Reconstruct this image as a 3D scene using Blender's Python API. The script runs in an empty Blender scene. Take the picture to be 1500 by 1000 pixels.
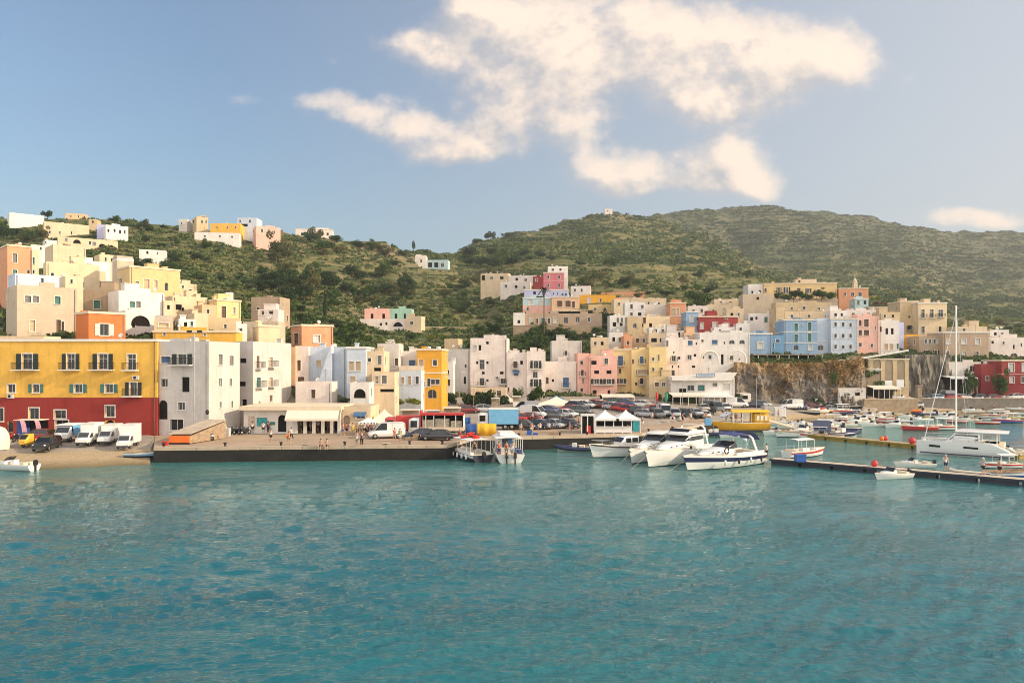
import bpy, bmesh, math, random
import numpy as np
from mathutils import Vector, Matrix, noise as mnoise

R = math.radians
scene = bpy.context.scene
F = 1083.0                     # focal length in pixels of the 1500 px wide frame
CX, HY, CZ = 750.0, 530.0, 12.0   # vanishing column, horizon row, eye height above the water

# ------------------------------------------------------------------ camera
cam_d = bpy.data.cameras.new("camera")
cam = bpy.data.objects.new("camera", cam_d)
scene.collection.objects.link(cam)
cam.location = (0, 0, CZ)
cam.rotation_euler = (R(90), 0, 0)
cam_d.sensor_width = 36.0
cam_d.lens = 26.0
cam_d.shift_y = 30.0 / 1500.0
cam_d.clip_start = 0.5
cam_d.clip_end = 8000
scene.camera = cam

# ------------------------------------------------------------------ light
SUN_EL, SUN_AZ = 24.0, 100.0      # azimuth from +Y towards +X
scene.view_settings.view_transform = 'Standard'
scene.view_settings.look = 'None'
scene.view_settings.gamma = 1.0
scene.view_settings.use_curve_mapping = False
scene.view_settings.exposure = 1.49
scene.cycles.max_bounces = 5
scene.cycles.diffuse_bounces = 3
scene.cycles.glossy_bounces = 3
scene.cycles.transmission_bounces = 3
scene.cycles.transparent_max_bounces = 6
scene.cycles.caustics_reflective = False
scene.cycles.caustics_refractive = False
scene.cycles.use_adaptive_sampling = True
scene.cycles.adaptive_threshold = 0.01
scene.cycles.filter_width = 0.95
scene.cycles.use_denoising = True
scene.cycles.sample_clamp_direct = 8.0
scene.cycles.sample_clamp_indirect = 6.0

sd = bpy.data.lights.new("sun", 'SUN')
sun = bpy.data.objects.new("sun", sd)
scene.collection.objects.link(sun)
sd.energy = 2.0
sd.angle = R(0.5)
sd.color = (1.0, 0.80, 0.56)
sdir = Vector((math.sin(R(SUN_AZ)) * math.cos(R(SUN_EL)), math.cos(R(SUN_AZ)) * math.cos(R(SUN_EL)), math.sin(R(SUN_EL))))
sun.rotation_euler = sdir.to_track_quat('Z', 'Y').to_euler()
sun.location = (200, 0, 300)


class NT:
    """short hand for building node trees"""
    def __init__(s, tree):
        s.t = tree; s.n = tree.nodes; s.l = tree.links
    def node(s, kind, ins=None, **kw):
        n = s.n.new(kind)
        for k, v in kw.items():
            setattr(n, k, v)
        for k, v in (ins or {}).items():
            if isinstance(v, bpy.types.NodeSocket):
                s.l.new(v, n.inputs[k])
            else:
                n.inputs[k].default_value = v
        return n
    def m(s, op, a, b=0.0, c=None, clamp=False):
        n = s.node('ShaderNodeMath', {0: a, 1: b}, operation=op, use_clamp=clamp)
        if c is not None:
            if isinstance(c, bpy.types.NodeSocket): s.l.new(c, n.inputs[2])
            else: n.inputs[2].default_value = c
        return n.outputs[0]
    def v(s, op, a, b=None, out=0):
        n = s.node('ShaderNodeVectorMath', {0: a}, operation=op)
        if b is not None:
            if isinstance(b, bpy.types.NodeSocket): s.l.new(b, n.inputs[1])
            else: n.inputs[1].default_value = b
        return n.outputs[out]
    def mix(s, f, a, b, blend='MIX'):
        n = s.node('ShaderNodeMix', data_type='RGBA', blend_type=blend)
        for i, x in ((0, f), (6, a), (7, b)):
            if isinstance(x, bpy.types.NodeSocket): s.l.new(x, n.inputs[i])
            else:
                n.inputs[i].default_value = x if i == 0 else (tuple(x) + (1,))[:4]
        return n.outputs[2]
    def noise(s, vec, scale, detail=4, rough=0.55, out=0, dim='3D', dist=0.0):
        n = s.node('ShaderNodeTexNoise', {'Scale': scale, 'Detail': detail, 'Roughness': rough, 'Distortion': dist}, noise_dimensions=dim)
        if vec is not None: s.l.new(vec, n.inputs['Vector'])
        return n.outputs[out]
    def ramp(s, fac, stops):
        n = s.node('ShaderNodeValToRGB', {0: fac})
        el = n.color_ramp.elements
        while len(el) < len(stops): el.new(0.5)
        for e, (p, c) in zip(el, stops):
            e.position = p; e.color = (tuple(c) + (1,))[:4]
        return n.outputs[0]
    def rng(s, x, a, b, c=0.0, d=1.0, smooth=False):
        n = s.node('ShaderNodeMapRange', {0: x, 1: a, 2: b, 3: c, 4: d}, clamp=True)
        if smooth: n.interpolation_type = 'SMOOTHSTEP'
        return n.outputs[0]

# ------------------------------------------------------------------ sky with clouds
world = bpy.data.worlds.new("World")
scene.world = world
world.use_nodes = True
wt = NT(world.node_tree)
wt.n.clear()
sky = wt.node('ShaderNodeTexSky', sky_type='NISHITA', sun_disc=False, sun_elevation=R(SUN_EL), sun_rotation=R(SUN_AZ),
              air_density=1.25, dust_density=1.6, ozone_density=1.6, altitude=0)
BLOBS = [(930, 50, 90, 70, 1), (1020, 70, 100, 80, 1), (1110, 90, 90, 70, 1), (1190, 85, 70, 55, 1), (1240, 90, 35, 40, .8), (1030, 140, 60, 40, .9),
         (700, 20, 60, 50, .95), (770, 50, 90, 70, 1), (850, 60, 70, 80, 1), (800, 120, 80, 60, .95), (830, 175, 55, 40, .8), (740, 110, 70, 50, .8), (600, 60, 45, 28, .75), (650, 85, 60, 35, .85),
         (470, 145, 45, 22, .65), (520, 165, 55, 30, .75), (600, 185, 70, 38, .9), (690, 205, 70, 35, .95), (640, 225, 45, 20, .6), (740, 180, 50, 35, .8),
         (880, 250, 55, 30, .8), (950, 255, 70, 32, .9), (1030, 240, 55, 35, .9), (1085, 235, 50, 42, 1), (1110, 270, 45, 25, .9), (1010, 275, 80, 18, .7), (850, 225, 40, 25, .6),
         (360, 148, 52, 14, .42), (410, 172, 34, 10, .36), (495, 82, 34, 16, .36), (1335, 105, 34, 34, .36),
         (1420, 322, 66, 14, .72), (1475, 326, 50, 12, .7), (1375, 318, 26, 12, .5), (690, 340, 60, 10, .3)]
g = bpy.data.node_groups.new("cloud_density", 'ShaderNodeTree')
g.interface.new_socket("P", in_out='INPUT', socket_type='NodeSocketVector')
g.interface.new_socket("D", in_out='OUTPUT', socket_type='NodeSocketFloat')
gt = NT(g)
gi = gt.node('NodeGroupInput'); go = gt.node('NodeGroupOutput')
P0 = gi.outputs[0]
wob = gt.noise(P0, 5.5, 3, 0.5, out=1)
wob = gt.v('SCALE', gt.v('SUBTRACT', wob, (0.5, 0.5, 0.5))); wob.node.inputs['Scale'].default_value = 0.045
wob2 = gt.noise(P0, 17, 3, 0.55, out=1)
wob2 = gt.v('SCALE', gt.v('SUBTRACT', wob2, (0.5, 0.5, 0.5))); wob2.node.inputs['Scale'].default_value = 0.030
P1 = gt.v('ADD', gt.v('ADD', P0, wob), wob2)
acc = None
for (bx, by, rx, ry, st) in BLOBS:
    d = gt.v('SUBTRACT', P1, ((bx - CX) / F, (HY - by) / F, 0))
    d = gt.v('MULTIPLY', d, (F / rx / 0.98, F / ry / 0.98, 0))
    l2 = gt.v('DOT_PRODUCT', d, d, out=1)
    e = gt.m('MULTIPLY', gt.m('POWER', 0.40, l2), st)
    acc = e if acc is None else gt.m('SUBTRACT', gt.m('ADD', acc, e), gt.m('MULTIPLY', acc, e))
fb = gt.noise(gt.v('MULTIPLY', P0, (1.0, 1.25, 1.0)), 11, 9, 0.60)
fb2 = gt.noise(gt.v('MULTIPLY', P0, (1.0, 1.2, 1.0)), 40, 6, 0.6)
dens = gt.m('ADD', acc, gt.m('MULTIPLY', gt.m('SUBTRACT', fb, 0.5), 1.05))
dens = gt.m('ADD', dens, gt.m('MULTIPLY', gt.m('SUBTRACT', fb2, 0.5), 0.48))
gt.l.new(dens, go.inputs[0])

tc = wt.node('ShaderNodeTexCoord')
dirn = tc.outputs['Generated']
sep = wt.node('ShaderNodeSeparateXYZ', {0: dirn})
yy = wt.m('MAXIMUM', sep.outputs[1], 0.05)
P = wt.node('ShaderNodeCombineXYZ', {0: wt.m('DIVIDE', sep.outputs[0], yy), 1: wt.m('DIVIDE', sep.outputs[2], yy), 2: 0.0}).outputs[0]
def cloud(p):
    n = wt.n.new('ShaderNodeGroup'); n.node_tree = g
    wt.l.new(p, n.inputs[0]); return n.outputs[0]
d0 = cloud(P)
d1 = cloud(wt.v('ADD', P, (0.030, 0.026, 0)))
alpha = wt.rng(d0, 0.28, 1.0, smooth=True)
alpha = wt.m('MULTIPLY', alpha, 0.90)
front = wt.m('MULTIPLY', wt.rng(sep.outputs[1], 0.1, 0.3), wt.rng(sep.outputs[2], 0.0, 0.06))
alpha = wt.m('MULTIPLY', alpha, front)
lit = wt.rng(wt.m('SUBTRACT', d0, wt.m('MULTIPLY', d1, 0.82)), -0.06, 0.34)  # sunlit and shaded cloud sides, painted as colour from the density offset
thick = wt.rng(d0, 0.3, 1.0)
ccol = wt.mix(lit, (3.0, 2.85, 2.85), (5.8, 4.7, 3.8))
sky_b = wt.mix(1.0, sky.outputs[0], (0.56, 0.675, 0.77), 'MULTIPLY')
sky_c = wt.mix(wt.rng(sep.outputs[0], -0.35, 0.70, 0.05, 0.80), sky_b, (3.25, 3.25, 3.3))
out_c = wt.mix(alpha, sky_c, ccol)
rear_fill = wt.m('MULTIPLY', wt.rng(sep.outputs[1], 0.05, -0.45, smooth=True), wt.rng(wt.noise(dirn, 3.0, 5, 0.55), 0.25, 0.6, 0.55, 1.0))  # unseen bright sky behind the camera, added to fill the shaded facades
out_c = wt.mix(rear_fill, out_c, (8.4, 7.8, 7.2))
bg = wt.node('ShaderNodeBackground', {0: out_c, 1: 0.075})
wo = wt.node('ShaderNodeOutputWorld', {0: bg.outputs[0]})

# ------------------------------------------------------------------ helpers
C = scene.collection
def ray(px, D, z=None, py=None):
    """world point at column px, depth D and height z (or image row py)"""
    return Vector(((px - CX) / F * D, D, CZ + (HY - py) / F * D if z is None else z))

def lin(c):
    """sRGB 0-255 to linear"""
    return tuple(((x / 255) / 12.92 if x / 255 <= 0.04045 else ((x / 255 + 0.055) / 1.055) ** 2.4) for x in c)

_mats = {}
def mat(name, col, rough=0.8, metal=0.0, var=0.12, scale=0.6, bump=0.0, spec=0.4, stain=0.0, trans=0.0):
    """painted / plain material: colour broken up by two noises, optional rain streaks"""
    if name in _mats: return _mats[name]
    m = bpy.data.materials.new(name); m.use_nodes = True
    t = NT(m.node_tree); b = t.n['Principled BSDF']
    tcn = t.node('ShaderNodeTexCoord').outputs['Object']
    oi = t.node('ShaderNodeObjectInfo').outputs['Random']
    off = t.v('ADD', tcn, t.node('ShaderNodeCombineXYZ', {0: t.m('MULTIPLY', oi, 91.0), 1: t.m('MULTIPLY', oi, 37.0), 2: 0.0}).outputs[0])
    n1 = t.noise(off, scale, 5, 0.6)
    n2 = t.noise(off, scale * 7, 3, 0.6)
    f = t.m('ADD', t.m('MULTIPLY', n1, 0.7), t.m('MULTIPLY', n2, 0.3))
    dk = tuple(x * (1 - var * 1.6) for x in col); lt = tuple(min(1, x * (1 + var)) for x in col)
    c = t.mix(t.rng(f, 0.32, 0.68), dk, lt)
    if stain:
        sv = t.v('MULTIPLY', off, (1.6, 1.6, 0.16))
        s1 = t.rng(t.noise(sv, 1.3, 5, 0.65), 0.52, 0.78)
        c = t.mix(t.m('MULTIPLY', s1, stain), c, tuple(x * y for x, y in zip(col, (0.50, 0.46, 0.42))))
    t.l.new(c, b.inputs['Base Color'])
    b.inputs['Roughness'].default_value = rough
    b.inputs['Metallic'].default_value = metal
    b.inputs['Specular IOR Level'].default_value = spec
    if trans: b.inputs['Transmission Weight'].default_value = trans
    if bump:
        bn = t.node('ShaderNodeBump', {'Strength': bump, 'Distance': 0.05, 'Height': n2})
        t.l.new(bn.outputs[0], b.inputs['Normal'])
    _mats[name] = m
    return m

class MB:
    """collects faces of one mesh, with material slots"""
    def __init__(s):
        s.v = []; s.f = []; s.m = []; s.sm = []
    def add(s, vs, fs, m=0, smooth=False, xf=None):
        o = len(s.v)
        s.v += [tuple(xf @ Vector(v)) if xf else tuple(v) for v in vs]
        for f in fs:
            s.f.append([i + o for i in f]); s.m.append(m); s.sm.append(smooth)
        return s
    def box(s, x0, x1, y0, y1, z0, z1, m=0, xf=None):
        vs = [(x0, y0, z0), (x1, y0, z0), (x1, y1, z0), (x0, y1, z0), (x0, y0, z1), (x1, y0, z1), (x1, y1, z1), (x0, y1, z1)]
        return s.add(vs, [(0, 3, 2, 1), (4, 5, 6, 7), (0, 1, 5, 4), (1, 2, 6, 5), (2, 3, 7, 6), (3, 0, 4, 7)], m, False, xf)
    def quad(s, a, b, c, d, m=0):
        return s.add([a, b, c, d], [(0, 1, 2, 3)], m)
    def tube(s, pts, rad, n=6, m=0, cap=True, xf=None, smooth=True):
        pts = [Vector(p) for p in pts]
        rad = rad if isinstance(rad, (list, tuple)) else [rad] * len(pts)
        vs = []; up = None
        for i, p in enumerate(pts):
            d = (pts[min(i + 1, len(pts) - 1)] - pts[max(i - 1, 0)]).normalized()
            a = Vector((0, 0, 1)) if abs(d.z) < 0.9 else Vector((1, 0, 0))
            x = d.cross(a).normalized(); y = d.cross(x).normalized()
            if up is not None and x.dot(up) < 0: x = -x; y = -y
            up = x
            vs += [p + (x * math.cos(k * 2 * math.pi / n) + y * math.sin(k * 2 * math.pi / n)) * rad[i] for k in range(n)]
        fs = []
        for i in range(len(pts) - 1):
            for k in range(n):
                fs.append((i * n + k, i * n + (k + 1) % n, (i + 1) * n + (k + 1) % n, (i + 1) * n + k))
        s.add(vs, fs, m, smooth, xf)
        if cap:
            s.add(vs[:n], [tuple(range(n))[::-1]], m, False, xf); s.add(vs[-n:], [tuple(range(n))], m, False, xf)
        return s
    def lathe(s, prof, n=12, m=0, c=(0, 0, 0), xf=None, smooth=True):
        vs = []
        for r, z in prof:
            vs += [(c[0] + r * math.cos(k * 2 * math.pi / n), c[1] + r * math.sin(k * 2 * math.pi / n), c[2] + z) for k in range(n)]
        fs = [(i * n + k, i * n + (k + 1) % n, (i + 1) * n + (k + 1) % n, (i + 1) * n + k) for i in range(len(prof) - 1) for k in range(n)]
        return s.add(vs, fs, m, smooth, xf)
    def ball(s, c, r, n=10, m=0, xf=None, sq=(1, 1, 1)):
        k = n // 2
        pr = [(max(1e-3, math.sin(math.pi * i / k)), -math.cos(math.pi * i / k)) for i in range(k + 1)]
        vs = []
        for rr, z in pr:
            vs += [(c[0] + r * sq[0] * rr * math.cos(j * 2 * math.pi / n), c[1] + r * sq[1] * rr * math.sin(j * 2 * math.pi / n), c[2] + r * sq[2] * z) for j in range(n)]
        fs = [(i * n + j, i * n + (j + 1) % n, (i + 1) * n + (j + 1) % n, (i + 1) * n + j) for i in range(k) for j in range(n)]
        return s.add(vs, fs, m, True, xf)
    def prism(s, poly, z0, z1, m=0, mtop=None, xf=None):
        n = len(poly)
        a = sum(poly[i][0] * poly[(i + 1) % n][1] - poly[(i + 1) % n][0] * poly[i][1] for i in range(n))
        if a < 0: poly = poly[::-1]
        vs = [(p[0], p[1], z0) for p in poly] + [(p[0], p[1], z1) for p in poly]
        s.add(vs, [(i, (i + 1) % n, n + (i + 1) % n, n + i) for i in range(n)] + [tuple(range(n))[::-1]], m, False, xf)
        return s.add(vs[n:], [tuple(range(n))], m if mtop is None else mtop, False, xf)
    def loft(s, rings, m=0, smooth=True, caps=(True, True), closed=True, xf=None):
        n = len(rings[0]); vs = [p for r in rings for p in r]
        e = n if closed else n - 1
        s.add(vs, [(i * n + k, i * n + (k + 1) % n, (i + 1) * n + (k + 1) % n, (i + 1) * n + k) for i in range(len(rings) - 1) for k in range(e)], m, smooth, xf)
        if caps[0]: s.add(rings[0], [tuple(range(n))[::-1]], m, False, xf)
        if caps[1]: s.add(rings[-1], [tuple(range(n))], m, False, xf)
        return s
    def mesh(s, name, mats):
        me = bpy.data.meshes.new(name)
        me.from_pydata([tuple(v) for v in s.v], [], s.f)
        mats = mats if isinstance(mats, (list, tuple)) else [mats]
        for x in mats: me.materials.append(x)
        me.polygons.foreach_set('material_index', s.m)
        me.polygons.foreach_set('use_smooth', s.sm)
        me.update()
        return me
    def build(s, name, mats, parent=None, loc=None):
        return link(name, s.mesh(name, mats), parent, loc)

def link(name, me, parent=None, loc=None, rz=None):
    o = bpy.data.objects.new(name, me); C.objects.link(o)
    if parent is not None: o.parent = parent
    if loc is not None: o.location = loc
    if rz is not None: o.rotation_euler = (0, 0, rz)
    return o
def tag(o, label=None, cat=None, group=None, kind=None):
    for k, v in (('label', label), ('category', cat), ('group', group), ('kind', kind)):
        if v: o[k] = v
    return o
def thing(name, label, cat, loc=(0, 0, 0), rz=0.0, group=None):
    o = bpy.data.objects.new(name, None); C.objects.link(o)
    o.empty_display_size = 0.3; o.location = loc; o.rotation_euler = (0, 0, rz)
    return tag(o, label, cat, group)
def dup(root, loc, rz=None, label=None, group=None, scale=None, swap=None):
    """a copy of a thing with its parts and sub-parts; swap changes materials of the parts, by part name"""
    def cp(o, p):
        c = o.copy(); C.objects.link(c)
        if p is not None: c.parent = p
        for ch in [k for k in _kids.get(o.name, [])]:
            cp(ch, c)
        base = o.name.split('.')[0]
        if swap and base in swap and c.data:
            for i, mm in enumerate(swap[base] if isinstance(swap[base], (list, tuple)) else [swap[base]]):
                c.material_slots[i].link = 'OBJECT'; c.material_slots[i].material = mm
        return c
    _kids = {}
    def scan(o):
        _kids[o.name] = list(o.children)
        for k in o.children: scan(k)
    scan(root)
    r = cp(root, None); r.location = loc
    if rz is not None: r.rotation_euler = (r.rotation_euler[0], r.rotation_euler[1], rz)
    if scale: r.scale = (scale,) * 3 if not isinstance(scale, tuple) else scale
    if label: r['label'] = label
    if group: r['group'] = group
    return r

def npmesh(name, V, Fq, mats, mi=None, smooth=False, attr=None):
    """mesh straight from numpy arrays (quads or tris)"""
    me = bpy.data.meshes.new(name)
    k = Fq.shape[1]; nf = len(Fq)
    me.vertices.add(len(V)); me.vertices.foreach_set('co', V.astype(np.float32).ravel())
    me.loops.add(nf * k); me.loops.foreach_set('vertex_index', Fq.astype(np.int32).ravel())
    me.polygons.add(nf); me.polygons.foreach_set('loop_start', np.arange(0, nf * k, k, dtype=np.int32))
    me.polygons.foreach_set('loop_total', np.full(nf, k, dtype=np.int32))
    for x in (mats if isinstance(mats, (list, tuple)) else [mats]): me.materials.append(x)
    if mi is not None: me.polygons.foreach_set('material_index', mi.astype(np.int32))
    me.polygons.foreach_set('use_smooth', np.full(nf, smooth))
    if attr is not None:
        for an, av in attr.items():
            a = me.attributes.new(an, 'FLOAT', 'POINT'); a.data.foreach_set('value', av.astype(np.float32))
    me.update(calc_edges=True)
    return me

# ------------------------------------------------------------------ ground shape
def vnoise(x, y, seed=0):
    """value noise on arrays"""
    xi = np.floor(x).astype(np.int64); yi = np.floor(y).astype(np.int64)
    fx = x - xi; fy = y - yi
    fx = fx * fx * (3 - 2 * fx); fy = fy * fy * (3 - 2 * fy)
    def h(a, b):
        n = (a * 374761393 + b * 668265263 + seed * 1442695041) & 0x7fffffff
        n = ((n ^ (n >> 13)) * 1274126177) & 0x7fffffff
        return ((n ^ (n >> 16)) & 0xffff) / 65535.0
    return (h(xi, yi) * (1 - fx) + h(xi + 1, yi) * fx) * (1 - fy) + (h(xi, yi + 1) * (1 - fx) + h(xi + 1, yi + 1) * fx) * fy
def fbm(x, y, o=4, seed=0):
    a = 0.5; t = 0; s = 0
    for i in range(o):
        t = t + a * vnoise(x * 2 ** i, y * 2 ** i, seed + i); s += a; a *= 0.5
    return t / s

COLS = {
    -700: [(100, 1.7), (112, 1.8), (122, 505), (160, 475), (220, 430), (300, 380), (400, 340), (470, 330), (700, 380), (1500, 480)],
    0: [(100, 1.7), (117, 1.8), (120, 500), (150, 470), (175, 444), (200, 424), (235, 390), (270, 364), (300, 347), (335, 324), (370, 318), (450, 336), (900, 440), (1500, 480)],
    150: [(100, 1.7), (117, 1.8), (120, 500), (150, 470), (180, 442), (210, 418), (250, 383), (290, 353), (335, 326), (370, 320), (430, 335), (900, 440), (1500, 480)],
    300: [(100, 1.7), (117, 1.8), (121, 505), (150, 482), (175, 460), (200, 440), (230, 420), (270, 394), (310, 366), (340, 345), (375, 336), (430, 350), (900, 450), (1500, 480)],
    400: [(100, 1.7), (114, 1.7), (121, 3.6), (135, 520), (155, 492), (180, 474), (210, 456), (250, 432), (290, 403), (330, 376), (365, 347), (395, 337), (450, 352), (900, 455), (1500, 480)],
    480: [(100, 1.7), (116, 1.8), (123, 3.0), (137, 525), (160, 497), (190, 478), (220, 460), (260, 436), (300, 410), (350, 376), (385, 350), (410, 346), (460, 356), (900, 460), (1500, 480)],
    550: [(100, 1.7), (120, 2.0), (140, 4.0), (152, 522), (200, 496), (240, 479), (280, 458), (330, 424), (380, 384), (415, 356), (440, 350), (490, 358), (900, 465), (1500, 480)],
    620: [(100, 1.7), (125, 2.0), (140, 3.0), (168, 5.0), (200, 506), (240, 484), (290, 457), (340, 430), (390, 402), (440, 386), (480, 372), (530, 369), (580, 372), (900, 440), (1500, 480)],
    700: [(100, 1.7), (125, 2.2), (165, 4.2), (178, 5.5), (190, 518), (220, 498), (260, 477), (310, 455), (360, 430), (420, 405), (500, 380), (600, 360), (700, 352), (770, 356), (1000, 410), (1500, 470)],
    770: [(104, 1.7), (125, 2.2), (165, 4.2), (180, 5.5), (193, 516), (215, 500), (232, 480), (262, 462), (300, 432), (360, 412), (450, 386), (600, 356), (740, 337), (800, 341), (1100, 400), (1500, 460)],
    830: [(106, 1.7), (125, 2.2), (165, 4.2), (180, 5.5), (193, 516), (215, 500), (235, 478), (262, 454), (300, 428), (360, 408), (450, 384), (600, 354), (760, 330), (810, 321), (870, 330), (1200, 400), (1500, 430)],
    890: [(108, 1.7), (125, 2.2), (165, 4.2), (180, 5.5), (193, 520), (205, 502), (235, 474), (262, 446), (300, 427), (360, 407), (450, 386), (600, 356), (760, 328), (850, 309), (920, 316), (1200, 370), (1500, 400)],
    960: [(114, 1.7), (130, 2.2), (165, 4.2), (180, 5.5), (192, 526), (205, 505), (232, 470), (262, 446), (300, 428), (360, 411), (450, 391), (600, 362), (750, 336), (850, 318), (940, 330), (1050, 330), (1250, 314), (1450, 330)],
    1030: [(122, 1.7), (140, 2.2), (165, 3.6), (178, 5.0), (190, 540), (205, 512), (230, 484), (262, 452), (300, 436), (350, 422), (450, 403), (600, 372), (720, 350), (800, 338), (870, 352), (1000, 356), (1300, 304), (1450, 322)],
    1075: [(135, 1.7), (150, 2.0), (166, 2.6), (172, 3.0), (176, 529), (200, 515), (230, 489), (262, 456), (300, 434), (350, 423), (450, 408), (600, 383), (700, 366), (760, 362), (850, 380), (1000, 376), (1300, 303), (1450, 322)],
    1120: [(138, 0.6), (152, 1.8), (166, 2.6), (172, 3.0), (176, 529), (200, 515), (230, 491), (262, 458), (300, 430), (340, 425), (450, 414), (600, 402), (700, 396), (760, 402), (900, 395), (1300, 304), (1450, 324)],
    1200: [(150, 0.6), (160, 1.6), (168, 2.4), (172, 3.0), (176, 528), (205, 515), (230, 491), (260, 462), (290, 440), (330, 427), (420, 434), (500, 426), (800, 402), (1100, 350), (1300, 309), (1450, 330)],
    1245: [(158, 0.6), (165, 2.2), (169, 2.8), (173, 3.0), (176, 524), (205, 513), (230, 488), (262, 458), (300, 440), (340, 432), (420, 438), (500, 430), (800, 402), (1100, 354), (1300, 315), (1450, 335)],
    1330: [(166, 1.0), (172, 1.6), (178, 2.9), (186, 3.1), (189, 530), (205, 510), (232, 482), (270, 456), (330, 444), (420, 447), (600, 430), (900, 392), (1300, 329), (1450, 346)],
    1400: [(168, 0.8), (173, 1.0), (176, 3.0), (187, 3.1), (190, 530), (207, 506), (240, 482), (300, 472), (400, 476), (600, 455), (900, 415), (1320, 338), (1460, 352)],
    1500: [(168, 0.8), (173, 1.0), (176, 3.0), (187, 3.1), (192, 530), (212, 512), (260, 492), (400, 482), (600, 460), (900, 420), (1350, 341), (1500, 355)],
    2300: [(150, 0.8), (173, 1.0), (176, 3.0), (187, 3.1), (192, 530), (212, 512), (260, 492), (400, 482), (600, 465), (900, 430), (1350, 372), (1500, 380)],
}
SHORE = [(-900, 76), (0, 82), (120, 84.5), (222, 86.5), (226, 93), (655, 93), (690, 99), (780, 101), (870, 103), (940, 105.5), (1000, 113), (1045, 128), (1120, 139), (1160, 149), (1250, 160), (1340, 167), (1400, 169), (1500, 170), (2300, 170)]
_cp = np.array(sorted(COLS)); _D = np.concatenate([np.arange(60, 190, 1.5), np.arange(190, 460, 1.0), np.arange(460, 1700, 4.5)])
_T = np.zeros((len(_cp), len(_D)))
for i, c in enumerate(_cp):
    ds = [d for d, v in COLS[c]]; zs = [v if v < 20 else CZ + (HY - v) / F * d for d, v in COLS[c]]
    _T[i] = np.interp(_D, ds, zs)
_sp = np.array([s[0] for s in SHORE]); _sd = np.array([s[1] for s in SHORE])
def shore(px): return np.interp(px, _sp, _sd)
def ground(px, D, detail=True):
    """height of the land at image column px and depth D (arrays)"""
    px = np.asarray(px, float); D = np.asarray(D, float)
    px, D = np.broadcast_arrays(px, D)
    k = np.clip(np.searchsorted(_cp, px) - 1, 0, len(_cp) - 2)
    t = np.clip((px - _cp[k]) / (_cp[k + 1] - _cp[k]), 0, 1)
    t = t * t * (3 - 2 * t) * 0.5 + t * 0.5
    j = np.clip(np.searchsorted(_D, D) - 1, 0, len(_D) - 2)
    s = np.clip((D - _D[j]) / (_D[j + 1] - _D[j]), 0, 1)
    def at(kk): return _T[kk, j] * (1 - s) + _T[kk, j + 1] * s
    z = at(k) * (1 - t) + at(k + 1) * t
    X = (px - CX) / F * D
    if detail:
        w = np.clip((D - 205) / 60, 0, 1)
        amp = np.clip((D - 200) / 260, 0, 1) * 2.2 + np.clip((D - 600) / 500, 0, 1) * 7
        z = z + w * amp * (fbm(X / 45, D / 45, 4, 3) - 0.5) * 1.6
        st = 2.6 + np.clip((D - 300) / 700, 0, 1) * 6.0
        q = z / st + (fbm(X / 60, D / 60, 3, 9) - 0.5) * 1.4
        fr = q - np.floor(q)
        zt = z + (np.clip((fr - 0.62) / 0.3, 0, 1) - fr) * st
        tm = w * np.clip(fbm(X / 90, D / 90, 2, 21) * 2.2 - 0.35, 0.15, 0.85)
        z = z * (1 - tm) + zt * tm
    sh = shore(px)
    q = (D - sh)
    beach = np.clip(q * 0.14, -2.5, 9)
    lim = np.where(px > 1262, 3.6, np.where(px > 1060, 16.0, 24.0))
    quay = (px > 223) & (px < 1075)
    z = np.where(quay, np.where(q < 2.2, -2.5, np.where(q < 16, np.minimum(z, 1.62), z)), np.where(q < lim, np.minimum(z, beach), z))
    return z
def gz(px, D): return float(ground(px, D))
def gxy(x, y): return gz(CX + F * x / max(y, 1), y)
_Ds = np.concatenate([np.arange(70, 460, 0.5), np.arange(460, 1600, 3)])
def solve(px, py, dmin=70):
    """depth at which the ray through pixel (px, py) meets the land"""
    z = ground(px, _Ds, False); r = CZ + (HY - py) / F * _Ds
    hit = np.where((r <= z) & (_Ds >= dmin))[0]
    return float(_Ds[hit[0]]) if len(hit) else 300.0
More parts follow.
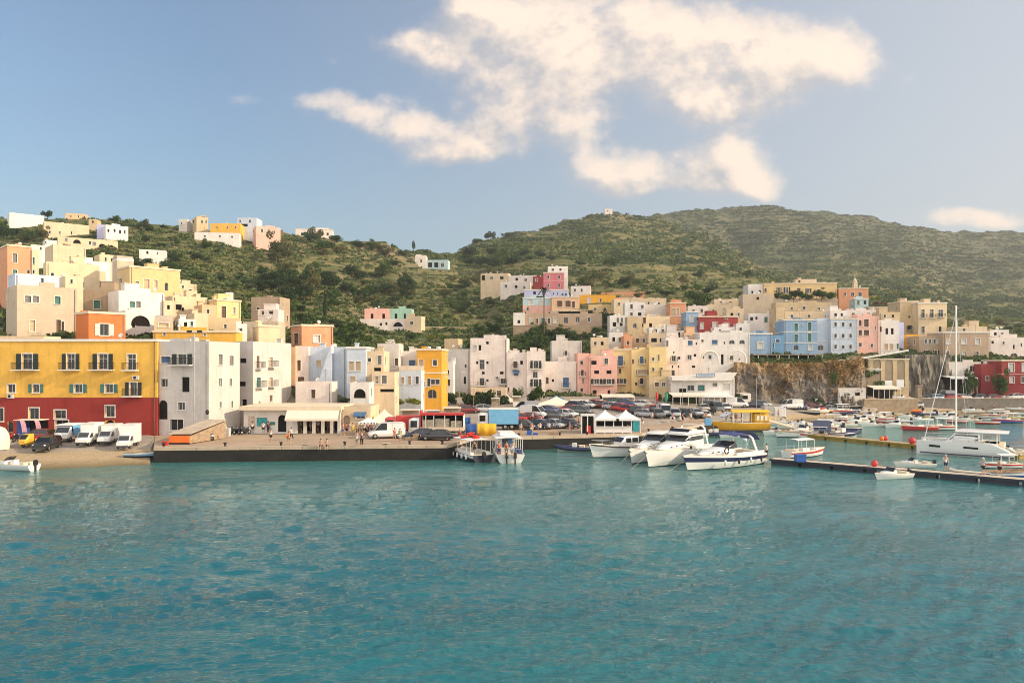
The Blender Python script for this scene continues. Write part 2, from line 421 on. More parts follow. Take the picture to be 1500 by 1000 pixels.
# ------------------------------------------------------------------ land mesh
def land_material():
    m = bpy.data.materials.new("hill_soil_and_grass"); m.use_nodes = True
    t = NT(m.node_tree); b = t.n['Principled BSDF']
    geo = t.node('ShaderNodeNewGeometry'); pos = geo.outputs['Position']
    sp = t.node('ShaderNodeSeparateXYZ', {0: pos})
    n1 = t.noise(pos, 0.035, 6, 0.62); n2 = t.noise(pos, 0.25, 5, 0.65); n3 = t.noise(pos, 1.6, 4, 0.7)
    f = t.m('ADD', t.m('MULTIPLY', n1, 0.5), t.m('ADD', t.m('MULTIPLY', n2, 0.35), t.m('MULTIPLY', n3, 0.15)))
    grass = t.ramp(f, [(0.33, (0.055, 0.072, 0.026)), (0.44, (0.105, 0.115, 0.042)), (0.52, (0.165, 0.150, 0.058)), (0.60, (0.235, 0.178, 0.090)), (0.72, (0.27, 0.175, 0.105))])
    zc = t.m('ADD', t.m('DIVIDE', sp.outputs[2], 4.6), t.m('MULTIPLY', t.noise(pos, 0.022, 3, 0.5), 3.2))
    fr = t.m('FRACT', zc)
    row = t.m('MULTIPLY', t.rng(fr, 0.55, 0.72), t.rng(fr, 1.0, 0.90))
    pat = t.rng(t.noise(pos, 0.05, 3, 0.6), 0.40, 0.58)
    grass = t.mix(t.m('MULTIPLY', t.m('MULTIPLY', row, pat), 0.75), grass, (0.030, 0.042, 0.018))
    wl = t.m('MULTIPLY', t.rng(fr, 0.44, 0.48), t.rng(fr, 0.56, 0.52))
    grass = t.mix(t.m('MULTIPLY', t.m('MULTIPLY', wl, pat), 0.6), grass, (0.26, 0.21, 0.14))
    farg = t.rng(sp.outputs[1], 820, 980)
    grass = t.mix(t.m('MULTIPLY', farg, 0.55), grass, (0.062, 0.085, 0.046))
    sl = t.node('ShaderNodeSeparateXYZ', {0: geo.outputs['Normal']}).outputs[2]
    steep = t.rng(sl, 0.86, 0.62)
    stone = t.mix(n3, (0.11, 0.085, 0.060), (0.27, 0.215, 0.155))
    c = t.mix(t.m('MULTIPLY', steep, 0.85), grass, stone)
    low = t.rng(sp.outputs[2], 7.0, 4.6)
    near = t.rng(sp.outputs[1], 196, 188)
    lown = t.m('MULTIPLY', low, near)
    sand = t.mix(n3, (0.34, 0.245, 0.14), (0.50, 0.39, 0.25))
    wet = t.rng(t.m('ADD', sp.outputs[2], t.m('MULTIPLY', n2, 0.5)), 0.75, 0.25)
    sand = t.mix(t.m('MULTIPLY', wet, 0.8), sand, (0.13, 0.10, 0.045))
    pave = t.mix(n2, (0.28, 0.24, 0.20), (0.40, 0.345, 0.285))
    gr = t.mix(t.rng(sp.outputs[2], 0.85, 1.15), sand, pave)
    c = t.mix(lown, c, gr)
    t.l.new(c, b.inputs['Base Color'])
    b.inputs['Roughness'].default_value = 0.95
    b.inputs['Specular IOR Level'].default_value = 0.15
    bn = t.node('ShaderNodeBump', {'Strength': 0.7, 'Distance': 0.5, 'Height': t.m('ADD', n2, t.m('MULTIPLY', n3, 0.5))})
    t.l.new(bn.outputs[0], b.inputs['Normal'])
    return m
M_land = land_material()
gu = np.concatenate([np.arange(-700, -60, 16), np.arange(-60, 1560, 4.0), np.arange(1560, 2301, 16)])
gD = _D
U, DD = np.meshgrid(gu, gD)
ZZ = ground(U, DD)
XX = (U - CX) / F * DD
nr, nc = U.shape
V = np.stack([XX.ravel(), DD.ravel(), ZZ.ravel()], 1)
ii = (np.arange(nr - 1)[:, None] * nc + np.arange(nc - 1)[None, :]).ravel()
FQ = np.stack([ii, ii + 1, ii + nc + 1, ii + nc], 1)
land = link("terrain", npmesh("terrain", V, FQ, M_land, smooth=True))
tag(land, "terraced green and brown island hillside rising behind the harbour town", "hill", kind='structure')

# ------------------------------------------------------------------ sea
def water_material():
    m = bpy.data.materials.new("sea_water"); m.use_nodes = True
    t = NT(m.node_tree); b = t.n['Principled BSDF']
    geo = t.node('ShaderNodeNewGeometry'); pos = geo.outputs['Position']
    sp = t.node('ShaderNodeSeparateXYZ', {0: pos})
    big = t.noise(t.v('MULTIPLY', pos, (0.5, 1.0, 1.0)), 0.06, 3, 0.5)
    deep = t.mix(t.rng(big, 0.35, 0.65), (0.001, 0.080, 0.102), (0.003, 0.124, 0.142))
    shore_pale = t.rng(t.m('ADD', sp.outputs[1], t.m('MULTIPLY', sp.outputs[0], 0.02)), 45, 120)
    c = t.mix(shore_pale, deep, (0.070, 0.225, 0.195))  # paler green towards the shore; the paleness paints in reflected sky
    t.l.new(c, b.inputs['Base Color'])
    b.inputs['Roughness'].default_value = 0.03
    b.inputs['IOR'].default_value = 1.9
    b.inputs['Specular Tint'].default_value = (0.66, 1.0, 1.0, 1)
    b.inputs['Specular IOR Level'].default_value = 0.5
    w1 = t.noise(t.v('MULTIPLY', pos, (0.75, 1.15, 1.0)), 2.3, 5, 0.66, dist=0.6)
    w2 = t.noise(t.v('MULTIPLY', pos, (0.6, 1.2, 1.0)), 0.8, 3, 0.6)
    h = t.m('MULTIPLY', t.m('ADD', w1, t.m('MULTIPLY', w2, 0.9)), t.rng(t.noise(t.v('MULTIPLY', pos, (0.45, 1.0, 1.0)), 0.11, 4, 0.6), 0.32, 0.66, 0.25, 1.35))
    bn = t.node('ShaderNodeBump', {'Strength': 0.85, 'Distance': 0.18, 'Height': h})
    t.l.new(bn.outputs[0], b.inputs['Normal'])
    return m
M_water = water_material()
rng = np.random.default_rng(5)
wu = np.concatenate([np.arange(-2400, -60, 40), np.arange(-60, 1560, 3.2), np.arange(1560, 3600, 40)])
wrow = np.concatenate([np.arange(3200, 1040, -60), np.arange(1040, 700, -1.7), np.arange(700, 598, -1.3)])
wD = CZ * F / (wrow - HY)
U, DD = np.meshgrid(wu, wD)
X = (U - CX) / F * DD
Z = np.zeros_like(X)
for k in range(46):
    lam = 0.34 * (3.4 / 0.34) ** rng.random()
    ang = R(-80) + rng.normal(0, 0.55)
    kx, ky = math.cos(ang) * 2 * math.pi / lam, math.sin(ang) * 2 * math.pi / lam
    cell = DD * DD / (CZ * F) * 1.7
    fade = np.clip((lam - cell * 2.0) / (lam * 0.5), 0, 1)
    ph = kx * X + ky * DD + rng.random() * 6.283
    Z += 0.0070 * lam ** 0.55 * (2 * (0.5 + 0.5 * np.sin(ph)) ** 1.6 - 0.9) * fade
gust = 0.25 + 1.5 * fbm(X / 16, DD / 8, 4, 77)
shel = np.clip((168 - DD) / 70, 0.35, 1)
Z *= gust * shel
nr, nc = U.shape
V = np.stack([X.ravel(), DD.ravel(), Z.ravel()], 1)
ii = (np.arange(nr - 1)[:, None] * nc + np.arange(nc - 1)[None, :]).ravel()
FQ = np.stack([ii, ii + 1, ii + nc + 1, ii + nc], 1)
sea = link("water", npmesh("water", V, FQ, M_water, smooth=True))
tag(sea, "rippled teal harbour water in front of the quay", "water", kind='structure')

# ------------------------------------------------------------------ quay
def concrete(name, a, b_, sc=0.5):
    m = bpy.data.materials.new(name); m.use_nodes = True
    t = NT(m.node_tree); b = t.n['Principled BSDF']
    pos = t.node('ShaderNodeNewGeometry').outputs['Position']
    n1 = t.noise(pos, sc, 6, 0.65); n2 = t.noise(pos, sc * 9, 4, 0.7)
    c = t.mix(t.rng(t.m('ADD', t.m('MULTIPLY', n1, 0.65), t.m('MULTIPLY', n2, 0.35)), 0.33, 0.67), a, b_)
    t.l.new(c, b.inputs['Base Color']); b.inputs['Roughness'].default_value = 0.92
    bn = t.node('ShaderNodeBump', {'Strength': 0.5, 'Distance': 0.06, 'Height': n2}); t.l.new(bn.outputs[0], b.inputs['Normal'])
    return m
M_quaytop = concrete("quay_pavement", (0.30, 0.215, 0.145), (0.45, 0.33, 0.225), 0.25)
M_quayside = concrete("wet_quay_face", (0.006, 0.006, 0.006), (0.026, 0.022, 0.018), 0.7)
M_kerb = concrete("kerb_stone", (0.40, 0.31, 0.22), (0.56, 0.45, 0.33), 0.8)
def pxy(px, D): return ((px - CX) / F * D, D)
QF = [(225, 88.3), (655, 91.0), (662, 92), (692, 99.3), (780, 101.3), (870, 103.3), (940, 105.8), (1000, 113.3), (1046, 128.3)]
qp = [pxy(*q) for q in QF] + [pxy(1046, 142), pxy(1000, 127), pxy(940, 119.5), pxy(870, 117.5), pxy(780, 115.5), pxy(692, 113.2), pxy(660, 107), pxy(228, 103.6)]
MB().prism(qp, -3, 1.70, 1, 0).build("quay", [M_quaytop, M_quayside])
tag(bpy.data.objects["quay"], "long concrete quay with a dark wet face", "quay", kind='structure')
kb = MB()
for (a, b_) in zip(QF[:-1], QF[1:]):
    p, q = Vector(pxy(*a)), Vector(pxy(*b_)); d = (q - p); L = d.length; d.normalize(); n = Vector((-d.y, d.x))
    k = max(1, int(L / 2.4))
    for i in range(k):
        s0, s1 = L * i / k + 0.02, L * (i + 1) / k - 0.02
        c = [p + d * s0 - n * 0.03, p + d * s1 - n * 0.03, p + d * s1 + n * 0.62, p + d * s0 + n * 0.62]
        kb.prism([(v.x, v.y) for v in c], 1.42, 1.80)
tag(kb.build("kerb", M_kerb), "pale stone kerb along the edge of the quay", "kerb", kind='structure')
# ------------------------------------------------------------------ houses
PAL = dict(white=(0.78, 0.73, 0.67), cream=(0.70, 0.55, 0.37), yellow=(0.78, 0.45, 0.085), redbase=(0.30, 0.040, 0.032), orange=(0.66, 0.20, 0.065),
           salmon=(0.70, 0.34, 0.19), pink=(0.80, 0.46, 0.37), blue=(0.28, 0.41, 0.56), paleblue=(0.56, 0.62, 0.70), ochre=(0.70, 0.50, 0.25),
           beige=(0.56, 0.45, 0.33), red=(0.34, 0.060, 0.055), grey=(0.66, 0.60, 0.54), stone=(0.42, 0.32, 0.22), rose=(0.62, 0.20, 0.22), green=(0.36, 0.56, 0.44),
           lilac=(0.52, 0.52, 0.72), peach=(0.74, 0.47, 0.28), lemon=(0.76, 0.60, 0.39), butter=(0.78, 0.60, 0.29), turq=(0.46, 0.60, 0.62), offwhite=(0.60, 0.555, 0.51), amber=(0.76, 0.38, 0.05), darkred=(0.25, 0.04, 0.045),
           sand=(0.60, 0.46, 0.28), rock=(0.24, 0.20, 0.16), deepblue=(0.16, 0.31, 0.48), palepink=(0.79, 0.69, 0.62), brown=(0.46, 0.34, 0.24))
def wallmat(c):
    return mat("plaster_" + c, PAL[c], 0.9, var=0.10, scale=0.35, bump=0.25, spec=0.2, stain=0.42)
M_trim = mat("white_trim", (0.74, 0.70, 0.63), 0.8, var=0.06, scale=1.0, stain=0.25)
M_creamtrim = mat("cream_trim", (0.72, 0.60, 0.44), 0.85, var=0.06, scale=1.0, stain=0.25)
M_glass = mat("window_glass", (0.018, 0.020, 0.022), 0.12, var=0.4, scale=0.5, spec=0.6)
M_inside = mat("dark_interior", (0.020, 0.016, 0.013), 0.9, var=0.4, scale=0.7, spec=0.1)  # near black colour painting the shade inside openings, stalls and arcades
M_shut = mat("dark_shutter_paint", (0.030, 0.040, 0.032), 0.6, var=0.25)
M_shutgreen = mat("green_shutter_paint", (0.06, 0.20, 0.17), 0.6, var=0.2)
M_shutgrey = mat("grey_shutter_paint", (0.24, 0.225, 0.20), 0.7, var=0.2)
M_shutwhite = mat("white_shutter_paint", (0.68, 0.65, 0.60), 0.6, var=0.08)
M_shutbrown = mat("brown_shutter_paint", (0.16, 0.085, 0.05), 0.7, var=0.25)
M_shutblue = mat("blue_shutter_paint", (0.07, 0.16, 0.30), 0.6, var=0.2)
M_shutcream = mat("cream_shutter_paint", (0.62, 0.47, 0.29), 0.7, var=0.1)
M_iron = mat("dark_iron", (0.035, 0.033, 0.032), 0.55, metal=0.3, var=0.2)
M_roof = mat("cement_roof", (0.50, 0.41, 0.31), 0.95, var=0.18, scale=0.5, bump=0.3, stain=0.3)
M_roofpink = mat("terracotta_roof", (0.50, 0.26, 0.17), 0.95, var=0.2, scale=0.5, bump=0.3, stain=0.3)
M_white = mat("white_paint", (0.78, 0.76, 0.72), 0.45, var=0.05, scale=0.8)
M_ac = mat("air_conditioner_casing", (0.60, 0.58, 0.54), 0.5, var=0.08)
SHUT = {'s': M_shut, 'c': M_shutgrey, 'g': M_shutgreen, 'k': M_shutbrown, 'u': M_shutblue, 'x': M_shutcream, 'v': M_shutwhite}
HOUSES = []       # footprints, for keeping plants out
_wc = {}

def wall_face(mb, L, z0, z1, holes, xf, depth=0.28):
    """a wall of length L in the local plane y = 0 (outside is -y) with real openings and reveals"""
    hs = []
    for (a, b, c, d) in holes:
        a, b, c, d = max(0.05, a), min(L - 0.05, b), max(z0 + 0.02, c), min(z1 - 0.05, d)
        if b - a > 0.08 and d - c > 0.08: hs.append((a, b, c, d))
    xs = sorted({0, L} | {h[0] for h in hs} | {h[1] for h in hs}); zs = sorted({z0, z1} | {h[2] for h in hs} | {h[3] for h in hs})
    vs = [(x, 0, z) for z in zs for x in xs]; n = len(xs); fs = []
    for i in range(len(xs) - 1):
        for j in range(len(zs) - 1):
            cx, cz = (xs[i] + xs[i + 1]) / 2, (zs[j] + zs[j + 1]) / 2
            if any(a < cx < b and c < cz < d for a, b, c, d in hs): continue
            fs.append((j * n + i, j * n + i + 1, (j + 1) * n + i + 1, (j + 1) * n + i))
    mb.add(vs, fs, 0, False, xf)
    for a, b, c, d in hs:
        mb.add([(a, 0, c), (b, 0, c), (b, 0, d), (a, 0, d), (a, depth, c), (b, depth, c), (b, depth, d), (a, depth, d)],
               [(0, 4, 5, 1), (1, 5, 6, 2), (2, 6, 7, 3), (3, 7, 4, 0)], 0, False, xf)
        if any(abs(h[0] - a) < 1e-6 for h in hs): pass

def arch_pts(w, h, n=10):
    """outline of an arched opening, from the left foot over the crown to the right foot"""
    r = w / 2; s = max(0.02, h - r)
    if h < r: return [(-r + w * i / n, h * math.sin(math.pi * i / n) ** 0.6 if 0 < i < n else 0) for i in range(n + 1)]
    return [(-r, 0)] + [(-r * math.cos(math.pi * i / n), s + r * math.sin(math.pi * i / n)) for i in range(n + 1)] + [(r, 0)]

def window_mesh(w, h, st, wm):
    """one window: recessed pane with glazing bars and a surround; origin at the bottom middle of the opening, outside is -y"""
    key = (round(w, 1), round(h, 1), st, wm.name)
    if key in _wc: return _wc[key]
    w, h = max(0.3, round(w, 1)), max(0.3, round(h, 1))
    mb = MB(); mats = [M_trim, M_glass if st not in 'on' else M_inside, SHUT.get(st, M_shut), wm] + ([wallmat('stone')] if st == 'f' else [])  # blind arch backs take a darker stone colour, recess shade painted in
    yb = 0.24
    mb.quad((-w / 2 - .05, yb, -.05), (w / 2 + .05, yb, -.05), (w / 2 + .05, yb, h + .05), (-w / 2 - .05, yb, h + .05), 2 if st in 'cgkuxv' else (4 if st == 'f' else 1))
    if st in 'wsa':
        t = min(0.07, w * 0.08)
        mb.box(-w / 2, -w / 2 + t, yb - .05, yb - .005, 0, h, 0); mb.box(w / 2 - t, w / 2, yb - .05, yb - .005, 0, h, 0)
        mb.box(-w / 2 + t, w / 2 - t, yb - .05, yb - .005, 0, t, 0); mb.box(-w / 2 + t, w / 2 - t, yb - .05, yb - .005, h - t, h, 0)
        if w > 0.85: mb.box(-t * .35, t * .35, yb - .05, yb - .006, t, h - t, 0)
        if h > 1.9 and w > 0.85: mb.box(-w / 2 + t, -t / 2, yb - .045, yb - .006, h * .68, h * .68 + t * .8, 0); mb.box(t / 2, w / 2 - t, yb - .045, yb - .006, h * .68, h * .68 + t * .8, 0)
    elif st in 'cgkuxv':      # closed louvred leaves
        k = max(3, int(h / 0.22))
        for q in range(k):
            z = h * q / k
            for sx in (-1, 1):
                a, b = (-w / 2 + .03, -.03) if sx < 0 else (.03, w / 2 - .03)
                mb.quad((a, yb - .05, z + .01), (b, yb - .05, z + .01), (b, yb - .012, z + h / k), (a, yb - .012, z + h / k), 2)
    if st not in 'naof':
        e = min(0.14, 0.06 + w * 0.05)
        for (a, b, c, d) in ((-w / 2 - e, -w / 2, 0, h), (w / 2, w / 2 + e, 0, h), (-w / 2 - e, w / 2 + e, h, h + e)):
            mb.box(a, b, -.045, .02, c, d, 0)
        mb.box(-w / 2 - e * 1.3, w / 2 + e * 1.3, -.12, .02, -.10, 0, 0)
    if st in 'aof':            # spandrels that turn the opening into an arch
        pts = arch_pts(w, h); half = len(pts) // 2
        for sgn in (-1, 1):
            pp = [p for p in pts if (p[0] * sgn >= -1e-6)]
            if sgn < 0: pp = pp[::-1]
            pp = sorted(pp, key=lambda p: p[1])
            for (a, b) in zip(pp[:-1], pp[1:]):
                x = sgn * (w / 2 + .01)
                q = [(x, .006, a[1]), (a[0], .006, a[1]), (b[0], .006, b[1]), (x, .006, b[1])]
                if sgn > 0: q = q[::-1]
                mb.add(q, [(0, 1, 2, 3)], 3)
                mb.add([(a[0], .006, a[1]), (a[0], .22, a[1]), (b[0], .22, b[1]), (b[0], .006, b[1])], [(0, 1, 2, 3) if sgn < 0 else (3, 2, 1, 0)], 3)
            x = sgn * (w / 2 + .01); a = pp[-1]
            mb.add([(x, .006, a[1]), (a[0], .006, a[1]), (0, .006, h + .02), (x, .006, h + .02)][::(1 if sgn < 0 else -1)], [(0, 1, 2, 3)], 3)
    _wc[key] = mb.mesh("window", mats)
    return _wc[key]

def leaf_mesh(w, h, m):
    key = ('leaf', round(w, 1), round(h, 1), m.name)
    if key in _wc: return _wc[key]
    w, h = max(.2, round(w, 1)), round(h, 1)
    mb = MB(); mb.box(0, w, -.035, 0, 0, h, 0)
    k = max(3, int(h / 0.2))
    for q in range(k):
        z = h * (q + .1) / k
        mb.quad((.06, -.04, z), (w - .06, -.04, z), (w - .06, -.075, z + h / k * .7), (.06, -.075, z + h / k * .7), 0)
    _wc[key] = mb.mesh("shutter", [m]); return _wc[key]

def balcony(parent, x0, x1, z, xf, slabmat, deep=0.95):
    mb = MB(); mb.box(x0, x1, -deep, -.004, z - .16, z, 0)
    o = mb.build("balcony", [slabmat], parent); o.matrix_local = xf
    rb = MB(); h = 0.95; y = -deep + .05
    rb.tube([(x0 + .04, -.02, z + h), (x0 + .04, y, z + h), (x1 - .04, y, z + h), (x1 - .04, -.02, z + h)], .028, 4, 0)
    n = max(4, int((x1 - x0) / .16))
    for i in range(n + 1):
        x = x0 + .05 + (x1 - x0 - .1) * i / n
        rb.box(x - .011, x + .011, y - .011, y + .011, z, z + h, 0)
    for s in (x0 + .04, x1 - .04):
        for j in range(1, 5):
            yy_ = y * j / 5; rb.box(s - .011, s + .011, yy_ - .011, yy_ + .011, z, z + h, 0)
    rb.build("railing", [M_iron], o)

def house(label, x0, x1, yt, D, yaw, dep, col, wins="", base=None, cornice=None, plinth=None, chim=0, vault=False, roof=None, par=0.5,
          step=None, name="house", cat="house", group=None, seed=0, band=None, ac="", trim=None):
    """x0..x1: image columns of the front wall, yt: image row of its top at x0, D: depth of the corner at x0, yaw: turn of the front, dep: metres back"""
    th = R(yaw); k = (x1 - CX) / F; X0 = (x0 - CX) / F * D
    L = (k * D - X0) / (math.cos(th) - k * math.sin(th))
    zt = CZ + (HY - yt) / F * D
    d = Vector((math.cos(th), math.sin(th), 0)); nb = Vector((-math.sin(th), math.cos(th), 0))
    O = Vector((X0, D, 0))
    cs = [O, O + d * L, O + d * L + nb * dep, O + nb * dep]
    if base is None:
        gsz = [gxy(c.x, c.y) for c in cs] + [gxy(*(O + d * L / 2).xy)]
        base = min(gsz) - 0.6
    base = min(base, zt - 2.2)
    HOUSES.append(([(c.x, c.y) for c in cs], base, zt))
    H = zt - base
    ctr = (cs[0] + cs[2]) / 2
    root = thing(name, label, cat, (ctr.x, ctr.y, base), th, group)
    wm = wallmat(col)
    a, b = L / 2, dep / 2
    FR = {'F': (Matrix.Translation((-a, -b, 0)), L), 'R': (Matrix.Translation((a, -b, 0)) @ Matrix.Rotation(R(90), 4, 'Z'), dep),
          'L': (Matrix.Translation((-a, b, 0)) @ Matrix.Rotation(R(-90), 4, 'Z'), dep), 'B': (Matrix.Translation((a, b, 0)) @ Matrix.Rotation(R(180), 4, 'Z'), L)}
    W = Matrix.Translation(root.location) @ Matrix.Rotation(th, 4, 'Z')
    holes = {f: [] for f in FR}; todo = []
    for w in wins.split():
        f = 'F'
        if ':' in w: f, w = w.split(':')
        q = w.split(','); px, py, pw, ph = map(float, q[:4]); st = q[4] if len(q) > 4 else 'w'
        fm, fl = FR[f]; M = W @ fm
        o, e = M.to_translation(), (M.to_3x3() @ Vector((1, 0, 0)))
        def hit(p):
            kk = (p - CX) / F; s = (kk * o.y - o.x) / (e.x - kk * e.y); return s, o.y + s * e.y
        s0, _ = hit(px - pw / 2); s1, _ = hit(px + pw / 2); sm, Dm = hit(px)
        zb = CZ + (HY - (py + ph / 2)) / F * Dm - base; zh = ph / F * Dm
        s0, s1 = min(s0, s1), max(s0, s1)
        if s1 < 0.2 or s0 > fl - 0.2: continue
        s0 = max(s0, 0.12); s1 = min(s1, fl - 0.12); sm = (s0 + s1) / 2
        ow = (s1 - s0) * (0.52 if st[0] == 's' else 1)
        zb = max(zb, 0.05); zh = min(zh, H - zb - 0.12)
        if zh < 0.3 or ow < 0.2: continue
        ow = max(.3, round(ow, 1)); zh = max(.3, round(zh, 1))
        holes[f].append((sm - ow / 2, sm + ow / 2, zb, zb + zh))
        todo.append((f, sm, zb, ow, zh, st, s1 - s0, pw))
    rw = random.Random(int(x0 * 13 + yt * 7)); sd_ = 'R' if x1 < 760 else 'L'
    if name == 'house' and wins and dep >= 5 and H > 4 and sd_ + ':' not in wins and D < 300:
        for lv in range(3):
            zb = H - 2.3 - 3.0 * lv
            if zb < 1.0: break
            for u_ in (.28, .72):
                if rw.random() < .35: continue
                ow, zh, st = rw.choice(((.7, 1.1, 'w'), (.6, .7, 'n'), (.8, 1.4, 'c'), (.8, 1.4, 'k'), (.9, 1.3, 'g')))
                s_ = dep * u_; holes[sd_].append((s_ - ow / 2, s_ + ow / 2, zb, zb + zh)); todo.append((sd_, s_, zb, ow, zh, st, ow, 4))
    mb = MB()
    tw = 0.22; zr = H - par if not vault else H
    for f, (fm, fl) in FR.items(): wall_face(mb, fl, 0, H, holes[f], fm)
    if vault:
        mb.add([(-a, -b, H), (a, -b, H), (a, b, H), (-a, b, H)], [(0, 1, 2, 3)], 0)
    else:
        mb.add([(-a, -b, H), (a, -b, H), (a, b, H), (-a, b, H), (-a + tw, -b + tw, H), (a - tw, -b + tw, H), (a - tw, b - tw, H), (-a + tw, b - tw, H),
                (-a + tw, -b + tw, zr), (a - tw, -b + tw, zr), (a - tw, b - tw, zr), (-a + tw, b - tw, zr)],
               [(0, 1, 5, 4), (1, 2, 6, 5), (2, 3, 7, 6), (3, 0, 4, 7), (4, 5, 9, 8), (5, 6, 10, 9), (6, 7, 11, 10), (7, 4, 8, 11)], 0)
    mb.build("wall", [wm], root)
    rb = MB()
    if vault:
        n = 10; rise = min(1.6, dep * .22) if vault is True else vault
        for i in range(n):
            t0, t1 = math.pi * i / n, math.pi * (i + 1) / n
            p = lambda t, x: (x, -b * 0.98 * math.cos(t), H + .01 + rise * math.sin(t))
            rb.quad(p(t0, -a + .02), p(t0, a - .02), p(t1, a - .02), p(t1, -a + .02))
        for x, o in ((-a + .02, 1), (a - .02, -1)):
            pts = [(x, -b * .98 * math.cos(math.pi * i / n), H + .01 + rise * math.sin(math.pi * i / n)) for i in range(n + 1)]
            rb.add(pts, [tuple(range(n + 1))[::o]], 0)
    else:
        rb.quad((-a + tw, -b + tw, zr + .003), (a - tw, -b + tw, zr + .003), (a - tw, b - tw, zr + .003), (-a + tw, b - tw, zr + .003))
    rb.build("roof", [roof or M_roof], root)
    if cornice:
        cb = MB(); e = 0.14; ch = 0.30
        for f, (fm, fl) in FR.items():
            cb.box(-e, fl + e if f in 'FB' else fl + e, -e, -.003, H - ch, H + .05, 0, fm) if f in 'FB' else cb.box(-.003, fl + .003, -e, -.003, H - ch, H + .05, 0, fm)
        cb.build("cornice", [cornice], root)
    if plinth:
        pc, prow = plinth; ph = CZ + (HY - prow) / F * D - base
        pb = MB()
        for f, (fm, fl) in FR.items():
            hs = [(x, y, z, min(t, ph)) for x, y, z, t in holes[f] if z < ph - .1]
            if f in 'FB': wall_face(pb, fl + .06, 0, ph, [(x + .03, y + .03, z, t) for x, y, z, t in hs], fm @ Matrix.Translation((-.03, -.03, 0)), .03)
            else: wall_face(pb, fl, 0, ph, hs, fm @ Matrix.Translation((0, -.03, 0)), .03)
        pb.build("ground_floor_wall", [wallmat(pc)], root)
    if band:
        bb = MB()
        for row in band:
            bz = CZ + (HY - row) / F * D - base
            bb.box(-.06, L + .06, -.07, -.004, bz - .1, bz + .1, 0, FR['F'][0]); bb.box(-.004, dep, -.07, -.004, bz - .1, bz + .1, 0, FR['R'][0]); bb.box(0, dep + .004, -.07, -.004, bz - .1, bz + .1, 0, FR['L'][0])
        bb.build("string_course", [trim or M_trim], root)
    for (f, sm, zb, ow, zh, st, full, pw) in todo:
        fm = FR[f][0]
        isdoor = 'd' in st[1:] or (zb < 0.9 and zh > 1.8)
        o = link("door" if isdoor else "window", window_mesh(ow, zh, st[0], wm), root)
        o.matrix_local = fm @ Matrix.Translation((sm, 0, zb))
        if st[0] == 's':
            lw = max(.25, full * .24)
            for sg in (-1, 1):
                lf = link("shutter", leaf_mesh(lw, zh, M_shutgreen if 'g' in st[1:] else M_shutwhite if 'w' in st[1:] else M_shut), o)
                lf.matrix_local = Matrix.Translation((sg * (ow / 2 + .16) - (lw if sg < 0 else 0), -.05, 0))
        if 'b' in st[1:]:
            bw = max(full * 1.25, ow + .8) if 'B' not in st else full * 2.2
            x_0, x_1 = max(.05, sm - bw / 2), min(FR[f][1] - .05, sm + bw / 2)
            balcony(root, x_0, x_1, zb, fm, M_trim)
        if 'm' in st[1:]:
            am = MB(); am.quad((sm - full * .7, -.9, zb + zh - .25), (sm + full * .7, -.9, zb + zh - .25), (sm + full * .7, -.02, zb + zh + .2), (sm - full * .7, -.02, zb + zh + .2))
            am.quad((sm - full * .7, -.9, zb + zh - .45), (sm + full * .7, -.9, zb + zh - .45), (sm + full * .7, -.905, zb + zh - .25), (sm - full * .7, -.905, zb + zh - .25))
            q = am.build("awning", [M_shutblue], root); q.matrix_local = fm
    rr = random.Random(seed + int(x0 * 7 + yt * 3))
    for i in range(chim):
        cb = MB(); w_, h_ = rr.uniform(.3, .5), rr.uniform(.7, 1.3)
        cb.box(-w_, w_, -w_, w_, 0, h_, 0); cb.box(-w_ * 1.25, w_ * 1.25, -w_ * 1.25, w_ * 1.25, h_, h_ + .14, 0)
        q = cb.build("chimney", [wm], root, (rr.uniform(-a * .75, a * .75), rr.uniform(-b * .5, b * .7), zr))
    if not vault and L > 4 and H > 5.5 and name == "house":
        for i in range(rr.choice((1, 2, 2, 3))):
            k = rr.choice(('hut', 'tank', 'antenna', 'antenna', 'dish', 'wall'))
            X_, Y_ = rr.uniform(-a * .7, a * .7), rr.uniform(-b * .5, b * .5); cb = MB()
            if k == 'hut' and D < 240:
                w_, d_, h_ = rr.uniform(.9, 1.5), rr.uniform(.8, 1.2), rr.uniform(1.5, 2.1); cb.box(-w_, w_, -d_, d_, 0, h_, 0); cb.box(-w_ - .08, w_ + .08, -d_ - .08, d_ + .08, h_ + .003, h_ + .12, 0); q = cb.build("stair_head", [wm], root, (X_ * .6, Y_ * .5 + b * .15, zr))
            elif k == 'tank': cb.lathe([(.02, .25), (.45, .27), (.47, .9), (.40, 1.05), (.02, 1.12)], 12); cb.box(-.4, .4, -.4, .4, 0, .24, 0); cb.build("water_tank", [M_ac], root, (X_, Y_, zr))
            elif k == 'dish': cb.tube([(0, 0, 0), (0, 0, 1.0)], .025, 5); cb.lathe([(.01, .1), (.2, .13), (.34, .22), (.36, .24), (.2, .16), (.01, .12)], 12, xf=Matrix.Translation((0, -.05, 1.05)) @ Matrix.Rotation(R(65), 4, 'X')); cb.build("satellite_dish", [M_ac], root, (X_, -b * .6, zr))
            elif k == 'wall': w_ = rr.uniform(.25, .5) * L * .5; cb.box(-w_, w_, -.11, .11, 0, par + rr.uniform(.4, .9), 0); cb.build("parapet", [wm], root, (X_ * .5, -b + .5, zr))
            else:
                h_ = rr.uniform(1.8, 3.2); cb.tube([(0, 0, 0), (0, 0, h_)], .022, 4)
                for z_ in (h_ - .1, h_ - .4, h_ - .7): cb.tube([(-.4, 0, z_), (.4, 0, z_)], .014, 4)
                cb.build("antenna", [M_iron], root, (X_, Y_, zr))
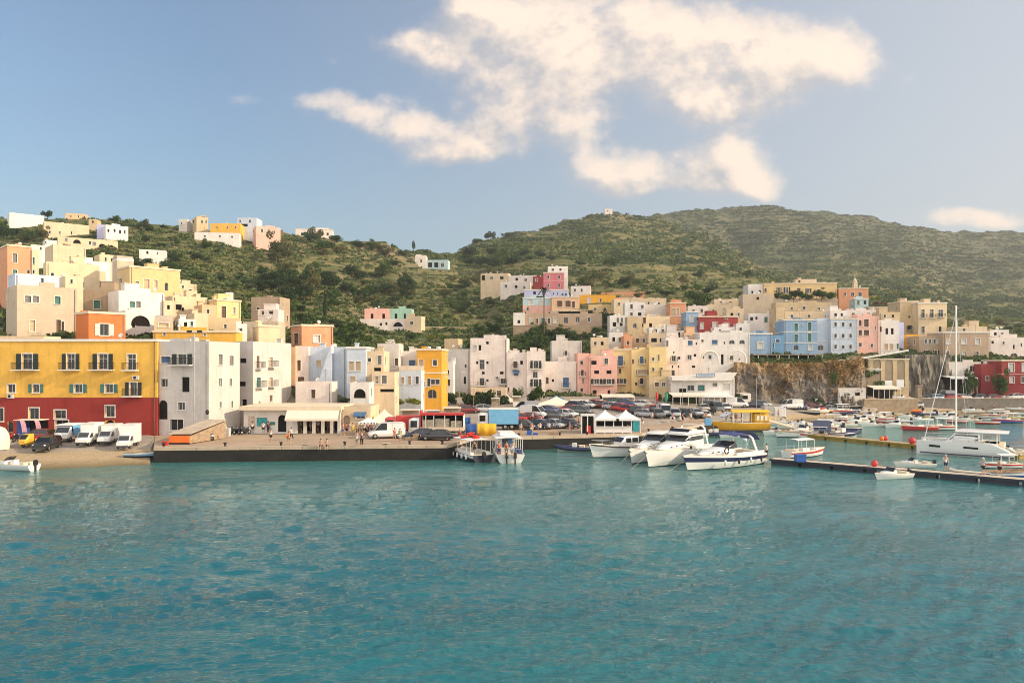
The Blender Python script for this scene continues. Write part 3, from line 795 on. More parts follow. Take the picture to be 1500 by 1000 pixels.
        if D < 210 and L > 5:
            cb = MB(); x_ = rr.choice((-a + .35, a - .35)); cb.tube([(x_, -b - .07, .2), (x_, -b - .07, H - .3)], .055, 5); cb.build("drainpipe", [M_shutgrey if rr.random() < .6 else M_shutbrown], root)
    for q in ac.split():
        px, py = map(float, q.split(',')); kk = (px - CX) / F
        M = W @ FR['F'][0]; o = M.to_translation(); e = M.to_3x3() @ Vector((1, 0, 0))
        s = (kk * o.y - o.x) / (e.x - kk * e.y); z = CZ + (HY - py) / F * (o.y + s * e.y) - base
        cb = MB(); cb.box(-.42, .42, -.36, -.03, -.28, .28, 0); cb.lathe([(.02, 0), (.22, 0)], 12, 1, xf=Matrix.Translation((-.08, -.365, 0)) @ Matrix.Rotation(R(90), 4, 'X'))
        u = cb.build("air_conditioner", [M_ac, M_iron], root); u.matrix_local = FR['F'][0] @ Matrix.Translation((s, 0, z))
    return root
# ------------------------------------------------------------------ left waterfront
Y = 45   # most of the houses on the left slope look across the harbour
house("long yellow block with a red ground floor behind the parked vans", -70, 230, 497, 104, 0, 12, 'yellow',
      "40,529.5,29,23,sb 104,529.5,22,23,sb 151,529.5,27,23,sb 193,530,13,23,wb 17,569,11,12,w 53,569,19,12,sg 115,569,22,12,sg 160,569,22,12,sg 195.5,569.5,20,20,sb "
      "50,606,15,18,w 50,625,15,20,od 88.5,606.5,17,13,w 91,625,19,20,wd 161.5,602,14,17,w 161.5,624,15,18,od 2,607,7,20,w 15.5,625,8,17,a -30,569,19,12,sg -30,529.5,27,23,sb",
      cornice=M_trim, plinth=('redbase', 582), chim=1, ac="17,580 200,553", base=1.6)
house("white roof terrace wall standing on the left end of the yellow block", -60, 65, 492, 108, 0, 4, 'cream', "", base=14.0, par=.2)
house("tall white house with a balcony between the yellow block and the lamp post", 231, 306, 500, 104.6, -11, 7.8, 'offwhite',
      "243,527,13,9,u 267,526,26,16,sb 241,561,10,12,w 272,563,11,22,n 266,595,10,11,w 259,622,20,17,wd 239,600,13,28,o "
      "R:323,527,6,15,c R:339,528,6,14,c R:323,560,4,12,w R:338,560,4,11,w R:323,593,3,9,w R:340,592,3,10,w", base=1.6, chim=2)
house("white house front with two small dark slots beside the low ticket hall", 345, 371, 500, 114, -10, 12.5, 'offwhite',
      "356,528,10,7,n 355,562,10,7,n 358,591,7,12,n R:378,530,4,18,kb R:397,530,5,14,xb R:379,560,6,14,gb R:397,559,5,13,xb R:380,590,3,6,w R:397,583,4,9,k", base=1.6, chim=1)
house("narrow peach house with two balconies beside the tall white houses", 403, 433, 508, 127, 3, 8, 'peach', "420,530,7,15,cb 420,560,7,17,cb 419,584,8,14,a", chim=1)
house("slim pale pink house in the shade of the blue stair house", 433, 452, 507, 128, 0, 6, 'palepink', "438,535,5,15,k 441,557,9,10,k")
house("pale blue house with an outside staircase up its front", 452, 508, 508, 129, 0, 8, 'paleblue', "467,532,7,9,x 483,532,5,9,x 482,556,12,11,o", chim=1)
house("pale blue wing with cream shutters right of the outside staircase", 508, 536, 508, 127, 0, 7, 'paleblue', "515,536,7,14,x 525,536,7,14,x 517,556,8,10,x", chim=1, cornice=M_trim)
house("cream house with two small windows above a balcony near the orange house", 537, 562, 514, 128, 0, 6, 'cream', "541,527,5,6,w 556,527,6,13,c 553,541,10,5,n", chim=2)
house("plain grey plastered house end behind the cream balcony house", 553, 584, 503, 136, 0, 6, 'grey', "581,530,5,10,k", chim=3)
house("whitish block with a long iron balcony over the market tents", 545, 578, 545, 123.5, 0, 5, 'cream', "553,556,6,11,x 563,556,7,11,c 552,556,5,10,k 567,572,20,4,n", chim=0)
house("rounded white house with pale blue tint left of the orange house", 584, 617, 543, 133, 0, 5, 'paleblue', "590,557,4,10,x 600,557,4,12,x 611,557,5,11,w", vault=.9)
house("white gable house with a blue terrace beside the orange house", 590, 612, 514, 141, 0, 5, 'white', "604,532,9,9,u", chim=2)
house("bright orange house with a white framed window and arcade", 611, 647, 511, 138, -3, 8, 'amber', "637,531,6,9,w 617,532,7,10,x 628,560,5,12,w 634,559,6,8,w 641,559,6,8,w 633,577,13,13,a 620,562,6,8,k", cornice=M_creamtrim, chim=1, band=[546])
house("white stair block with a wide arch under the pale blue wing", 513, 541, 560, 119.5, 0, 6, 'white', "527,576,17,14,o", base=1.6)
house("low pale pink house with one red door behind the ticket hall", 433, 486, 559, 122, 0, 4, 'palepink', "459,577,6,12,k", base=1.6, par=.8)
st = MB(); n = 16
for i in range(n):
    t0, t1 = i / n, (i + 1) / n
    a, b = ray(468 + 18 * t0, 127.4, py=557 - 52 * t0), ray(468 + 18 * t1, 127.4, py=557 - 52 * t1)
    st.box(a.x, b.x, 127.2, 128.9, 4, b.z, 0)
stair = st.build("outside_staircase", [wallmat('paleblue')]); tag(stair, "pale blue outside staircase climbing to a roof", "staircase")

# ------------------------------------------------------------------ left slope
house("orange house with open white shutters above the yellow block", 130, 184, 456, 118, 48, 6, 'orange', "153,483,25,17,sw", cornice=M_creamtrim, chim=1)
house("beige house with grey double shutters at the left edge", 25, 113, 417, 122, 45, 8, 'beige', "42,438,10,10,c 52,438,10,10,c 84.5,440,9,11,g 12,477,8,18,k 47.5,477,8,17,x 86,478,7,20,k 92,480,4,18,k L:4,436,4,8,w L:8,436,4,8,w", roof=M_roof)
house("dark stone house in shade with turquoise shutters", 113, 175, 424, 140, 8, 4, 'stone', "142,446,9,12,g 163,446,6,11,g")
house("bluish white roof rooms above the beige house", 22, 113, 400, 140, 45, 6, 'paleblue', "62,412,4,8,u 110,416,4,14,w")
house("tall apricot house at the left edge of the slope", 11, 47, 358, 165, 45, 8, 'salmon', "22,378,7,13,c 22,399,7,8,g 42,398,4,6,w", chim=2, cornice=M_creamtrim)
house("cream house end right of the tall apricot house", 47, 57, 366, 168, 45, 5, 'cream', "49,382,4,10,g 49,398,4,6,w")
house("long lemon yellow house with an orange end", 68, 146, 383, 155, 40, 4, 'lemon', "77,402,5,5,w 92,405,4,4,w 121,417,4,8,k", chim=2)
house("cream house stepping up behind the long lemon house", 78, 126, 358, 190, 45, 8, 'cream', "114,377,3,5,w", chim=3)
house("white house with a sloping parapet among cream roofs", 119, 162, 381, 178, 45, 8, 'white', "113,378,2,4,w", chim=2)
house("small cream house with a brown door below the ochre house", 143, 155, 397, 166, 45, 7, 'cream', "148.5,419,7,15,k")
house("big ochre house with an arched window on the left slope", 190, 264, 389, 150, 45, 7.5, 'ochre', "201,416,5,7,x 215,416,8,14,x 228,416,6,12,x 244,420,5,12,a L:164,408,6,12,w L:177,411,4,7,w", chim=2, cornice=M_creamtrim)
house("beige roof room on top of the big ochre house", 172, 196, 381, 158, 45, 3, 'beige', "", par=.2)
house("white house with grey green shutters below the ochre house", 174, 241, 425, 135, 45, 6, 'white', "194,446,8,9,g 203,446,7,9,c 241,448,4,10,n", chim=1)
house("white terrace house with a wide arch behind the orange house", 184, 227, 454, 126, 40, 5, 'white', "206,470,28,15,o 196,476,5,7,n", chim=1)
house("sand coloured vaulted house with a small orange awning", 226, 252, 472, 123, 20, 6, 'sand', "240,476,14,6,x", vault=1.3)
house("cream house with two dark windows mid slope left", 253, 304, 433, 148, 42, 6, 'cream', "262,450,9,8,n 268,453,4,5,n L:243,448,4,8,n", chim=2)
house("upper cream house with a pale pink end by the shrubs", 252, 288, 414, 172, 42, 6, 'cream', "268,420,3,4,w 279,427,4,7,k", chim=1)
house("yellow house with an orange side wall on the left slope", 318, 353, 438, 150, 45, 4.5, 'butter', "328,457,7,17,k 343,455,4,10,x", chim=1, cornice=M_creamtrim)
house("plain cream house with satellite dishes on its roof", 285, 305, 458, 130, 35, 5, 'cream', "275,474,4,8,n", chim=1)
house("low sandy garden house right of the satellite dish house", 305, 352, 465, 136, 30, 4, 'sand', "330,478,4,6,c", chim=0)
house("pale yellow flat house below the brown house", 379, 410, 476, 125, 30, 5, 'lemon', "", cornice=M_creamtrim, chim=2)
house("beige upper storey with a bare parapet behind the pale yellow house", 356, 408, 471, 132, 0, 4, 'beige', "", par=.4, chim=1)
house("flat yellow roof storey behind the tall white house", 224, 346, 484, 120, 4, 4, 'yellow', "241,489,4,4,w 300,490,4,3,w", cornice=M_creamtrim, par=.3, chim=1)
house("brown house standing alone in the green gardens", 368, 410, 435, 168, -5, 6, 'brown', "397,449,7,6,n 378,452,5,3,w", chim=1)
house("white garden wall house below the lonely brown house", 378, 408, 453, 160, 0, 4, 'palepink', "397,457,6,5,n 385,458,4,6,w")
house("salmon corner house with shuttered windows below the gardens", 442, 488, 475, 140, 35, 6, 'salmon', "464,496,10,11,v L:424,497,5,12,k L:434,496,7,16,k", cornice=M_creamtrim, chim=1, roof=M_roofpink)
house("tiny white hut among the bushes of the left slope", 331, 342, 428, 195, 30, 3, 'white', "336,434,2,4,w")

# ------------------------------------------------------------------ top of the left slope
house("long white house at the very left of the ridge", 14, 65, 311, 318, 40, 8, 'white', "", par=.8)
house("long cream terrace wall house below the ridge", 65, 131, 324, 296, 38, 4, 'cream', "73,340,3,4,w 88,341,2,4,w 105,341,2,4,w 136,342,3,3,w")
house("white house with four dark windows at the end of the ridge row", 155, 188, 329, 292, 38, 8, 'white', "159,338,3,4,n 168,338,3,4,n 176,340,3,5,n 183,340,2,5,n", chim=1)
house("small lilac wing of the ridge row", 142, 156, 329, 296, 10, 5, 'lilac', "")
house("small tan house with a round window on the ridge row", 130, 142, 321, 312, 10, 5, 'sand', "136,325,3,3,n")
house("cream ridge house half hidden by trees", 96, 127, 312, 372, 20, 6, 'peach', "104,317,2,3,w 115,317,2,3,w")
house("long cream row with arches below the ridge", 85, 173, 346, 268, 34, 5, 'cream', "97,351,4,5,c 113,354,11,6,o 132,356,3,5,w 138,357,5,5,c 150,360,10,6,o 163,362,9,6,o 158,370,3,4,n 168,371,3,4,n", chim=1)
house("lowest white house of the slope beside a palm clump", 204, 243, 365, 262, 20, 5, 'white', "216,370,3,4,n 231,371,2,3,w")
house("white cube house above the cream roofs", 66, 84, 351, 245, 40, 5, 'white', "67,355,2,4,n")
house("pale cream shed roofs above the apricot house", 46, 82, 358, 232, 38, 5, 'palepink', "60,364,3,4,w")
house("tan and white villa highest on the left ridge", 288, 305, 317, 346, 35, 9, 'sand', "296,325,3,4,w 302,325,2,4,w L:274,324,3,4,n L:283,325,3,4,n", chim=1)
house("grey white annex left of the ridge villa", 262, 274, 321, 350, 0, 6, 'grey', "266,327,2,3,w")
house("flat yellow house in the middle of the ridge group", 308, 352, 327, 342, 5, 7, 'yellow', "318,333,2,3,w 333,333,2,3,w 345,333,2,3,w")
house("grey blue house with a dark porch on the ridge", 348, 376, 319, 350, 0, 8, 'paleblue', "358,330,10,4,n 352,324,3,4,w 366,324,3,4,w", chim=1)
house("pink house with a stepped roof on the ridge", 375, 411, 331, 338, 28, 8, 'pink', "384,338,3,5,w 394,339,3,5,w 402,340,3,4,w L:371,340,3,4,w", chim=2)
house("low white retaining house below the ridge group", 285, 350, 340, 328, 8, 5, 'white', "300,346,3,3,w 322,346,3,3,w 340,347,3,3,w")
house("long pinkish house with a row of windows on the ridge", 433, 487, 335, 398, 8, 7, 'palepink', "443,343,4,4,n 450,343,4,4,n 457,343,4,4,n 464,343,4,4,n 472,343,4,4,n 480,343,3,4,n", cornice=M_creamtrim)

# ------------------------------------------------------------------ middle slope
house("pink half of the double house among the terraces", 534, 571, 452, 244, 0, 6, 'pink', "545,463,4,7,n 562,463,4,7,n", chim=1)
house("mint green half of the double house among the terraces", 571.3, 603, 452, 244, 0, 6, 'green', "580,463,4,7,n 593,463,3,7,n", chim=0)
house("white lower storey with an arch under the pink and green house", 527, 595, 467, 239, 0, 4.5, 'palepink', "558,475,3,4,n 566,474,3,4,n 583,475,15,7,o")
house("square cream annex right of the pink and green house", 595, 617, 463, 238, -8, 5, 'cream', "603,473,5,5,w")
house("white villa with a blue porch in the saddle of the hills", 608, 624, 374, 432, 0, 8, 'palepink', "617,382,3,5,w 611,389,3,4,w")
house("blue glazed wing of the saddle villa", 624, 656, 381, 434, -5, 8, 'turq', "630,388,6,7,n 639,388,6,7,n 648,388,5,6,w")
house("pale ruined terrace house right of the saddle", 704, 745, 401, 335, -10, 6, 'cream', "708,407,5,7,n 720,407,4,4,w 735,407,5,4,n", chim=1)
house("long low pale house below the ruined terrace", 733, 776, 413, 318, -8, 6, 'palepink', "741,419,4,4,w 756,420,4,4,n 768,421,3,4,w", chim=2)
house("pale house with a white terrace left of the pink tower house", 745, 790, 404, 330, -12, 5, 'palepink', "757,409,4,4,n 770,410,4,4,w")
house("pink tower house highest in the middle of the town", 796, 826, 399, 300, -4, 7, 'rose', "803,406,3,5,w 819,406,3,5,w 803,418,3,5,w 819,418,3,5,w", cornice=M_creamtrim, trim=mat("pink_trim", (0.72, 0.45, 0.44), 0.85), band=[412])
house("deep red annex left of the pink tower house", 781, 797, 405, 300, 0, 5, 'darkred', "786,410,3,4,w")
house("white house behind the top of the pink tower", 803, 832, 390, 310, 0, 6, 'white', "821,395,3,3,n 810,395,3,3,w", chim=1)
house("lilac blue house below the pink tower", 768, 833, 424, 278, -2, 6, 'lilac', "783,429,4,4,n 797,429,3,4,w 811,430,2,4,u 817,430,2,4,u 824,431,3,4,u 829,431,3,4,u", cornice=M_trim)
house("white house with a turquoise door behind the tall palm", 766, 807, 436, 264, 0, 6, 'turq', "777,443,6,8,v 793,444,6,7,v 773,452,3,5,g", cornice=M_trim, plinth=('pink', 447))
house("orange house with brown shutters beside the tall palm", 808, 849, 435, 262, 0, 6, 'peach', "820,445,8,9,k 832,445,8,9,k 840,446,4,9,k", cornice=M_creamtrim)
house("deep yellow house with one white panel behind the orange house", 849, 902, 432, 272, -3, 6, 'amber', "863,440,5,8,v 880,440,3,5,w", chim=1)
house("greyish pink cube house above the deep yellow house", 836, 865, 419, 288, -8, 7, 'palepink', "842,425,3,4,w 852,425,3,4,w", roof=M_roofpink)
house("long low pink house at the top right of the palm group", 880, 944, 428, 292, -8, 5, 'salmon', "895,433,3,4,w 912,434,3,4,w 930,434,3,4,w", roof=M_roofpink)
house("cream house with roof clutter behind the white houses", 915, 976, 437, 262, -6, 6, 'cream', "930,444,3,4,w 950,444,3,4,w 965,445,3,4,w", chim=4)
house("lower cream terrace beneath the orange house", 808, 865, 453, 250, 0, 4, 'cream', "818,457,3,4,w 835,457,3,4,w 852,456,3,4,w", par=.9)
house("long brown grey house with arched doors over the gardens", 768, 882, 459, 226, 0, 5, 'brown', "778,470,5,8,v 787,470,3,8,k 796,471,6,11,g 804,470,4,8,k 813,469,5,8,v 829,469,6,9,a 846,468,6,8,a 863,468,4,6,w", chim=1)
house("white box at the left end of the long brown house", 752, 769, 458, 224, 0, 5, 'white', "760,471,4,5,n")
house("slim cream house with a flat roof right of the brown house", 899, 917, 438, 240, 0, 6, 'lemon', "907,445,3,4,w")

# ------------------------------------------------------------------ crowded quarter in the middle right
house("white house with dark windows above the pink waterfront house", 915, 945, 443, 222, -4, 7, 'white', "925,449,4,7,w 941,449,4,5,w 925,460,4,5,w 937,460,5,5,n", chim=2)
house("small white house with three shutters beside the dark tree", 893, 917, 462, 214, 0, 5, 'white', "904,460,4,4,n 910,459,4,4,n 905,469,3,7,c 911,469,3,7,c 900,475,5,6,n 910,475,4,5,n")
house("bare grey house wall left of the tall salmon house", 942, 981, 446, 224, -4, 6, 'grey', "", chim=3)
house("tall salmon house with a shuttered window right of the grey wall", 981, 1005, 443, 216, -3, 8, 'salmon', "987,456,5,9,x 993,456,4,9,x 996,478,6,8,x", cornice=M_creamtrim, band=[463])
house("pale yellow house with an arched window below the white house", 919, 940, 464, 206, 0, 5, 'sand', "930,477,5,7,a", chim=0)
house("pale yellow house with red brown shutters in the crowded quarter", 940, 981, 463, 207, 0, 6, 'lemon', "944,469,4,9,k 941,476,3,6,n 953,476,4,6,n", chim=2)
house("bright white lean-to under the pale yellow house", 951, 982, 480, 199, 0, 4, 'white', "960,484,5,5,n 971,484,4,5,w", chim=1)
house("cornflower blue house with one white window beside the red house", 1005, 1023, 456, 206, 0, 6, 'blue', "1013,467,5,9,v 1013,484,5,7,w", cornice=M_trim)
house("dark red house with small white framed windows", 1023, 1081, 463, 204, -2, 6, 'red', "1028,477,5,9,v 1047,476,6,9,v 1064,465,4,5,w 1064,476,7,7,v", cornice=M_creamtrim, chim=2)
house("cream house with a flat roof above the dark red house", 1036, 1078, 446, 246, -6, 6, 'cream', "1045,455,3,5,w 1060,454,3,4,w", chim=2)
house("tall beige wall house left under the ochre hotel", 1088, 1132, 431, 244, -4, 6, 'beige', "1110,437,4,4,n", chim=1)
house("white corner of the ochre hotel", 1096, 1119, 416, 268, -5, 8, 'white', "1102,428,3,4,n 1113,427,3,4,n")
house("long ochre hotel with dark green shutters above the town", 1119, 1226, 415, 266, -6, 8, 'ochre', "1121,425,4,6,k 1141,425,6,9,s 1152.5,425,8,9,s 1170,426,5,8,k 1184,426,7,7,s 1199,427,4,6,k", chim=3, cornice=M_creamtrim)
house("small white rooftop house on the ochre hotel", 1165, 1196, 409, 272, -6, 4, 'cream', "1171,412,3,3,n", chim=1)
house("beige terrace house with a yellow wall below the hotel garden", 1136, 1218, 443, 232, -4, 5, 'sand', "1143,453,5,5,n 1160,452,3,4,w 1178,451,4,5,w 1200,452,3,4,w", chim=3)
house("cream roof house behind the big blue house", 1150, 1218, 456, 214, -4, 5, 'cream', "1160,463,4,4,w 1185,463,4,4,w", chim=4)
house("white house with one green window above the hedge", 1096, 1137, 459, 210, -5, 6, 'white', "1122,468,5,8,g 1101,467,4,5,n 1108,466,3,4,n", chim=1)
house("narrow sand coloured house end left of the big blue house", 1137, 1149, 450, 204, 0, 6, 'sand', "1143,472,4,9,k")
house("terracotta red house with two white windows near the bell tower", 1229, 1272, 422, 262, -8, 7, 'salmon', "1249,431,5,6,w 1260,431,5,6,w 1238,431,3,5,w", cornice=M_creamtrim, roof=M_roofpink)
house("pale green white house under the terracotta red house", 1252, 1272, 437, 252, -5, 5, 'turq', "1257,443,4,6,c 1267,443,4,5,n", cornice=M_trim)
house("long beige garden wall house below the flowering terrace", 1272, 1319, 449, 240, -6, 4, 'beige', "1290,458,3,4,w 1308,458,3,4,w", par=.9)
house("low cream house between the pink house and the flower terrace", 1238, 1290, 454, 224, -5, 5, 'palepink', "1250,460,4,4,w 1272,460,4,4,w", chim=3)

# ------------------------------------------------------------------ middle waterfront, west to east
house("beige grey block with small windows left in the white terrace", 646, 689, 511, 168, 0, 8, 'grey', "654,545,4,6,w 659,558,5,7,w 681,557,3,10,n 682,536,3,5,w", chim=0, base=3.6)
house("yellowish roof room above the beige grey block", 651, 671, 496, 172, -8, 5, 'sand', "", par=.3)
house("largest white house of the terrace with a tall dark window", 689, 743, 495, 167, -3, 9, 'palepink', "696,509,5,7,v 703,509,4,8,n 714,502,4,4,n 706,534,8,14,w 714,531,3,4,n 708,546,4,4,n 706,559,7,11,wb 714,557,3,3,n 714,573,3,4,n 735,546,5,4,n 737,558,7,8,wb 727,575,6,8,w 699,531,3,4,n", chim=3, ac="729,553", base=3.6)
house("white house with a red balcony and a blue awning", 743, 772, 516, 166, 0, 8, 'palepink', "755,534,6,10,kb 764,531,4,5,n 756,547,7,7,wm 744,570,4,6,w", chim=2, base=3.6)
house("white house with three rows of shuttered windows over the hedge", 772, 799, 514, 165, 0, 8, 'palepink', "785,534,14,11,sb 784,549,7,9,w 785,561,14,11,sb 778,561,3,4,n 784,575,5,5,w", chim=2, base=3.6)
house("plain upper house with one balcony behind the pale pink front", 808, 852, 499, 182, 0, 8, 'grey', "829,518,4,9,wb", chim=3)
house("pale front with a tall blue balcony door beside the pink house", 799, 847, 529, 170, -3, 8, 'palepink', "801,557,5,9,k 810,557,3,4,n 829,560,8,14,ub 828,577,6,7,g 805,574,10,9,a", chim=0, base=3.4)
house("slim rosy house between the pale front and the pink house", 846, 863, 517, 169, 0, 8, 'pink', "852,531,4,5,k 853,546,4,9,kb 847,558,2,7,k 854,558,2,7,k 852,571,4,6,k 846,578,3,12,n", base=3.4)
house("pink waterfront house with two balconies of dark shutters", 863, 904, 521, 168, -2, 8, 'pink', "870,531,8,6,n 888,529,6,9,w 874,545,7,5,n 892,545,7,5,n 874,558.5,14,8,sb 892,558.5,14,8,sb 871,574,6,6,n 892,574,4,6,n 888,584,9,6,n", base=3.4, chim=1)
house("yellow waterfront house with a tall blue door", 897, 925, 511, 172, -3, 8, 'butter', "909,528,7,14,ub 900,526,3,4,n 908,543,4,7,k 910,558,11,7,sb", chim=1, cornice=M_creamtrim)
house("yellow house bay with three long iron balconies", 925, 951, 512, 170, 0, 8, 'butter', "940,527,5,10,ub 927,529,3,6,k 940,545,12,6,xb 940,558,5,9,wb 932,562,3,4,n", chim=2)
house("lighter yellow side house with three small windows in a column", 951, 976, 508, 168, -3, 8, 'butter', "957,526,3,5,w 957,541,3,5,w 957,556,3,8,w 965,524,2,9,k 969,541,3,5,w", chim=1)
house("pinkish white house with a tall dark window beside the yellow house", 975, 1001, 494, 172, -3, 7, 'palepink', "987,516,2,3,n 987,525,6,8,wb 995,524,3,4,n 986,546,5,8,w 994,537,2,3,n 985,537,2,4,n 977,503,4,9,c", chim=3)
house("white house with a blue window and a shallow arch", 1001, 1025, 497, 174, -3, 7, 'palepink', "1011,502,7,7,u 1020,503,2,4,n 1010,523,6,7,w 1018,520,4,4,n 1016,537,5,3,n", chim=2)
hotel = house("white hotel with wide blind arches and a blue window", 1025, 1098, 487, 176, -4, 8, 'white', "1047,501,8,6,u 1061,502,2,4,n 1072,501,8,6,a 1087,501,8,6,a 1058,526,4,15,n 1029,499,4,4,w 1040,523,5,6,w 1071,524,6,7,w 1030,523,2,4,n", chim=3)
house("yellow ground floor shop under the yellow side house", 951, 990, 551, 163, 0, 5, 'sand', "962,563,6,6,k 972,563,6,6,w 982,564,6,5,k", par=.4, base=3.2)
house("light blue house with one white window right of the white hotel", 1097, 1131, 488, 187, -3, 7, 'blue', "1114,506,8,9,v", cornice=M_trim, chim=1)
house("darker blue lean-to beside the light blue house", 1131, 1148, 491, 189, 0, 6, 'deepblue', "1139,499,6,5,u 1133,506,2,8,g")
house("big blue house with tall dark green shutters over the cliff", 1148, 1197, 468, 192, -4, 8, 'blue', "1166,479,5,12,g 1186,478,5,12,g 1176,476,2,3,w 1166,495,5,12,g 1186,494,5,12,g 1166,509,7,8,a 1187,509,6,8,v", cornice=M_trim, chim=2, band=[486, 502])
house("recessed pale blue wing with an arch right of the big blue house", 1197, 1217, 466, 194, -4, 6, 'paleblue', "1202,509,8,8,a", band=[500])
house("cream and blue house with nine small windows over the cliff", 1217, 1256, 466, 192, -3, 8, 'paleblue', "1224,475,4,6,w 1235,475,4,6,w 1246,476,4,6,w 1224,492,4,6,w 1235,492,4,6,w 1246,492,4,6,w 1224,508,4,6,w 1235,508,4,5,w 1246,508,4,6,w", cornice=M_creamtrim, chim=2)
house("pink house with paired brown windows right of the blue houses", 1256, 1287, 463, 194, -3, 8, 'pink', "1260,473,4,9,k 1269,473,7,11,k 1260,487,5,8,k 1269,487,8,8,k 1260,505,5,6,w 1277,506,4,5,w 1282,480,2,5,w", chim=2)
house("white house with dark windows right of the pink clifftop house", 1287, 1317, 469, 196, -4, 7, 'white', "1290,482,3,8,n 1299,485,4,9,n 1307,485,4,9,n 1298,508,5,9,x 1306,508,5,9,x 1315,507,3,8,g", chim=1)
house("lilac sliver house beside the yellow villa", 1317, 1324, 472, 202, 0, 6, 'lilac', "")
house("beige side of the yellow villa with a balcony", 1318, 1345, 441, 222, -3, 8, 'sand', "1332,464,3,3,n 1338,464,3,3,n 1333,480,8,7,nb", cornice=M_creamtrim)
house("pale yellow villa with three tall dark windows upstairs", 1345, 1387, 443, 218, -3, 8, 'lemon', "1352,459,5,12,wb 1365,459,5,12,wb 1378,459,7,11,wb 1352,483,5,10,w 1377,482,4,8,w", cornice=M_trim, chim=1)
house("yellow and orange terrace house under the yellow villa", 1324, 1346, 490, 204, 0, 6, 'amber', "1333,500,8,14,x")
house("stone house with a white balcony right of the clifftop terrace", 1346, 1381, 492, 198, -2, 8, 'stone', "1356,500,4,6,w 1362,500,4,6,c 1369,500,4,6,w 1375,500,4,6,v 1357,516,6,6,sb 1371,516,7,6,s")
house("large brown stone house with white shuttered windows", 1381, 1448, 486, 196, -2, 8, 'brown', "1389,500,6,8,v 1412,500,7,8,v 1432,500,7,9,v 1388,518,5,9,w 1412,521,5,12,v 1431,521,5,12,w", cornice=M_trim)
house("long pale pink house with an arched door at the right edge", 1448, 1540, 494, 200, -3, 7, 'palepink', "1454,501,4,4,n 1470,502,3,4,w 1485,508,3,6,n 1485,522,11,9,a 1496,505,2,5,n", chim=3)
house("red waterfront house with white windows at the right edge", 1467, 1560, 527, 181, -2, 8, 'red', "1481,538,8,12,v 1501,538,8,12,v 1482,556,6,9,v 1499,556,7,9,w 1525,538,8,12,v", band=[548], trim=mat("rose_trim", (0.60, 0.33, 0.28), 0.85), cornice=M_creamtrim, plinth=('darkred', 549), base=3.0)
house("stepped lower wing of the red waterfront house", 1437, 1467, 533, 183, -2, 6, 'red', "1446,554,4,6,w", base=3.0, plinth=('darkred', 549))
house("grey house with a white awning beside the red house", 1388, 1437, 530, 186, 0, 5, 'grey', "1425,540,9,9,w 1400,562,6,12,k 1408,562,6,12,k", base=3.0)

# ------------------------------------------------------------------ houses filling the gaps between the others
house("small cream house between the ochre house and the white terrace house", 240, 256, 440, 140, 42, 5, 'cream', "247,450,4,6,n", chim=1)
house("low white house under the satellite dish house", 262, 287, 467, 126, 30, 4, 'white', "272,475,5,6,n 281,474,4,7,g", chim=1)
house("white cube beside the pale yellow flat house", 346, 362, 474, 124, 20, 4, 'white', "353,484,5,6,w", chim=1)
house("cream terrace house in front of the bluish white roof rooms", 96, 122, 404, 134, 45, 4, 'cream', "105,412,4,6,w", chim=1)
house("pale yellow house high above the ochre house", 146, 172, 372, 205, 42, 6, 'lemon', "155,380,3,5,w 164,381,3,5,w", chim=1)
house("white house at the upper edge of the left slope", 172, 196, 378, 195, 42, 5, 'white', "182,386,3,4,n", vault=1.0)
house("cream house left of the yellow house with an orange side", 296, 318, 446, 146, 40, 5, 'peach', "305,456,4,7,w", chim=1)
house("low cream roof house behind the pink waterfront house", 866, 892, 494, 186, -3, 5, 'cream', "872,503,4,5,w 882,503,4,5,n", chim=2)
house("white rooftop house behind the yellow waterfront house", 892, 915, 487, 192, -3, 5, 'white', "899,497,4,6,n 908,497,4,6,c", chim=2)
house("salmon chimney house between white roofs", 914, 926, 492, 186, 0, 5, 'salmon', "920,502,4,6,k", chim=1)
house("sand coloured house with a brown shuttered window over the yellow bay", 926, 950, 489, 190, -3, 5, 'sand', "934,499,5,6,k 943,499,4,6,w", chim=2)
house("cream house with a roof terrace over the yellow side house", 950, 976, 488, 186, -3, 5, 'cream', "958,498,8,6,n 969,498,5,6,n", chim=2)
house("greyish white house with pillars below the salmon house", 977, 1002, 484, 186, 0, 5, 'grey', "983,490,3,8,n 989,490,3,8,n 995,490,3,8,n", chim=1)
house("peach roof house between the blue and the white hotel", 1002, 1026, 487, 184, 0, 5, 'peach', "1008,493,4,5,w 1018,493,3,5,n", chim=2)
house("white roof storey standing on the white hotel", 1046, 1076, 479, 186, -3, 4, 'white', "1054,484,4,3,n", chim=3)
house("white house stepping up beside the dark red house", 1078, 1098, 474, 200, -4, 5, 'white', "1085,482,4,5,w", chim=2)
house("cream gable house above the white house with one green window", 1064, 1090, 452, 228, -5, 6, 'cream', "1072,461,4,5,n 1082,461,3,5,w", chim=1)
house("cream block behind the dark red house", 1008, 1038, 448, 232, -4, 6, 'palepink', "1016,456,4,5,w 1028,455,4,5,w", chim=2)
house("small white house above the nine window house", 1216, 1240, 455, 206, -3, 5, 'white', "1224,461,4,4,n 1233,461,3,4,n", chim=2)
house("sand coloured house behind the pink clifftop house", 1288, 1318, 457, 208, -3, 5, 'sand', "1296,463,4,4,w 1308,463,3,4,n", chim=1)
house("yellow house left of the tall beige wall house", 1046, 1088, 438, 254, -5, 6, 'lemon', "1056,444,4,5,w 1070,444,4,5,w", chim=1)
house("ochre upper house behind the long brown grey house", 862, 900, 446, 246, -3, 5, 'ochre', "872,453,4,5,w 886,453,4,5,k", chim=1)
house("pink roof house right of the deep yellow house", 902, 942, 436, 276, -6, 5, 'pink', "914,441,3,4,w 930,441,3,4,w", roof=M_roofpink)
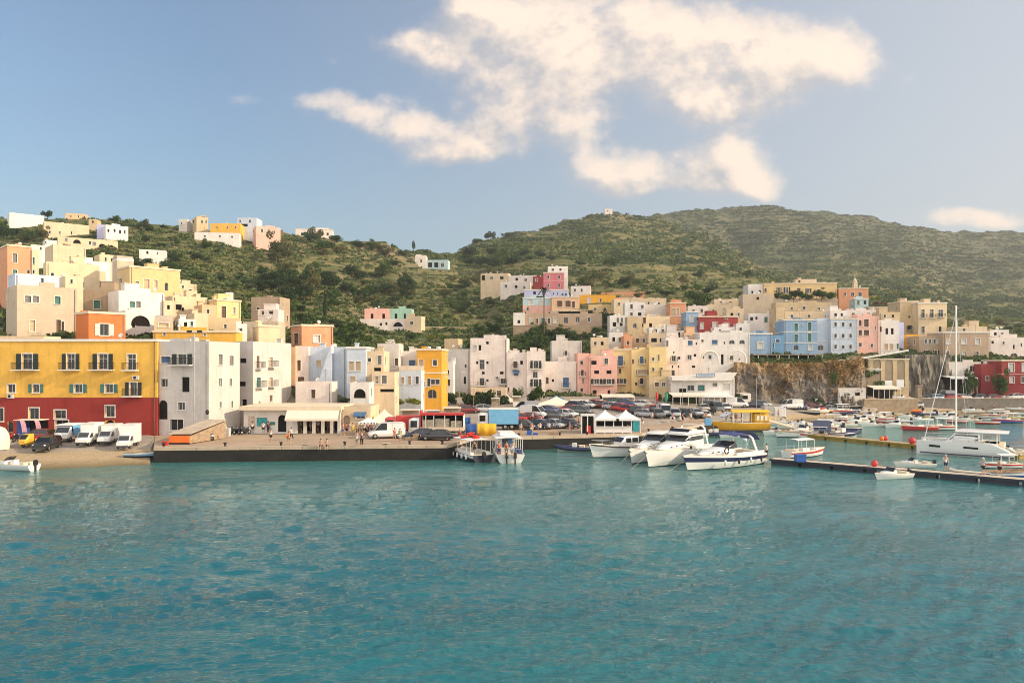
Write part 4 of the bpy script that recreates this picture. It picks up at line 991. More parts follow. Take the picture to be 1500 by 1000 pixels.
house("white cottage at the top right of the town", 1450, 1478, 483, 214, -4, 5, 'white', "1458,489,4,4,n 1468,489,3,4,w", chim=1)
house("cream house end behind the brown stone house", 1400, 1446, 478, 210, -3, 5, 'cream', "1412,483,4,4,w", chim=2)
house("narrow white house between the grey block and the orange house", 650, 664, 530, 158, 0, 5, 'white', "656,545,4,6,w 657,560,5,9,k", base=3.4, chim=1)
house("cream ground floor shop below the largest white house", 690, 742, 568, 162, -2, 4, 'cream', "700,577,8,9,o 716,577,8,9,o 731,576,7,8,k", base=3.4, par=.9)

house("low grey shed with a dark roof at the foot of the cliff", 1228, 1268, 568, 167, 0, 4, 'grey', "1240,577,8,5,v 1256,577,8,5,n", base=2.0, roof=M_iron, par=.1)
house("small white kiosk house at the foot of the cliff", 1084, 1100, 576, 165, 0, 3, 'white', "1092,582,7,5,n", base=2.0, par=.15)

house("beige garden terrace wall in front of the ochre hotel", 1120, 1227, 438, 256, -6, 7, 'beige', "1150,448,3,4,n 1185,447,3,4,n", par=.3)
# ------------------------------------------------------------------ plants
def leaf_material(name, cols, rough=0.85):
    m = bpy.data.materials.new(name); m.use_nodes = True
    t = NT(m.node_tree); b = t.n['Principled BSDF']
    at = t.node('ShaderNodeAttribute', attribute_name='tint').outputs['Fac']
    oi = t.node('ShaderNodeObjectInfo').outputs['Random']
    pos = t.node('ShaderNodeNewGeometry').outputs['Position']
    n = t.noise(pos, 0.8, 3, 0.6)
    f = t.m('ADD', t.m('ADD', t.m('MULTIPLY', at, 0.75), t.m('MULTIPLY', t.m('SUBTRACT', oi, 0.5), 0.35)), t.m('MULTIPLY', t.m('SUBTRACT', n, 0.4), 0.4), clamp=True)
    k = len(cols)
    c = t.ramp(f, [(i / (k - 1), x) for i, x in enumerate(cols)])
    t.l.new(c, b.inputs['Base Color']); b.inputs['Roughness'].default_value = rough
    b.inputs['Specular IOR Level'].default_value = 0.2
    tr = t.node('ShaderNodeBsdfTranslucent', {0: c}); mx = t.node('ShaderNodeMixShader', {0: 0.22})
    t.l.new(b.outputs[0], mx.inputs[1]); t.l.new(tr.outputs[0], mx.inputs[2]); t.l.new(mx.outputs[0], t.n['Material Output'].inputs[0])
    return m
M_scrub = leaf_material("scrub_leaves", [(0.058, 0.090, 0.032), (0.100, 0.136, 0.046), (0.155, 0.178, 0.058), (0.22, 0.20, 0.078), (0.25, 0.185, 0.10)])
M_leafdark = leaf_material("dark_evergreen_leaves", [(0.020, 0.038, 0.016), (0.038, 0.066, 0.024), (0.070, 0.105, 0.034)])
M_leafgreen = leaf_material("green_leaves", [(0.028, 0.055, 0.014), (0.060, 0.105, 0.024), (0.115, 0.160, 0.034)])
M_leafolive = leaf_material("olive_leaves", [(0.060, 0.070, 0.026), (0.120, 0.118, 0.042), (0.19, 0.155, 0.055)])
M_leaflime = leaf_material("yellow_green_leaves", [(0.10, 0.12, 0.022), (0.20, 0.215, 0.035), (0.30, 0.28, 0.05)])
M_leafpurple = leaf_material("bougainvillea_flowers", [(0.09, 0.012, 0.04), (0.20, 0.02, 0.09), (0.30, 0.05, 0.13)])
M_dry = leaf_material("dry_grass", [(0.15, 0.085, 0.03), (0.30, 0.175, 0.06), (0.42, 0.27, 0.10)])
M_bark = mat("bark", (0.12, 0.085, 0.055), 0.95, var=0.3, scale=2, bump=0.4)
rg = np.random.default_rng(11)

def leaf_quads(P, size, nrm=None, jit=0.9, asp=0.6):
    """quads centred on P, turned at random around nrm"""
    n = len(P)
    d = rg.normal(size=(n, 3)) * jit + (0 if nrm is None else nrm)
    d /= np.linalg.norm(d, axis=1)[:, None] + 1e-9
    a = rg.normal(size=(n, 3)); u = np.cross(d, a); u /= np.linalg.norm(u, axis=1)[:, None] + 1e-9
    w = np.cross(d, u)
    s = (size * (0.6 + 0.8 * rg.random(n)))[:, None] if np.ndim(size) else (size * (0.6 + 0.8 * rg.random(n)))[:, None]
    u = u * s; w = w * s * asp
    V = np.stack([P - u - w * .3, P + w, P + u - w * .3, P - w * 1.1], 1).reshape(-1, 3)
    return V, np.arange(4 * n).reshape(n, 4)

def crown_mesh(name, m, kind, seed, nleaf=900):
    global rg
    rg = np.random.default_rng(seed)
    if kind == 'round':     # unit crown, x y in -1..1, z in 0..1
        K = 11; c = rg.normal(size=(K, 3)) * (0.42, 0.42, 0.24) + (0, 0, 0.55); r = 0.26 + 0.22 * rg.random(K)
        c[0] = (0, 0, .5); r[0] = .5
    elif kind == 'umbrella':
        K = 12; an = rg.random(K) * 6.28; q = rg.random(K) ** .5 * .75
        c = np.stack([np.cos(an) * q, np.sin(an) * q, 0.62 + .16 * rg.random(K) - .14 * q], 1); r = 0.20 + .12 * rg.random(K)
    elif kind == 'cypress':
        K = 9; z = np.linspace(.06, .95, K); c = np.stack([rg.normal(size=K) * .12, rg.normal(size=K) * .12, z], 1); r = .72 * (1 - z ** 2) + .16
    else:                    # bush: wide and low
        K = 8; an = rg.random(K) * 6.28; q = rg.random(K) ** .5 * .62
        c = np.stack([np.cos(an) * q, np.sin(an) * q, .15 + .32 * rg.random(K)], 1); r = .25 + .2 * rg.random(K)
    b = rg.integers(0, K, nleaf)
    d = rg.normal(size=(nleaf, 3)); d /= np.linalg.norm(d, axis=1)[:, None]
    rad = r[b] * (0.55 + 0.5 * rg.random(nleaf) ** .5)
    P = c[b] + d * rad[:, None] * ((1, 1, .62) if kind != 'cypress' else (1, 1, .25))
    ok = P[:, 2] > 0.02; P = P[ok]; d = d[ok]; b = b[ok]
    V, Fq = leaf_quads(P, 0.075 if kind != 'cypress' else 0.09, d, 0.7)
    bt = rg.random(K) * .6 + .15
    tint = np.repeat(np.clip(bt[b] + rg.normal(size=len(P)) * .16, 0, 1), 4)
    return npmesh(name, V, Fq, m, attr={'tint': tint})
CROWN = {}
for kn, m, kind, n in (('dark', M_leafdark, 'round', 1000), ('green', M_leafgreen, 'round', 1000), ('olive', M_leafolive, 'round', 900), ('lime', M_leaflime, 'bush', 700), ('bush', M_leafgreen, 'bush', 700),
                       ('darkbush', M_leafdark, 'bush', 700), ('pine', M_leafdark, 'umbrella', 800), ('cypress', M_leafdark, 'cypress', 800), ('purple', M_leafpurple, 'bush', 600)):
    CROWN[kn] = [crown_mesh("crown", m, kind, 40 + i * 7 + len(kn), n) for i in range(3)]
def trunk_mesh():
    mb = MB(); mb.tube([(0, 0, -.35), (.02, 0, .25), (-.01, .02, .62)], [.075, .05, .03], 7)
    for a in range(5):
        an = a * 1.26 + .3
        mb.tube([(0, 0, .28 + .05 * a), (math.cos(an) * .22, math.sin(an) * .22, .5 + .04 * a), (math.cos(an) * .42, math.sin(an) * .42, .72)], [.03, .02, .008], 5)
    return mb.mesh("trunk", [M_bark])
TRUNK = trunk_mesh()
rt = random.Random(3)
TREE_TXT = {'dark': ('evergreen_tree', 'tree'), 'green': ('green_tree', 'tree'), 'olive': ('olive_tree', 'tree'), 'lime': ('yellow_green_bush', 'bush'), 'bush': ('green_bush', 'bush'),
            'darkbush': ('dark_bush', 'bush'), 'pine': ('pine_tree', 'tree'), 'cypress': ('cypress_tree', 'tree'), 'purple': ('flowering_bush', 'bush')}
def tree(px, py, w, h, kind, label, group=None, D=None, z=None):
    """a tree whose foot shows at (px, py); w, h in image pixels"""
    D = solve(px, py, 118) if D is None else D
    X = (px - CX) / F * D; z = gz(px, D) if z is None else z
    hm, wm_ = h / F * D, w / F * D
    nm, cat = TREE_TXT[kind]
    r = thing(nm, label, cat, (X, D, z - .15), rt.uniform(0, 6.28), group)
    c = link("crown", rt.choice(CROWN[kind]), r)
    low = {'round': .16}.get('round') if kind in ('dark', 'green', 'olive') else (.35 if kind == 'pine' else 0.0)
    if kind == 'pine': low = .0
    c.location = (0, 0, hm * low); c.scale = (wm_ / 2 * rt.uniform(1.1, 1.4), wm_ / 2 * rt.uniform(1.1, 1.4), hm * (1 - low) * 1.08)
    if kind not in ('bush', 'darkbush', 'lime', 'purple'):
        t = link("trunk", TRUNK, r); t.scale = (max(.6, wm_ * .4), max(.6, wm_ * .4), hm * .8)
    return r
ORD = 'first second third fourth fifth sixth seventh eighth ninth tenth eleventh twelfth thirteenth fourteenth fifteenth sixteenth seventeenth eighteenth nineteenth twentieth'.split()
def grove(n, x0, x1, y0, y1, wr, hr, kinds, label, where, seed):
    rr = random.Random(seed); out = {}
    for i in range(n):
        px, py = rr.uniform(x0, x1), rr.uniform(y0, y1)
        w = rr.uniform(*wr)
        k = rr.choice(kinds)
        D = solve(px, py, 118); x = (px - CX) / F * D
        if any(inside(hp, x, D, 1.0 + w / F * D * .22) for hp in HOUSES): continue
        out.setdefault(k, []).append((px, tree(px, py, w, w * rr.uniform(*hr), k, label[k], 'plants ' + where, D)))
    for k, v in out.items():
        for i, (px, o) in enumerate(sorted(v, key=lambda q: q[0])): o['label'] = label[k] + ' ' + where + ((', ' + ORD[i] + ' from left') if len(v) > 1 else '')
def inside(hp, x, y, mrg):
    cs = hp[0]; s = None
    ax, ay = cs[1][0] - cs[0][0], cs[1][1] - cs[0][1]; la = math.hypot(ax, ay); ax /= la; ay /= la
    bx, by = cs[3][0] - cs[0][0], cs[3][1] - cs[0][1]; lb = math.hypot(bx, by); bx /= lb; by /= lb
    u = (x - cs[0][0]) * ax + (y - cs[0][1]) * ay; v = (x - cs[0][0]) * bx + (y - cs[0][1]) * by
    return (u > -mrg) & (u < la + mrg) & (v > -mrg) & (v < lb + mrg)

KK = {'dark': 'dark evergreen tree', 'green': 'mid green tree', 'olive': 'olive brown tree', 'bush': 'round green bush', 'darkbush': 'low dark bush', 'lime': 'yellow green bush'}
grove(5, 0, 30, 338, 350, (14, 22), (.7, 1.0), ['dark', 'green'], KK, 'at the far left below the ridge house', 1)
grove(9, 22, 90, 335, 356, (9, 17), (.6, 1.0), ['dark', 'green', 'olive'], KK, 'below the cream terrace wall', 2)
grove(8, 128, 172, 375, 392, (11, 18), (.7, 1.0), ['dark', 'dark', 'green'], KK, 'behind the long lemon house', 3)
grove(12, 170, 258, 384, 412, (12, 20), (.6, .9), ['dark', 'dark', 'green'], KK, 'above the big ochre house', 4)
grove(9, 160, 245, 325, 340, (9, 18), (.5, .8), ['dark', 'green', 'olive'], KK, 'on the ridge right of the white houses', 5)
grove(10, 200, 330, 355, 385, (9, 16), (.5, .8), ['dark', 'darkbush', 'green'], KK, 'below the ridge villa group', 6)
grove(22, 375, 500, 408, 444, (17, 30), (.75, 1.1), ['dark', 'dark', 'dark', 'green'], KK, 'in the dark grove over the brown house', 7)
grove(12, 350, 500, 350, 400, (12, 24), (.6, .9), ['green', 'olive', 'olive', 'dark'], KK, 'below the pink ridge house', 8)
grove(14, 470, 605, 405, 438, (14, 27), (.6, .9), ['dark', 'dark', 'green'], KK, 'above the pink and green house', 9)
grove(11, 490, 605, 352, 388, (9, 20), (.5, .8), ['green', 'olive', 'dark', 'dark'], KK, 'on the slope left of the saddle', 10)
grove(9, 330, 372, 430, 462, (9, 16), (.6, .9), ['lime', 'bush', 'olive'], KK, 'beside the tiny white hut', 11)
grove(8, 410, 440, 440, 472, (12, 20), (.6, .9), ['green', 'bush', 'dark'], KK, 'right of the brown house', 12)
grove(16, 440, 540, 470, 506, (14, 26), (.6, .95), ['green', 'bush', 'green', 'dark'], KK, 'behind the salmon corner house', 13)
grove(13, 520, 650, 488, 512, (11, 20), (.5, .9), ['bush', 'green', 'lime', 'darkbush'], KK, 'on terraces under the pink and green house', 14)
grove(14, 480, 600, 428, 456, (12, 22), (.6, .9), ['dark', 'green', 'olive'], KK, 'in the scrub right of the cypress', 15)
grove(12, 250, 380, 392, 425, (10, 18), (.6, .9), ['dark', 'green', 'darkbush'], KK, 'above the upper cream house', 16)
grove(10, 600, 700, 398, 440, (10, 18), (.5, .9), ['dark', 'olive', 'green'], KK, 'below the saddle villa', 17)
tree(455, 440, 24, 36, 'olive', 'tall rusty olive tree standing before the dark evergreens')
tree(405, 386, 34, 34, 'olive', 'big pale willow-like tree high on the left hill')
tree(476, 470, 7, 40, 'cypress', 'slim dark cypress beside the gardens')
tree(417, 468, 20, 17, 'purple', 'purple bougainvillea beside the brown house')
tree(606, 374, 5, 22, 'pine', 'thin lone pine on the saddle skyline')
tree(70, 322, 14, 16, 'pine', 'dark palm-like tree on the far left ridge')
for a, q in zip(((699, 358, 15, 11), (719, 354, 17, 17), (742, 347, 14, 11)), ('left', 'tallest', 'right')): tree(*a, 'pine', 'dark pine on the middle hill skyline, the %s of three' % q, 'pines on the skyline')
grove(12, 680, 760, 374, 398, (13, 24), (.6, .9), ['dark', 'dark', 'green'], KK, 'right of the saddle villa', 20)
grove(14, 690, 900, 372, 398, (9, 17), (.5, .8), ['dark', 'darkbush', 'green'], KK, 'on the middle hill above the pink tower', 21)
grove(12, 828, 925, 408, 430, (11, 20), (.6, .95), ['dark', 'green', 'olive'], KK, 'right of the pink tower', 22)
grove(12, 640, 740, 440, 470, (10, 20), (.5, .9), ['green', 'dark', 'bush'], KK, 'below the ruined terrace', 23)
grove(30, 690, 808, 484, 516, (13, 24), (.6, 1.0), ['green', 'green', 'dark', 'bush'], KK, 'in the gardens behind the white terrace', 24)
grove(16, 800, 900, 484, 502, (11, 20), (.5, .9), ['dark', 'green', 'bush'], KK, 'under the long brown house', 25)
grove(8, 856, 896, 462, 484, (13, 20), (.7, 1.0), ['dark'], KK, 'at the right end of the brown house', 26)
grove(16, 920, 1100, 405, 440, (9, 18), (.5, .8), ['dark', 'green', 'olive'], KK, 'above the dark red house', 27)
tree(1025, 452, 36, 27, 'green', 'big round green tree above the dark red house')
tree(722, 420, 24, 26, 'olive', 'olive brown tree in front of the ruined terrace')
grove(11, 1165, 1235, 437, 446, (9, 15), (.7, 1.0), ['green', 'bush'], KK, 'in the ochre hotel garden', 30)
grove(9, 1272, 1345, 432, 442, (12, 20), (.5, .8), ['lime', 'bush', 'green'], KK, 'behind the flowering terrace', 31)
grove(10, 1388, 1446, 474, 484, (10, 17), (.6, .9), ['lime'], KK, 'over the brown stone house', 32)
grove(8, 1098, 1140, 474, 484, (8, 13), (.6, .9), ['bush', 'green'], KK, 'above the light blue house', 33)
grove(12, 1440, 1500, 472, 492, (8, 15), (.5, .8), ['dark', 'green', 'olive'], KK, 'behind the long pale pink house', 34)
grove(10, 1290, 1340, 434, 446, (5, 9), (.6, .9), ['bush'], KK, 'on the flowering terrace', 35)
for i, a in enumerate(((1283, 446, 9, 7), (1296, 447, 11, 8), (1309, 447, 10, 7))): tree(*a, 'purple', 'reddish flowering bush on the terrace wall, ' + ('left', 'middle', 'right')[i] + ' of three', 'flowering bushes on the terrace')
tree(1421, 590, 21, 35, 'green', 'small bright street tree beside the white awning', D=177, z=3.0)
tree(1469, 590, 19, 33, 'green', 'small street tree in front of the red house', D=178, z=3.0)
tree(757, 583, 17, 27, 'bush', 'rounded climbing plant on the white house with the awning', D=163, z=3.8)
tree(549, 606, 24, 24, 'green', 'bushy green tree beside the white arch block', D=118, z=1.8)
GH = 'hedges along the parking place'
for i, (px, py, w, h, D) in enumerate(((682, 603, 26, 23, 148), (700, 603, 26, 24, 148), (716, 603, 27, 27, 149), (735, 600, 26, 19, 150), (778, 596, 20, 20, 154), (660, 590, 26, 12, 150), (638, 590, 24, 12, 148))):
    zg = gz(px, D); tree(px, py, w, (12 + (HY - (py - h)) / F * D - zg) * F / D * 1.9, 'darkbush', 'dark clipped hedge bush behind the trucks, ' + ('third', 'fourth', 'fifth', 'sixth', 'last', 'second', 'first')[i] + ' from left', GH, D=D, z=zg)
for i, px in enumerate((572, 590, 607)): tree(px, 591, 24, 14, 'lime', 'bright hedge bush over the market stalls, ' + ('left', 'middle', 'right')[i] + ' of three', 'bright hedges over the market stalls', D=131, z=4.6)
for i, (px, w) in enumerate(((1096, 22), (1110, 20), (1172, 17), (1186, 15))): tree(px, 531, w, 9 if px < 1130 else 12, 'bush' if px > 1130 else 'darkbush', 'terrace hedge on top of the cliff, ' + ORD[i] + ' from left', 'terrace hedges on top of the cliff', D=181, z=CZ + (HY - 531) / F * 181)
tree(962, 507, 16, 11, 'lime', 'bright green plant on a roof terrace', D=196)

def palm(px, py, ytop, w, label, D=None):
    D = D or solve(px, py, 118); X = (px - CX) / F * D; z = gz(px, D)
    h = CZ + (HY - ytop) / F * D - z; r = thing("palm_tree", label, "palm tree", (X, D, z - .2), rt.uniform(0, 6))
    mb = MB(); mb.tube([(0, 0, 0), (.08, 0, h * .5), (0, .05, h)], [.22, .15, .17], 8); mb.build("trunk", [M_bark], r)
    fb = MB(); L = w / 2 / F * D * 1.25
    for i in range(22):
        an = i * 2.4; el = rt.uniform(-.25, 1.0)
        prev = None
        for k in range(7):
            t = k / 6; q = L * t
            x = q * math.cos(el) * (1 - .12 * t); zz_ = q * math.sin(el) - L * .62 * t * t
            p = Vector((x * math.cos(an), x * math.sin(an), h + zz_)); wd = L * .11 * (1 - t * .8); n = Vector((-math.sin(an), math.cos(an), -.35)) * wd
            n2 = Vector((math.sin(an), -math.cos(an), -.35)) * wd
            cur = (p + n, p, p + n2)
            if prev:
                fb.add([prev[0], prev[1], cur[1], cur[0]], [(0, 1, 2, 3)]); fb.add([prev[1], prev[2], cur[2], cur[1]], [(0, 1, 2, 3)])
            prev = cur
    fb.build("fronds", [M_leafgreen], r)
palm(797, 478, 423, 22, "tall palm with a thin trunk in front of the orange house", D=219)
palm(870, 428, 404, 20, "bushy palm behind the pink tower house")
palm(888, 432, 411, 18, "yellowish palm beside the greyish pink cube house")

# ------------------------------------------------------------------ scrub on the slopes (stuff)
def scrub(n, dmin, dmax, rlo, rhi, nf, seed, name, label):
    global rg
    rg = np.random.default_rng(seed)
    gu2 = np.arange(-60, 1561, 4.0); gD2 = _D[(_D >= dmin) & (_D <= dmax)]
    U2, D2 = np.meshgrid(gu2, gD2); Z2 = ground(U2, D2)
    allD = _D[(_D >= 118) & (_D < dmax)]; UA, DA = np.meshgrid(gu2, allD); PA = HY - (ground(UA, DA) - CZ) * F / DA
    runA = np.minimum.accumulate(PA, axis=0)
    start = len(allD) - len(gD2[gD2 < dmax]); run = runA[start:]
    py = HY - (Z2 - CZ) * F / D2; py = py[:len(run)]
    prev = np.vstack([run[:1] + 1, run[:-1]])
    wgt = np.clip(prev - py, 0, 6) + 0.02
    q = wgt.ravel() / wgt.sum()
    idx = rg.choice(len(q), int(n * 2.6), p=q)
    r_, c_ = np.unravel_index(idx, wgt.shape)
    px = gu2[c_] + rg.uniform(-2, 2, len(idx)); D = gD2[r_] + rg.uniform(-.5, .5, len(idx)) * (1.0 if dmax < 500 else 4.5)
    X = (px - CX) / F * D
    st = 2.6 + np.clip((D - 300) / 700, 0, 1) * 6.0
    z = ground(px, D); qq = ground(px, D, False) / st + (fbm(X / 60, D / 60, 3, 9) - 0.5) * 1.4; fr = qq - np.floor(qq)
    acc = fbm(X / 28, D / 28, 4, 55) * 1.5 - .42 + 0.75 * (np.abs(fr - .60) < .2)
    ok = rg.random(len(idx)) < np.clip(acc, .06, 1)
    ok &= z > 4.3
    for hp in HOUSES: ok &= ~inside(hp, X, D, .7)
    X, D, z, px = X[ok][:n], D[ok][:n], z[ok][:n], px[ok][:n]; m = len(X)
    rad = rlo + (rhi - rlo) * rg.random(m) ** 2.2
    t0 = np.clip(fbm(X / 40, D / 40, 3, 91) * 1.3 - .25 + rg.normal(size=m) * .16, 0, .95)
    t0 = np.clip(t0 - (rad - rlo) / (rhi - rlo) * .30, 0, 1)
    rp = np.repeat(np.arange(m), nf)
    d = rg.normal(size=(m * nf, 3)); d /= np.linalg.norm(d, axis=1)[:, None]; d[:, 2] = np.abs(d[:, 2])
    t0 = t0 - .30 * np.clip((D - 820) / 160, 0, 1)
    P = np.stack([X, D, z], 1)[rp] + d * (rad[rp] * (.45 + .5 * rg.random(m * nf)))[:, None] * (1.45, 1, .62)
    V, Fq = leaf_quads(P, rad[rp] * (0.34 if nf > 14 else .5), d, .7, .7)
    tint = np.repeat(np.clip(t0[rp] + rg.normal(size=m * nf) * .08, 0, 1), 4)
    o = link(name, npmesh(name, V, Fq, M_scrub, attr={'tint': tint})); tag(o, label, "scrub", kind='stuff')
scrub(21000, 122, 470, .4, 1.9, 20, 71, "scrub", "low green and brown scrub over the near terraces")
scrub(30000, 470, 1400, .9, 2.9, 8, 72, "scrub", "grey green scrub over the far hills")

# ------------------------------------------------------------------ cliff under the blue houses
M_cliff = bpy.data.materials.new("cliff_rock"); M_cliff.use_nodes = True
t = NT(M_cliff.node_tree); b = t.n['Principled BSDF']; pos = t.node('ShaderNodeNewGeometry').outputs['Position']
n1 = t.noise(t.v('MULTIPLY', pos, (1, 1, .7)), 0.22, 7, .68); n2 = t.noise(pos, 1.3, 5, .7)
hz = t.rng(t.node('ShaderNodeSeparateXYZ', {0: pos}).outputs[2], 5.5, 11.5)
rock = t.ramp(t.m('ADD', t.m('MULTIPLY', n1, .6), t.m('MULTIPLY', n2, .4)), [(.34, (.060, .052, .044)), (.48, (.15, .125, .10)), (.60, (.25, .205, .155)), (.72, (.33, .25, .17))])
gold = t.mix(n2, (.19, .125, .055), (.40, .27, .13))
c = t.mix(t.rng(t.m('ADD', t.m('MULTIPLY', hz, .55), t.m('MULTIPLY', n1, .75)), .66, .92), rock, gold)
t.l.new(c, b.inputs['Base Color']); b.inputs['Roughness'].default_value = .95
bn = t.node('ShaderNodeBump', {'Strength': .9, 'Distance': .5, 'Height': n2}); t.l.new(bn.outputs[0], b.inputs['Normal'])
u = np.linspace(1070, 1270, 150); v = np.linspace(0, 1, 46)
UU, VV = np.meshgrid(u, v)
top = np.interp(UU, [1070, 1090, 1150, 1200, 1245, 1276], [530, 531, 533, 531, 527, 520])
dd = 168.0 + 7.0 * VV ** 1.3
Xc = (UU - CX) / F * 172
nz = fbm(UU / 17 + VV * .7, VV * 3.0 + 5, 6, 31); nz2 = fbm(UU / 5, VV * 7 + 2, 4, 37)
dd = dd - (nz - .5) * 6.5 * np.sin(math.pi * np.clip(VV, .0, .94)) ** .5 - (nz2 - .5) * 1.6 - .8 + 6 * np.clip((np.abs(UU - 1170) - 90) / 9, 0, 1) ** 2
zt = CZ + (HY - top) / F * 175
Zc = 2.2 + (zt - 2.2) * VV + (nz2 - .5) * .6 * (VV > .1)
V = np.stack([(UU - CX) / F * dd, dd, Zc], 2)
lastrow = V[-1].copy(); lastrow[:, 1] += 7; lastrow[:, 2] += .15
V = np.concatenate([V, lastrow[None]], 0)
nr, nc = V.shape[:2]
ii = (np.arange(nr - 1)[:, None] * nc + np.arange(nc - 1)[None, :]).ravel()
cl = link("cliff", npmesh("cliff", V.reshape(-1, 3), np.stack([ii, ii + 1, ii + nc + 1, ii + nc], 1), M_cliff, smooth=False))
tag(cl, "rough brown rock cliff below the blue houses", "cliff", kind='structure')
rg = np.random.default_rng(8)
pts = V[:-1].reshape(-1, 3); hh = np.repeat(v, len(u)); ux = np.tile(u, len(v))
pr = np.clip(fbm(ux / 14, hh * 3, 3, 12) * 1.6 - .62 + (hh - .55) * .9, 0, 1) ** 1.2; pr[hh < .12] = 0; pr *= np.clip((ux - 1085) / 60, .12, 1)
ix = rg.choice(len(pts), 2600, p=pr / pr.sum())
P = pts[ix] + rg.normal(size=(2600, 3)) * .28 + (0, -.2, 0)
Vq, Fq = leaf_quads(P, .30, np.array([0, -1, .4]), .8, .45)
o = link("dry_grass", npmesh("dry_grass", Vq, Fq, M_dry, attr={'tint': np.repeat(rg.random(2600), 4)})); tag(o, "dry golden grass hanging over the cliff", "dry grass", kind='stuff')

for i, (px, py, w, h, k) in enumerate(((1082, 592, 14, 16, 'dark'), (1118, 590, 16, 9, 'bush'), (1150, 590, 18, 12, 'darkbush'), (1178, 589, 16, 10, 'bush'), (1196, 588, 17, 14, 'green'), (1214, 588, 15, 11, 'darkbush'), (1226, 587, 14, 12, 'green'))):
    tree(px, py, w, h, k, 'plant growing along the foot of the cliff, ' + ORD[i] + ' from left', 'plants at the foot of the cliff', D=165.5)
tree(1222, 556, 9, 26, 'bush', 'bright green creeper hanging on the cliff face', D=168.2, z=CZ + (HY - 560) / F * 168.2)
for i, (px, py, w, h) in enumerate(((787, 597, 22, 26), (965, 596, 12, 16), (978, 597, 11, 14), (650, 598, 18, 22), (1012, 594, 14, 15))):
    tree(px, py, w, h, 'green', 'leafy street tree behind the parked cars, ' + ORD[(1, 2, 3, 0, 4)[i]] + ' from left', 'street trees behind the parked cars', D=153)

for i in range(11):
    px = 1138 + i * 8.2; py = 437.5 + (i % 3) * .6
    tree(px, py + 1, 13 + (i * 5) % 6, 10 + (i * 7) % 6, ('green', 'bush', 'bush', 'dark')[i % 4], 'garden plant on the terrace of the ochre hotel, ' + ORD[i] + ' from left', 'garden plants of the ochre hotel', D=256.5 - i * .55, z=CZ + (HY - 438.6) / F * 256)
# ------------------------------------------------------------------ quay side buildings, walls, tents
def zs(px, D):
    q = D - float(shore(px))
    return 1.70 if (223 < px < 1046 and q < 15 and q > -6) else gz(px, D)
def onq(px, py, z=1.7):
    """depth of a point seen at (px, py) lying at height z"""
    return (CZ - z) * F / (py - HY)
def flat(name, col, rough=.7, **k): return mat(name, col, rough, **k)
M_canvas = flat("cream_canvas", (0.74, 0.66, 0.54), .9, var=.06, scale=.8)
M_canvasw = flat("white_canvas", (0.78, 0.76, 0.74), .85, var=.05, scale=.8)
M_steel = flat("galvanised_steel", (0.45, 0.44, 0.42), .4, metal=.7, var=.1)
M_wood = flat("weathered_wood", (0.36, 0.26, 0.17), .85, var=.25, scale=2, bump=.3)
M_teal = flat("teal_poster", (0.04, 0.33, 0.36), .5, var=.35, scale=3)
M_orange = flat("orange_paint", (0.80, 0.17, 0.02), .5, var=.06)
M_black = flat("black_rubber", (0.018, 0.018, 0.018), .7, var=.2)
M_redp = flat("red_paint", (0.52, 0.035, 0.030), .45, var=.1)
M_bluep = flat("blue_paint", (0.03, 0.12, 0.42), .5, var=.1)
M_yel = flat("yellow_tarpaulin", (0.80, 0.46, 0.03), .6, var=.1, scale=2)
M_skyblue = flat("light_blue_tarpaulin", (0.16, 0.42, 0.66), .55, var=.10, scale=1.2)
M_bluet = flat("dark_blue_tarpaulin", (0.025, 0.09, 0.30), .6, var=.2, scale=2)
def arch_moulding(root, px, py, w, h, D, col):
    mb = MB(); s = D / F; pts = arch_pts(w * s, h * s, 14); W0 = ray(px, D - .02, py=py + h / 2); inv = root.matrix_world
    for (a, b) in zip(pts[:-1], pts[1:]):
        mb.tube([(a[0], 0, a[1]), (b[0], 0, b[1])], .16, 5, 0)
    o = mb.build("arch_moulding", [wallmat(col)], root)
    bpy.context.view_layer.update()
    o.matrix_world = Matrix.Translation(W0)
bpy.context.view_layer.update()
arch_moulding(hotel, 1040, 523, 25, 17, 175.7, 'white'); arch_moulding(hotel, 1080, 523, 25, 19, 174, 'white')

D0 = 107.5
hall = house("low white ticket hall with posters and an arcade on the quay", 357, 431, 600, D0, 0, 7, 'white', "413.5,620,12,25,o 391,633,70,1,n", base=1.62, par=.15)
def hp(px, py, d=0.0):      # point in front of the hall
    return ray(px, D0 - d, py=py)
def poster(name, x0, x1, y0, y1, m, D=D0 - .03, parent=None, fr=None):
    mb = MB(); a, b = ray(x0, D, py=y1), ray(x1, D, py=y0)
    mb.box(a.x, b.x, D - .05, D + .01, a.z, b.z, 0)
    if fr:
        for q in ((a.x - .05, a.x, a.z, b.z), (b.x, b.x + .05, a.z, b.z), (a.x - .05, b.x + .05, b.z, b.z + .05), (a.x - .05, b.x + .05, a.z - .05, a.z)): mb.box(q[0], q[1], D - .07, D + .01, q[2], q[3], 1)
    o = mb.build(name, [m, fr or m])
    if parent:
        bpy.context.view_layer.update(); o.parent = parent; o.matrix_parent_inverse = parent.matrix_world.inverted()
    return o
poster("poster", 377, 391, 612, 623, M_teal, parent=hall, fr=M_shutgreen)
poster("notice_board", 364, 373, 609, 624, flat("notice_paper", (0.62, 0.48, 0.38), .8, var=.2, scale=4), parent=hall)
poster("sign", 396, 403, 617.5, 622, M_shutgreen, parent=hall)
def adopt(o, p):
    bpy.context.view_layer.update(); o.parent = p; o.matrix_parent_inverse = p.matrix_world.inverted(); return o
a, b = ray(354, D0, py=600), ray(502, D0, py=593)
mb = MB(); mb.box(a.x, b.x, D0 - 1.1, D0 + 8, a.z + .004, a.z + .55, 0); adopt(mb.build("canopy_slab", [M_creamtrim]), hall)
mb = MB()
